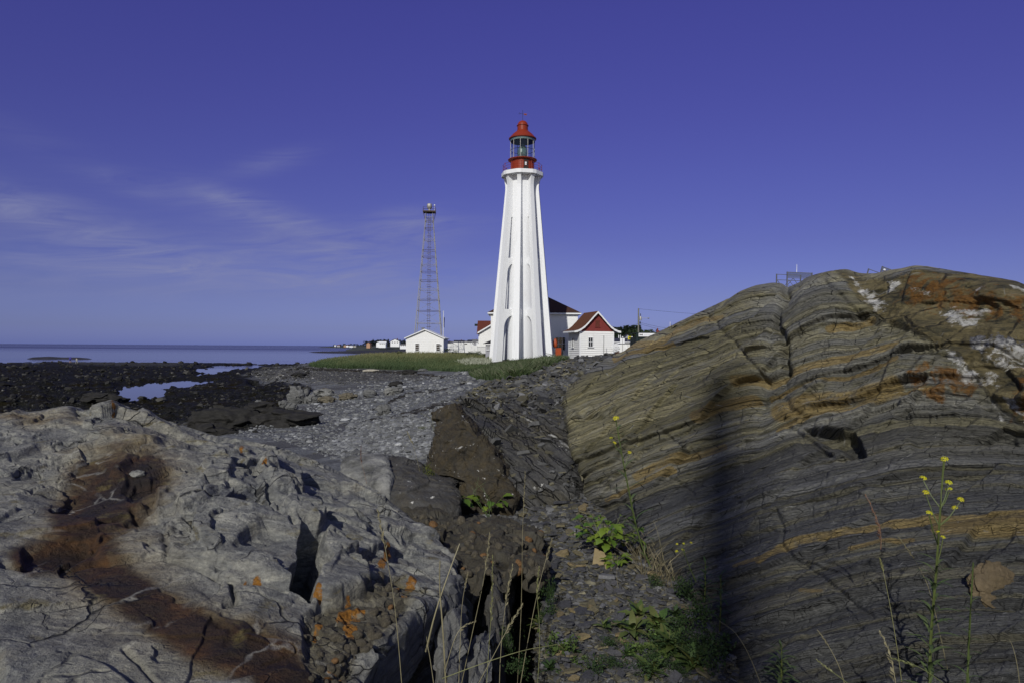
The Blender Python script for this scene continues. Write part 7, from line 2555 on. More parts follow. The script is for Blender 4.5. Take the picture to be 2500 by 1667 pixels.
# unseen pole added behind the camera to cast the soft shade band on slate
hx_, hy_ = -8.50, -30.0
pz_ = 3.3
OP = thing('shade_pole', (hx_, hy_, pz_), 'unseen wooden pole added behind the viewer to shade the slate', 'pole')
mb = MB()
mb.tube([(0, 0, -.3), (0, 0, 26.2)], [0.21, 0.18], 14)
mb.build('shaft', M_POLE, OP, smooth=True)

# ================================================================== GRASS BANK AND BUSHES
M_BLADE = material('grass_blades', lambda g, bs: (g.put(bs.inputs['Base Color'], g.attr('tone', 'Color')), setattr(bs.inputs['Roughness'], 'default_value', .7), setattr(bs.inputs['Specular IOR Level'], 'default_value', .2)))
def blades(name, pts, h, w, rng, colfn, lean=.3, parent=None):
    n = len(pts)
    a = rng.uniform(0, 2 * PI, n)
    ln = rng.normal(.15, lean, (n, 2)) * h[:, None]
    dx = np.stack([np.cos(a), np.sin(a) * .3, 0 * a], 1) * (w / 2)[:, None]
    mid = pts + np.stack([ln[:, 0] * .35, ln[:, 1] * .35, h * .6], 1)
    tip = pts + np.stack([ln[:, 0], ln[:, 1], h], 1)
    V = np.stack([pts - dx, pts + dx, mid + dx * .75, mid - dx * .75, tip], 1).reshape(-1, 3)
    b = np.arange(n)[:, None] * 5
    F = np.concatenate([b + np.array([[0, 1, 2]]), b + np.array([[0, 2, 3]]), b + np.array([[3, 2, 4]])], 0)
    lo, hi = colfn(pts, n)
    col = np.concatenate([lo, lo, hi], 0)
    o = obj_np(name, V, F, M_BLADE, parent, fcol=col)
    return tag(o, kind='stuff')
BANK = [(752, 893), (800, 876), (880, 869), (960, 865), (1080, 865), (1200, 869), (1197, 890), (1190, 898), (1150, 905), (1120, 907), (1000, 903), (900, 899), (800, 899)]
MOUND = [(1145, 915), (1200, 897), (1250, 886), (1300, 880), (1340, 874), (1392, 874), (1350, 893), (1290, 917), (1240, 928), (1165, 927)]
def bank_col(pts, n):
    px_, py_ = proj(pts)
    nz = fbm(pts * np.array([.22, .10, .2]), 3) * .5
    up_ = np.clip((900 - py_) / 28, 0, 1)
    g1 = np.array([.034, .054, .020])
    g2 = np.array([.026, .045, .017])
    y1 = np.array([.14, .135, .060])
    t = np.clip(.5 + nz + rng.normal(0, .2, n), 0, 1)[:, None]
    lo = g1 * t + g2 * (1 - t)
    k = np.clip(up_ ** 1.6 * .9 + nz * .4 + rng.normal(0, .15, n), .05, 1)[:, None]
    hi = lo * 1.25 * (1 - k) + y1 * k
    return lo, hi
pk = pick(30000, 750, 1205, 862, 909, inp(BANK))
hh_ = rng.uniform(.45, 1.0, len(pk)) * np.interp(pk[:, 1], [85, 110, 140], [.8, 1, .8])
px_, py_ = proj(pk)
hh_ *= np.clip(.35 + np.interp(px_, [750, 800, 1000, 1120, 1200], [.6, .75, .7, .45, .3]), .3, 1)
blades('bank_grass', pk, hh_, rng.uniform(.05, .11, len(pk)), rng, bank_col)
def mound_col(pts, n):
    nz = fbm(pts * .5, 3) * .5
    t = np.clip(.5 + nz + rng.normal(0, .25, n), 0, 1)[:, None]
    lo = np.array([.036, .055, .018]) * t + np.array([.020, .034, .013]) * (1 - t)
    k = np.clip(rng.normal(.2, .25, n), 0, 1)[:, None]
    hi = lo * 1.3 * (1 - k) + np.array([.17, .17, .11]) * k
    return lo, hi
pk = pick(20000, 1140, 1400, 870, 930, inp(MOUND))
blades('mound_grass', pk, rng.uniform(.18, .55, len(pk)) * (1 + .6 * fbm(pk * .8, 3)).clip(.4, 1.6), rng.uniform(.035, .085, len(pk)), rng, mound_col, lean=.55)
pk = pick(900, 1100, 1200, 876, 897, lambda x, y: poly_sd(x, y, [(1110, 888), (1150, 880), (1200, 884), (1195, 896), (1140, 898)]) < 0)
blades('pale_umbel_weeds', pk, rng.uniform(.5, .8, len(pk)), rng.uniform(.10, .2, len(pk)), rng, lambda p, n: (np.tile([.05, .065, .03], (n, 1)), np.tile([.25, .26, .20], (n, 1))))
BUS = [round_mesh(300 + i, h=1.6, r=1.3, n=420, mat=M_BUSH, low=.1, card=.07) for i in range(3)]
BUL = round_mesh(310, h=1.6, r=1.3, n=420, mat=M_BUSHLIGHT, low=.1, card=.06)
for px_, py_, wpx, hpx, me, lab, d_ in [(975, 868, 26, 13, BUS[0], 'dark rounded bush at the left corner of the white shed', 128), (951, 866, 7, 5, BUS[1], 'small dark bush on the grass left of the shed', 130),
                                         (1092, 860, 28, 13, BUS[1], 'dark bush directly right of the flagpole', 132), (1110, 863, 24, 10, BUS[2], 'dark low bush below the left part of the white wall', 132),
                                         (1122, 866, 18, 7, BUS[0], 'lowest dark bush below the middle of the white wall', 130),
                                         (1146, 868, 26, 12, BUS[2], 'green bush below the sloping end of the white wall', 120), (1168, 870, 30, 16, BUL, 'pale leafed bush below the picket railing', 116), (1186, 873, 24, 14, BUS[0], 'dark bush against the lower left of the lighthouse', 110),
                                         (1010, 864, 20, 5, BUS[0], 'low green bush under the left window of the shed', 130), (1372, 874, 8, 22, BUS[1], 'dark narrow bush between the orange cabinet and the hut', 98),
                                         (1491, 864, 11, 25, BUS[2], 'dark upright bush at the right corner of the gabled hut', 104), (1504, 866, 30, 26, BUS[0], 'dark bush behind the heap of white boards', 103),
                                         (1240, 880, 16, 7, BUL, 'small pale flowering bush at the foot of the lighthouse', 90), (1253, 884, 26, 8, BUS[1], 'low green bush before the middle of the lighthouse foot', 86)]:
    p = A(px_, py_, d_)
    t = thing('bush', (p.x, p.y, p.z - .1), lab, 'bush')
    k = d_ / FPX
    t.scale = (wpx * k / 3.0, wpx * k / 3.0, hpx * k / 1.55)
    o = link(bpy.data.objects.new('foliage', me), t)
M_REDBR = material('red_brown_leaves', leaf_fn((0.12, 0.035, 0.02)))
p = A(1508, 868, 95)
t = thing('red_bush', (p.x, p.y, p.z - .1), 'small rusty red bush in front of the heap of white boards', 'bush')
t.scale = (.3, .3, .5)
link(bpy.data.objects.new('foliage', round_mesh(333, h=1.6, r=1.3, n=200, mat=M_REDBR, low=.1, card=.08)), t)

# ================================================================== TWO PEOPLE ON THE REEF
def person(loc, hgt, lab, pose, mats, splits, rot=0.0):
    """continuous skinned figure, coloured by height bands"""
    me = bpy.data.meshes.new('person')
    o = bpy.data.objects.new('person', me)
    J = pose['j']
    me.from_pydata([tuple(j[:3]) for j in J], pose['e'], [])
    COL.objects.link(o)
    md = o.modifiers.new('skin', 'SKIN')
    for i, j in enumerate(J):
        me.skin_vertices[0].data[i].radius = (j[3], j[3])
    me.skin_vertices[0].data[0].use_root = True
    sb = o.modifiers.new('sub', 'SUBSURF')
    sb.levels = sb.render_levels = 1
    bpy.context.view_layer.update()
    ev = bpy.data.meshes.new_from_object(o.evaluated_get(bpy.context.evaluated_depsgraph_get()))
    bpy.data.objects.remove(o)
    for m in mats:
        ev.materials.append(m)
    for f in ev.polygons:
        z = f.center.z
        f.material_index = next((mi for lo, mi in splits if z >= lo), 0)
        f.use_smooth = True
    o = bpy.data.objects.new('person', ev)
    link(o)
    o.location = loc
    o.rotation_euler = (0, 0, rot)
    o.scale = (hgt / 1.78,) * 3
    tag(o, lab, 'person')
    return o
def joints(stride=0.1, arm=0.25, lean=0.0):
    J = [(0, lean * .3, .95, .15), (0, lean * .6, 1.15, .15), (0, lean, 1.40, .17), (0, lean, 1.52, .06), (0, lean, 1.60, .085), (0, lean, 1.72, .095)]
    E = [(0, 1), (1, 2), (2, 3), (3, 4), (4, 5)]
    for s in (-1, 1):
        b = len(J)
        J += [(s * .11, 0, .85, .095), (s * (.12 + stride * .5), s * stride * .4, .48, .065), (s * (.13 + stride), s * stride * .8, .08, .05), (s * (.13 + stride), s * stride * .8 - .12, .03, .04)]
        E += [(0, b), (b, b + 1), (b + 1, b + 2), (b + 2, b + 3)]
        b = len(J)
        J += [(s * .20, lean, 1.40, .075), (s * (.20 + arm * .6), lean * .8, 1.14, .055), (s * (.20 + arm * .5), lean * .6 - .15, .92, .042)]
        E += [(2, b), (b, b + 1), (b + 1, b + 2)]
    return dict(j=J, e=E)
p_ = A(171.5, 883, 184)
p_.z = float(ground_z(p_.x, p_.y)) - .03
person(p_, 1.72, 'person in a bright blue jacket standing on the reef edge', joints(.03, .14), [M_SKIN, M_BLUEJ, M_NAVY, M_HAIR], [(1.70, 1), (1.60, 1), (.98, 1), (.55, 2), (0, 0)], .3)
p_ = A(187.5, 885, 181)
p_.z = float(ground_z(p_.x, p_.y)) - .03
person(p_, 1.55, 'person in pale clothes with legs apart, right of blue jacket', joints(.20, .3, -.08), [M_SKIN, M_CREAM, M_CREAM, M_HAIR], [(1.64, 3), (1.50, 0), (.1, 1), (0, 0)], -.4)

# ================================================================== PLANTS AMONG THE ROCKS
def plant_fn(col, tip, var=.3):
    def fn(g, bs):
        inf = g.n('ShaderNodeObjectInfo')
        pos = g.n('ShaderNodeTexCoord').outputs['Object']
        n = g.noise(pos, 22.0, 4, .6)
        c = g.ramp(n, [(0.3, tuple(c * (1 - var) for c in col)), (0.7, tuple(c * (1 + var) for c in col))])
        c = g.mix(g.m('MULTIPLY', inf.outputs['Random'], .8), c, tip)
        g.put(bs.inputs['Base Color'], c)
        bs.inputs['Roughness'].default_value = .55
        bs.inputs['Specular IOR Level'].default_value = .3
        g.put(bs.inputs['Normal'], g.bump(n, .3, .01))
    return fn
M_LOV = material('lovage_leaf', plant_fn((.050, .105, .014), (.15, .19, .018)))
M_DOCK = material('dock_leaf', plant_fn((.050, .090, .020), (.095, .095, .028)))
M_DEEP = material('dark_weed_leaf', plant_fn((.022, .045, .014), (.045, .075, .016)))
M_STEM = material('green_stem', plant_fn((.060, .085, .022), (.10, .11, .03)))
M_MUST = material('mustard_leaf', plant_fn((.055, .085, .030), (.085, .11, .040)))
M_DRY = material('dry_grass', plant_fn((.17, .15, .085), (.23, .205, .12)))
M_DRYG = material('half_green_grass', plant_fn((.11, .125, .045), (.19, .18, .08)))
M_PETAL = material('yellow_petal', plant_fn((.50, .44, .010), (.42, .46, .02), .15))
M_REDST = material('reddish_seedhead', plant_fn((.13, .060, .040), (.17, .10, .06)))

def leaf_mesh(shape, mat, fold=.18, droop=.3, lobes=0):
    """folded leaf of unit length along +X; shape = half widths along the rib"""
    n = len(shape)
    vs, fs = [], []
    for i, w in enumerate(shape):
        x = i / (n - 1)
        z = droop * (x * .55 - x * x)
        ww = w * (1 + (.22 if lobes and i % 2 else -.12 if lobes else 0))
        vs += [(x, -ww, z + abs(ww) * fold), (x, 0, z), (x, ww, z + abs(ww) * fold)]
    for i in range(n - 1):
        a = 3 * i
        fs += [(a, a + 1, a + 4, a + 3), (a + 1, a + 2, a + 5, a + 4)]
    me = bpy.data.meshes.new('leaf')
    me.from_pydata(vs, [], fs)
    me.materials.append(mat)
    me.polygons.foreach_set('use_smooth', [True] * len(fs))
    return me
OV = [.02, .16, .27, .33, .33, .27, .17, .03]
LF_LOV = [leaf_mesh(OV, M_LOV, .25, .5, 1), leaf_mesh([.02, .13, .24, .30, .26, .32, .20, .02], M_LOV, .2, .7, 1)]
LF_DOCK = [leaf_mesh([.02, .05, .09, .13, .15, .14, .10, .02], M_DOCK, .35, .7, 1), leaf_mesh([.02, .06, .11, .15, .16, .15, .09, .02], M_DOCK, .25, 1.0)]
LF_LAN = [leaf_mesh([.015, .05, .075, .08, .07, .045, .01], M_MUST, .3, .6)]
LF_DEEP = [leaf_mesh([.02, .08, .12, .13, .11, .08, .01], M_DEEP, .3, .7, 1)]

def put_leaf(parent, me, base, L, yaw, pitch, roll=0.0):
    o = link(bpy.data.objects.new('leaf', me), parent)
    o.location = base
    o.rotation_euler = (roll, -pitch, yaw)
    o.scale = (L, L, L)
    return o
def stem_obj(parent, pts, r, mat, name='stem', n=5):
    mb = MB()
    mb.tube(pts, r, n)
    return mb.build(name, mat, parent, smooth=True)

def flower_head_mesh(seed, n=16, r=.5):
    rg = random.Random(seed)
    mb = MB()
    for i in range(n):
        t = i * 2.399
        ph = math.acos(1 - .95 * (i + .5) / n)
        c = Vector((math.sin(ph) * math.cos(t), math.sin(ph) * math.sin(t), math.cos(ph))) * r
        nrm_ = c.normalized()
        a = nrm_.orthogonal().normalized()
        b = nrm_.cross(a)
        for k in range(4):
            q = PI / 2 * k + rg.random()
            dv = a * math.cos(q) + b * math.sin(q)
            sd = nrm_.cross(dv)
            L = .20 + .05 * rg.random()
            mb.raw([c, c + dv * L * .6 + sd * L * .42, c + dv * L + nrm_ * .05, c + dv * L * .6 - sd * L * .42], [(0, 1, 2, 3)])
    me = bpy.data.meshes.new('flower_head')
    me.from_pydata(mb.v, [], mb.f)
    me.materials.append(M_PETAL)
    return me
FH = [flower_head_mesh(i) for i in range(3)]

def mustard(main, d, heads, label, nleaf, leafL, thick=.006, lo=.05, hi=.80, branch=True):
    """main: picture polyline of the stem from base to tip"""
    pts = [A(x, y, d + .02 * math.sin(i * 1.7)) for i, (x, y) in enumerate(main)]
    base = pts[0]
    t = thing('yellow_wildflower', base, label, 'flower')
    loc = [p - base for p in pts]
    fine = [Vector(v) for v in catmull(np.array([tuple(p) for p in loc]), 14)]
    stem_obj(t, fine, [thick * (1 - .55 * i / 13) for i in range(14)], M_STEM)
    H = (loc[-1] - loc[0]).length
    for i in range(nleaf):
        f = lo + (hi - lo) * (i + random.random() * .6) / nleaf
        k = f * 13
        p = fine[int(k)].lerp(fine[min(13, int(k) + 1)], k - int(k))
        put_leaf(t, LF_LAN[0], p, leafL * (1.15 - .75 * f) * random.uniform(.75, 1.2), i * 2.4 + random.uniform(-.4, .4), random.uniform(.35, 1.0))
    for hx, hy, hs in heads:
        p = A(hx, hy, d + random.uniform(-.05, .05)) - base
        o = link(bpy.data.objects.new('flower_head', random.choice(FH)), t)
        s = hs * d / FPX / 1.2
        o.location = p
        o.scale = (s, s, s * .8)
        o.rotation_euler = (-.35, random.uniform(-.3, .3), random.uniform(0, 6))
        if branch:
            best = min(fine, key=lambda q: (q - (p + Vector((0, 0, -.09 * H)))).length)
            if (best - p).length > .02:
                stem_obj(t, [best, best.lerp(p, .5) + Vector((0, 0, -.012)), p - Vector((0, 0, s * .3))], [thick * .45, thick * .35, thick * .3], M_STEM, 'branch', 4)
    return t
mustard([(1600, 1410), (1560, 1310), (1533, 1185), (1515, 1090), (1504, 1025)], 4.75, [(1504, 1021, 17), (1492, 1069, 10), (1500, 1081, 11), (1537, 1104, 11)], 'tall yellow wildflower leaning before the middle of the slate outcrop', 26, .145, .0075, hi=.93)
mustard([(2268, 1720), (2272, 1560), (2285, 1400), (2295, 1250), (2304, 1125)], 2.42, [(2306, 1121, 20), (2254, 1167, 18), (2316, 1178, 18), (2317, 1195, 18), (2260, 1202, 17), (2345, 1219, 17), (2331, 1239, 15), (2268, 1252, 17), (2302, 1311, 13), (2290, 1298, 10)], 'largest yellow wildflower with many heads at far right', 44, .085, .0058, hi=.55)
mustard([(1700, 1420), (1682, 1380), (1668, 1340), (1668, 1328)], 4.1, [(1652, 1345, 9), (1667, 1342, 9), (1653, 1327, 7), (1669, 1326, 7), (1687, 1324, 7)], 'small faint yellow wildflower at the base of the dark slate', 7, .06, .003, hi=.6)
t = mustard([(2360, 1720), (2364, 1600), (2370, 1480), (2376, 1372)], 2.36, [], 'tall green flowerless stalk with narrow leaves at far right', 30, .05, .0045, lo=.02, hi=.97)
t['category'] = 'plant'
t.name = 'green_stalk'
# whorled green sprout at the foot of the slate
def sprout(px, py_base, py_top, d, n, L, label, me):
    a, b = A(px - 4, py_base, d), A(px, py_top, d)
    t = thing('green_sprout', a, label, 'plant')
    stem_obj(t, [Vector((0, 0, 0)), (b - a) * .5 + Vector((.004, 0, 0)), b - a], [.004, .0035, .002], M_STEM)
    for i in range(n):
        f = .25 + .75 * i / n
        put_leaf(t, me, (b - a) * f, L * (1.2 - .55 * f), i * 2.4, random.uniform(.2, .7) + (.5 if f > .9 else 0))
    return t
sprout(1908, 1700, 1582, 2.9, 34, .085, 'bright green whorled sprout at the foot of the dark slate', LF_LAN[0])
sprout(1760, 1560, 1400, 3.75, 22, .07, 'thin weedy sprout at the left edge of the dark slate base', LF_DEEP[0])
sprout(1722, 1500, 1370, 4.0, 20, .07, 'dim feathery sprout beside the small faint wildflower', LF_DEEP[0])

def rosette(px, py, n, L, meshes, label, spread=1.0, up=.5, d=None, name='leafy_plant', petiole=0.0, mat=M_STEM):
    if d is None:
        loc, d = ground_hit(px, py)
    else:
        loc = A(px, py, d)
    t = thing(name, loc + Vector((0, 0, .01)), label, 'plant', rotz=random.uniform(0, 6))
    for i in range(n):
        yaw = i * 2.4 + random.uniform(-.3, .3)
        pit = random.uniform(.15, 1.1) * up + .1
        l_ = L * random.uniform(.6, 1.2)
        b = Vector((0, 0, 0))
        if petiole:
            r = petiole * random.uniform(.35, 1.1)
            b = Vector((math.cos(yaw) * r * math.cos(pit) * spread, math.sin(yaw) * r * math.cos(pit) * spread, r * math.sin(min(1.4, pit + .45))))
            stem_obj(t, [Vector((0, 0, 0)), b * .5 + Vector((0, 0, .01)), b], [.0028, .002, .0016], mat, 'petiole', 4)
            pit = random.uniform(-.3, .45)
        put_leaf(t, random.choice(meshes), b, l_, yaw + random.uniform(-.5, .5), pit, random.uniform(-.4, .4))
    return t
rosette(1478, 1352, 78, .078, LF_LOV, 'bright green leafy plant growing at the foot of the slate outcrop', petiole=.24, up=1.1, d=5.0)
rosette(1500, 1385, 18, .065, LF_LOV, 'yellow green low leaves just under the bright leafy plant', petiole=.08, up=.5, d=4.8)
rosette(1548, 1330, 7, .08, LF_LOV, 'small pale green tuft right of the bright leafy plant', petiole=.06, up=.6, d=4.95)
rosette(1120, 1243, 15, .12, LF_LOV, 'shaded leafy plant under the left side of the brown slab', petiole=.14, up=.7, d=6.45)
rosette(1200, 1250, 14, .11, LF_LOV, 'leafy plant under the overhang of the dark slate mound', petiole=.14, up=.7, d=6.5)
for px_, py_, n_, L_, ms, lab in [(1560, 1520, 14, .17, LF_DOCK, 'spiky dark green rosette on the slate chips, farthest of the docks'), (1605, 1545, 14, .19, LF_DOCK, 'broad reddish dock plant in the middle of the gully'),
                                  (1545, 1560, 10, .17, LF_DOCK, 'olive dock rosette left of the broad reddish one'), (1640, 1600, 16, .20, LF_DOCK, 'large dock plant with upright leaves near the bottom edge'),
                                  (1690, 1640, 16, .17, LF_DOCK, 'toothed yellow green plant at the bottom edge'), (1475, 1545, 7, .11, LF_DOCK, 'small flat rosette alone on the slate chips'), (1515, 1545, 6, .11, LF_DOCK, 'small rosette between flat one and the olive dock'),
                                  (1590, 1655, 12, .15, LF_DOCK, 'low dock leaves cut by the bottom edge'), (1650, 1520, 14, .12, LF_DEEP, 'narrow leaved dark plant right of the reddish dock'), (1530, 1610, 12, .09, LF_DEEP, 'small dark feathery weed in front of the olive dock'),
                                  (1320, 1560, 14, .13, LF_DOCK, 'brownish leaves at the right rim of the black hollow'), (1300, 1640, 16, .12, LF_LOV, 'green leaves at the bottom right of the black hollow'), (1345, 1650, 12, .10, LF_DEEP, 'low dark weed at the bottom rim of the hollow'), (1400, 1600, 8, .07, LF_DEEP, 'tiny weed among the slate chips near the bottom')]:
    rosette(px_, py_, int(n_ * 1.7), L_ * .66, ms, lab, up=1.25)
# feathery weeds: leaf clumps
WEED = [round_mesh(400 + i, h=.5, r=.28, n=420, mat=M_DEEPC, low=.02, card=.045) for i in range(2)] if False else None
M_DEEPC = material('feathery_weed_leaves', leaf_fn((.024, .044, .013)))
M_MOSS = material('yellow_moss_leaves', leaf_fn((.070, .080, .016)))
WEED = [round_mesh(400 + i, h=.5, r=.28, n=460, mat=M_DEEPC, low=.02, card=.05) for i in range(2)]
M_WEEDL = material('light_weed_leaves', leaf_fn((.055, .085, .020)))
WEEDL = round_mesh(405, h=.5, r=.28, n=260, mat=M_WEEDL, low=.02, card=.09)
MOSS = round_mesh(420, h=.3, r=.3, n=420, mat=M_MOSS, low=.02, card=.06)
for px_, py_, d_, w_, h_, me, lab in [(1600, 1600, None, 90, 60, WEED[0], 'low feathery weed tangled among the dock plants'), (1650, 1555, None, 80, 70, WEED[1], 'feathery weed behind the large dock plant'), (1560, 1660, None, 100, 50, WEED[0], 'feathery weed along the bottom edge left of the docks'), (1690, 1620, None, 110, 90, WEED[0], 'dense dark weed between the docks and the slate foot'), (1300, 1600, None, 70, 80, WEED[1], 'dark green weed at the lower right rim of the hollow'), (1700, 1560, None, 90, 110, WEED[0], 'feathery dark weed at the left foot of the slate outcrop'), (1735, 1650, None, 120, 120, WEED[1], 'feathery dark weed at the bottom edge beside the slate'), (1670, 1470, None, 70, 80, WEED[1], 'thin feathery weed beside the dry grass tuft'),
                                      (1338, 1500, None, 40, 90, WEED[0], 'fine dark green weed hanging on the right rim of the hollow'), (1600, 1440, None, 50, 40, WEED[1], 'low weed growing in the dry grass tuft'),
                                      (1045, 1175, 6.7, 46, 70, MOSS, 'yellow green moss between the white rock and the brown slab'), (1070, 1215, 6.55, 50, 50, MOSS, 'dark mossy patch below the left edge of brown slab'), (1030, 1048, 8.6, 34, 14, MOSS, 'small mossy tuft at upper left of the brown slab'), (1265, 1655, 2.9, 70, 60, WEED[0], 'dark weed in the bottom of the black hollow'), (1240, 1600, 3.3, 40, 90, WEED[1], 'weed on the left side of the hollow rim')]:
    if d_ is None:
        loc, d_ = ground_hit(px_, py_)
    else:
        loc = A(px_, py_, d_)
    t = thing('weed_clump', loc, lab, 'weed', rotz=random.uniform(0, 6))
    k = d_ / FPX
    t.scale = (w_ * k / .62, w_ * k / .62, h_ * k / .5)
    link(bpy.data.objects.new('foliage', me), t)
# dry grass tuft at the foot of the slate
pk = pick(190, 1520, 1680, 1330, 1450, inp([(1530, 1350), (1580, 1345), (1660, 1420), (1640, 1450), (1570, 1420)]))
dt = thing('dry_grass_tuft', tuple(pk[0]), 'tuft of dry straw coloured grass at the foot of the slate', 'grass tuft')
blades('dry_blades', pk - pk[0], rng.uniform(.06, .24, len(pk)), rng.uniform(.004, .008, len(pk)), rng, lambda p, n: (np.tile([.10, .085, .05], (n, 1)) * rng.uniform(.6, 1.4, (n, 1)), np.tile([.22, .19, .115], (n, 1)) * rng.uniform(.7, 1.3, (n, 1))), lean=.8, parent=dt)

def stalk(pts, d, label, mat=None, r=.0016, seed=None, seedmat=None, bend=0.0):
    """single grass stalk drawn through picture points, root first; seed=(fraction, size) makes a seed head at the tip"""
    P_ = [A(x, y, d) for x, y in pts]
    base = P_[0]
    t = thing('grass_stalk', base, label, 'grass stalk', 'grass stalks before the rocks')
    L = catmull(np.array([tuple(p - base) for p in P_]), 12)
    L[:, 1] += np.linspace(0, 1, 12) ** 2 * .06
    fine = [Vector(v) for v in L]
    stem_obj(t, fine, [r * (1 - .5 * i / 11) for i in range(12)], mat or M_DRY, n=4)
    if seed:
        mb = MB()
        f0, sz = seed
        n = 26
        for i in range(n):
            f = (1 - f0) + f0 * i / n
            k = f * 11
            p = fine[min(10, int(k))].lerp(fine[min(11, int(k) + 1)], k - int(k))
            ax = (fine[11] - fine[9]).normalized()
            a = ax.orthogonal().normalized()
            a.rotate(Matrix.Rotation(i * 2.4, 3, ax))
            e = (ax + a * .55).normalized()
            s = sz * (1.1 - .6 * i / n)
            w_ = ax.cross(a) * s * .22
            mb.raw([p, p + e * s * .5 + w_, p + e * s, p + e * s * .5 - w_], [(0, 1, 2, 3)])
        mb.build('seed_head', seedmat or mat or M_DRY, t, fix=False)
    return t
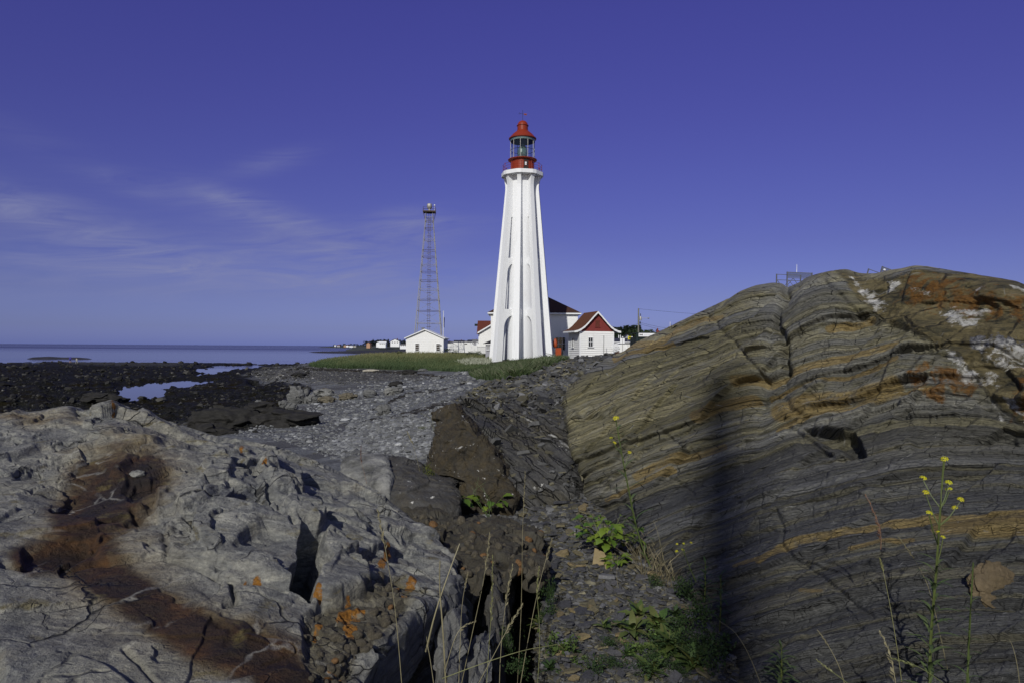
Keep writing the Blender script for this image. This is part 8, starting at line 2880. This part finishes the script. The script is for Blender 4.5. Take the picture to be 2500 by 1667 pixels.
ST = [([(985, 1720), (965, 1500), (940, 1360), (914, 1255)], 2.35, 'leftmost dry grass stalk arching before the pale outcrop', M_DRY, (.30, .022)),
      ([(1040, 1590), (1062, 1500), (1090, 1415), (1119, 1337)], 2.6, 'thick pale straw bent over the rim of the pale outcrop', M_DRY, None),
      ([(1090, 1700), (1082, 1560), (1072, 1440), (1070, 1380)], 2.45, 'upright thin stalk beside the thick pale straw', M_DRY, None),
      ([(1062, 1690), (1050, 1620), (1036, 1570)], 2.3, 'short slanting dry stalk in front of the black hollow', M_DRY, None),
      ([(1118, 1720), (1122, 1600), (1127, 1480), (1140, 1410)], 2.5, 'slim stalk with bent tip before the grey fin of rock', M_DRY, (.2, .012)),
      ([(1120, 1700), (1150, 1560), (1180, 1420), (1195, 1310)], 2.7, 'brown stalk with a seed head leaning right over the gravel ledge', M_DRY, (.28, .02)),
      ([(1185, 1720), (1192, 1600), (1200, 1480), (1202, 1365)], 2.6, 'green stalk with narrow green head left of hollow centre', M_DRYG, (.45, .02)),
      ([(1218, 1720), (1222, 1600), (1234, 1480), (1252, 1390)], 2.6, 'tan seeding stalk in the centre of the black hollow', M_DRY, (.35, .022)),
      ([(1260, 1720), (1272, 1500), (1276, 1300), (1283, 1155)], 3.2, 'very tall thin stalk rising in front of the slate mound', M_DRY, (.22, .016)),
      ([(1262, 1720), (1290, 1560), (1320, 1420), (1350, 1325)], 2.8, 'long stalk slanting right towards the slate chips', M_DRY, (.2, .02)),
      ([(1310, 1700), (1318, 1560), (1312, 1450), (1318, 1395)], 2.7, 'green headed stalk at the right rim of the black hollow', M_DRYG, (.4, .018)),
      ([(1080, 1655), (1180, 1620), (1280, 1595), (1365, 1590)], 2.3, 'stalk lying almost level across the bottom of the hollow', M_DRYG, None),
      ([(1150, 1700), (1200, 1610), (1240, 1540), (1276, 1490)], 2.5, 'feathery stalk crossing others at the right of the hollow', M_DRY, (.4, .022)),
      ([(1085, 1640), (1110, 1560), (1130, 1535), (1160, 1532)], 2.4, 'short stalk with nodding head over the grey fin', M_DRY, (.5, .014)),
      ([(1540, 1540), (1522, 1470), (1508, 1420), (1512, 1360)], 4.3, 'thin bent stalk standing on the slate chips', M_DRY, None),
      ([(1640, 1440), (1622, 1370), (1610, 1310), (1600, 1275)], 4.5, 'thin stalk beside the tall leaning wildflower', M_DRY, None),
      ([(2208, 1720), (2195, 1600), (2182, 1480), (2170, 1375)], 2.5, 'long green stalk left of the largest wildflower', M_DRYG, (.12, .016)),
      ([(2150, 1340), (2152, 1300), (2145, 1260), (2132, 1215)], 2.7, 'reddish seed plume against the ochre bed of slate', M_REDST, (.8, .022)),
      ([(2330, 1720), (2300, 1560), (2270, 1420), (2215, 1320)], 2.6, 'arching dry stalk crossing the largest wildflower', M_DRY, (.2, .014)),
      ([(2190, 1720), (2188, 1660), (2182, 1600), (2172, 1560)], 2.3, 'fluffy pale seed head at the bottom right', M_DRY, (.7, .024)),
      ([(2075, 1720), (2055, 1640), (2035, 1590), (2015, 1555)], 2.4, 'thin stalk at the bottom edge under the slate', M_DRY, (.3, .012)),
      ([(2110, 1700), (2060, 1660), (2030, 1640), (2012, 1628)], 2.3, 'low nodding grass head at the bottom edge', M_DRYG, (.5, .014)),
      ([(2330, 1690), (2280, 1650), (2240, 1630), (2200, 1625)], 2.25, 'pale grass head arching left at the bottom right edge', M_DRYG, (.4, .016)),
      ([(2490, 1720), (2494, 1640), (2498, 1580)], 2.2, 'straight dry stalk at the extreme right edge', M_DRY, None),
      ([(1862, 1680), (1830, 1600), (1800, 1550), (1766, 1528)], 3.0, 'dim dry stalk at the left foot of the dark slate', M_DRY, None),
      ([(895, 1180), (888, 1150), (880, 1125), (878, 1090)], 6.2, 'reddish dry stalk on the white weathered rock', M_REDST, (.4, .02)),
      ([(1025, 1150), (1015, 1110), (1005, 1080), (992, 1055)], 6.6, 'pale feathery stalk left of the brown slab', M_DRY, (.4, .03)),
      ([(1058, 1048), (1050, 1030), (1042, 1015), (1022, 1010)], 7.6, 'grass blade arching left from the top of brown slab', M_DRYG, None),
      ([(1060, 1050), (1056, 1030), (1050, 1012), (1046, 996)], 7.6, 'upright grass blade at the top of the brown slab', M_DRYG, None)]
for pts, d_, lab, m_, sd in ST:
    stalk(pts, d_, lab, m_, r=.0017 if 'thick' not in lab else .004, seed=sd)
for i in range(5):
    x0 = 1168 + i * 3
    stalk([(1190 + i * 2, 1262), (1170 - i * 4 + 30 * (i % 2), 1225 - 4 * i), (1150 + i * 9, 1190 - (i % 3) * 12)], 6.3, 'long green grass blade springing from under the slate mound', M_MUST, r=.0025)['group'] = 'blades under the slate mound'

for i, (px_, py_) in enumerate([(1420, 1630), (1450, 1655), (1500, 1640), (1555, 1610), (1585, 1625), (1625, 1640), (1660, 1585), (1710, 1600), (1740, 1590), (1610, 1575), (1480, 1590), (1660, 1660), (1360, 1600), (1330, 1540)]):
    loc, d_ = ground_hit(px_, py_)
    t = thing('weed_clump', loc, 'low green weed growing among the slate chips near the bottom edge', 'weed', 'weeds among the slate chips', rotz=random.uniform(0, 6))
    k = d_ / FPX
    w_ = random.uniform(45, 85)
    t.scale = (w_ * k / .62, w_ * k / .62, w_ * random.uniform(.5, .9) * k / .5)
    link(bpy.data.objects.new('foliage', WEED[i % 2] if i % 3 else WEEDL), t)
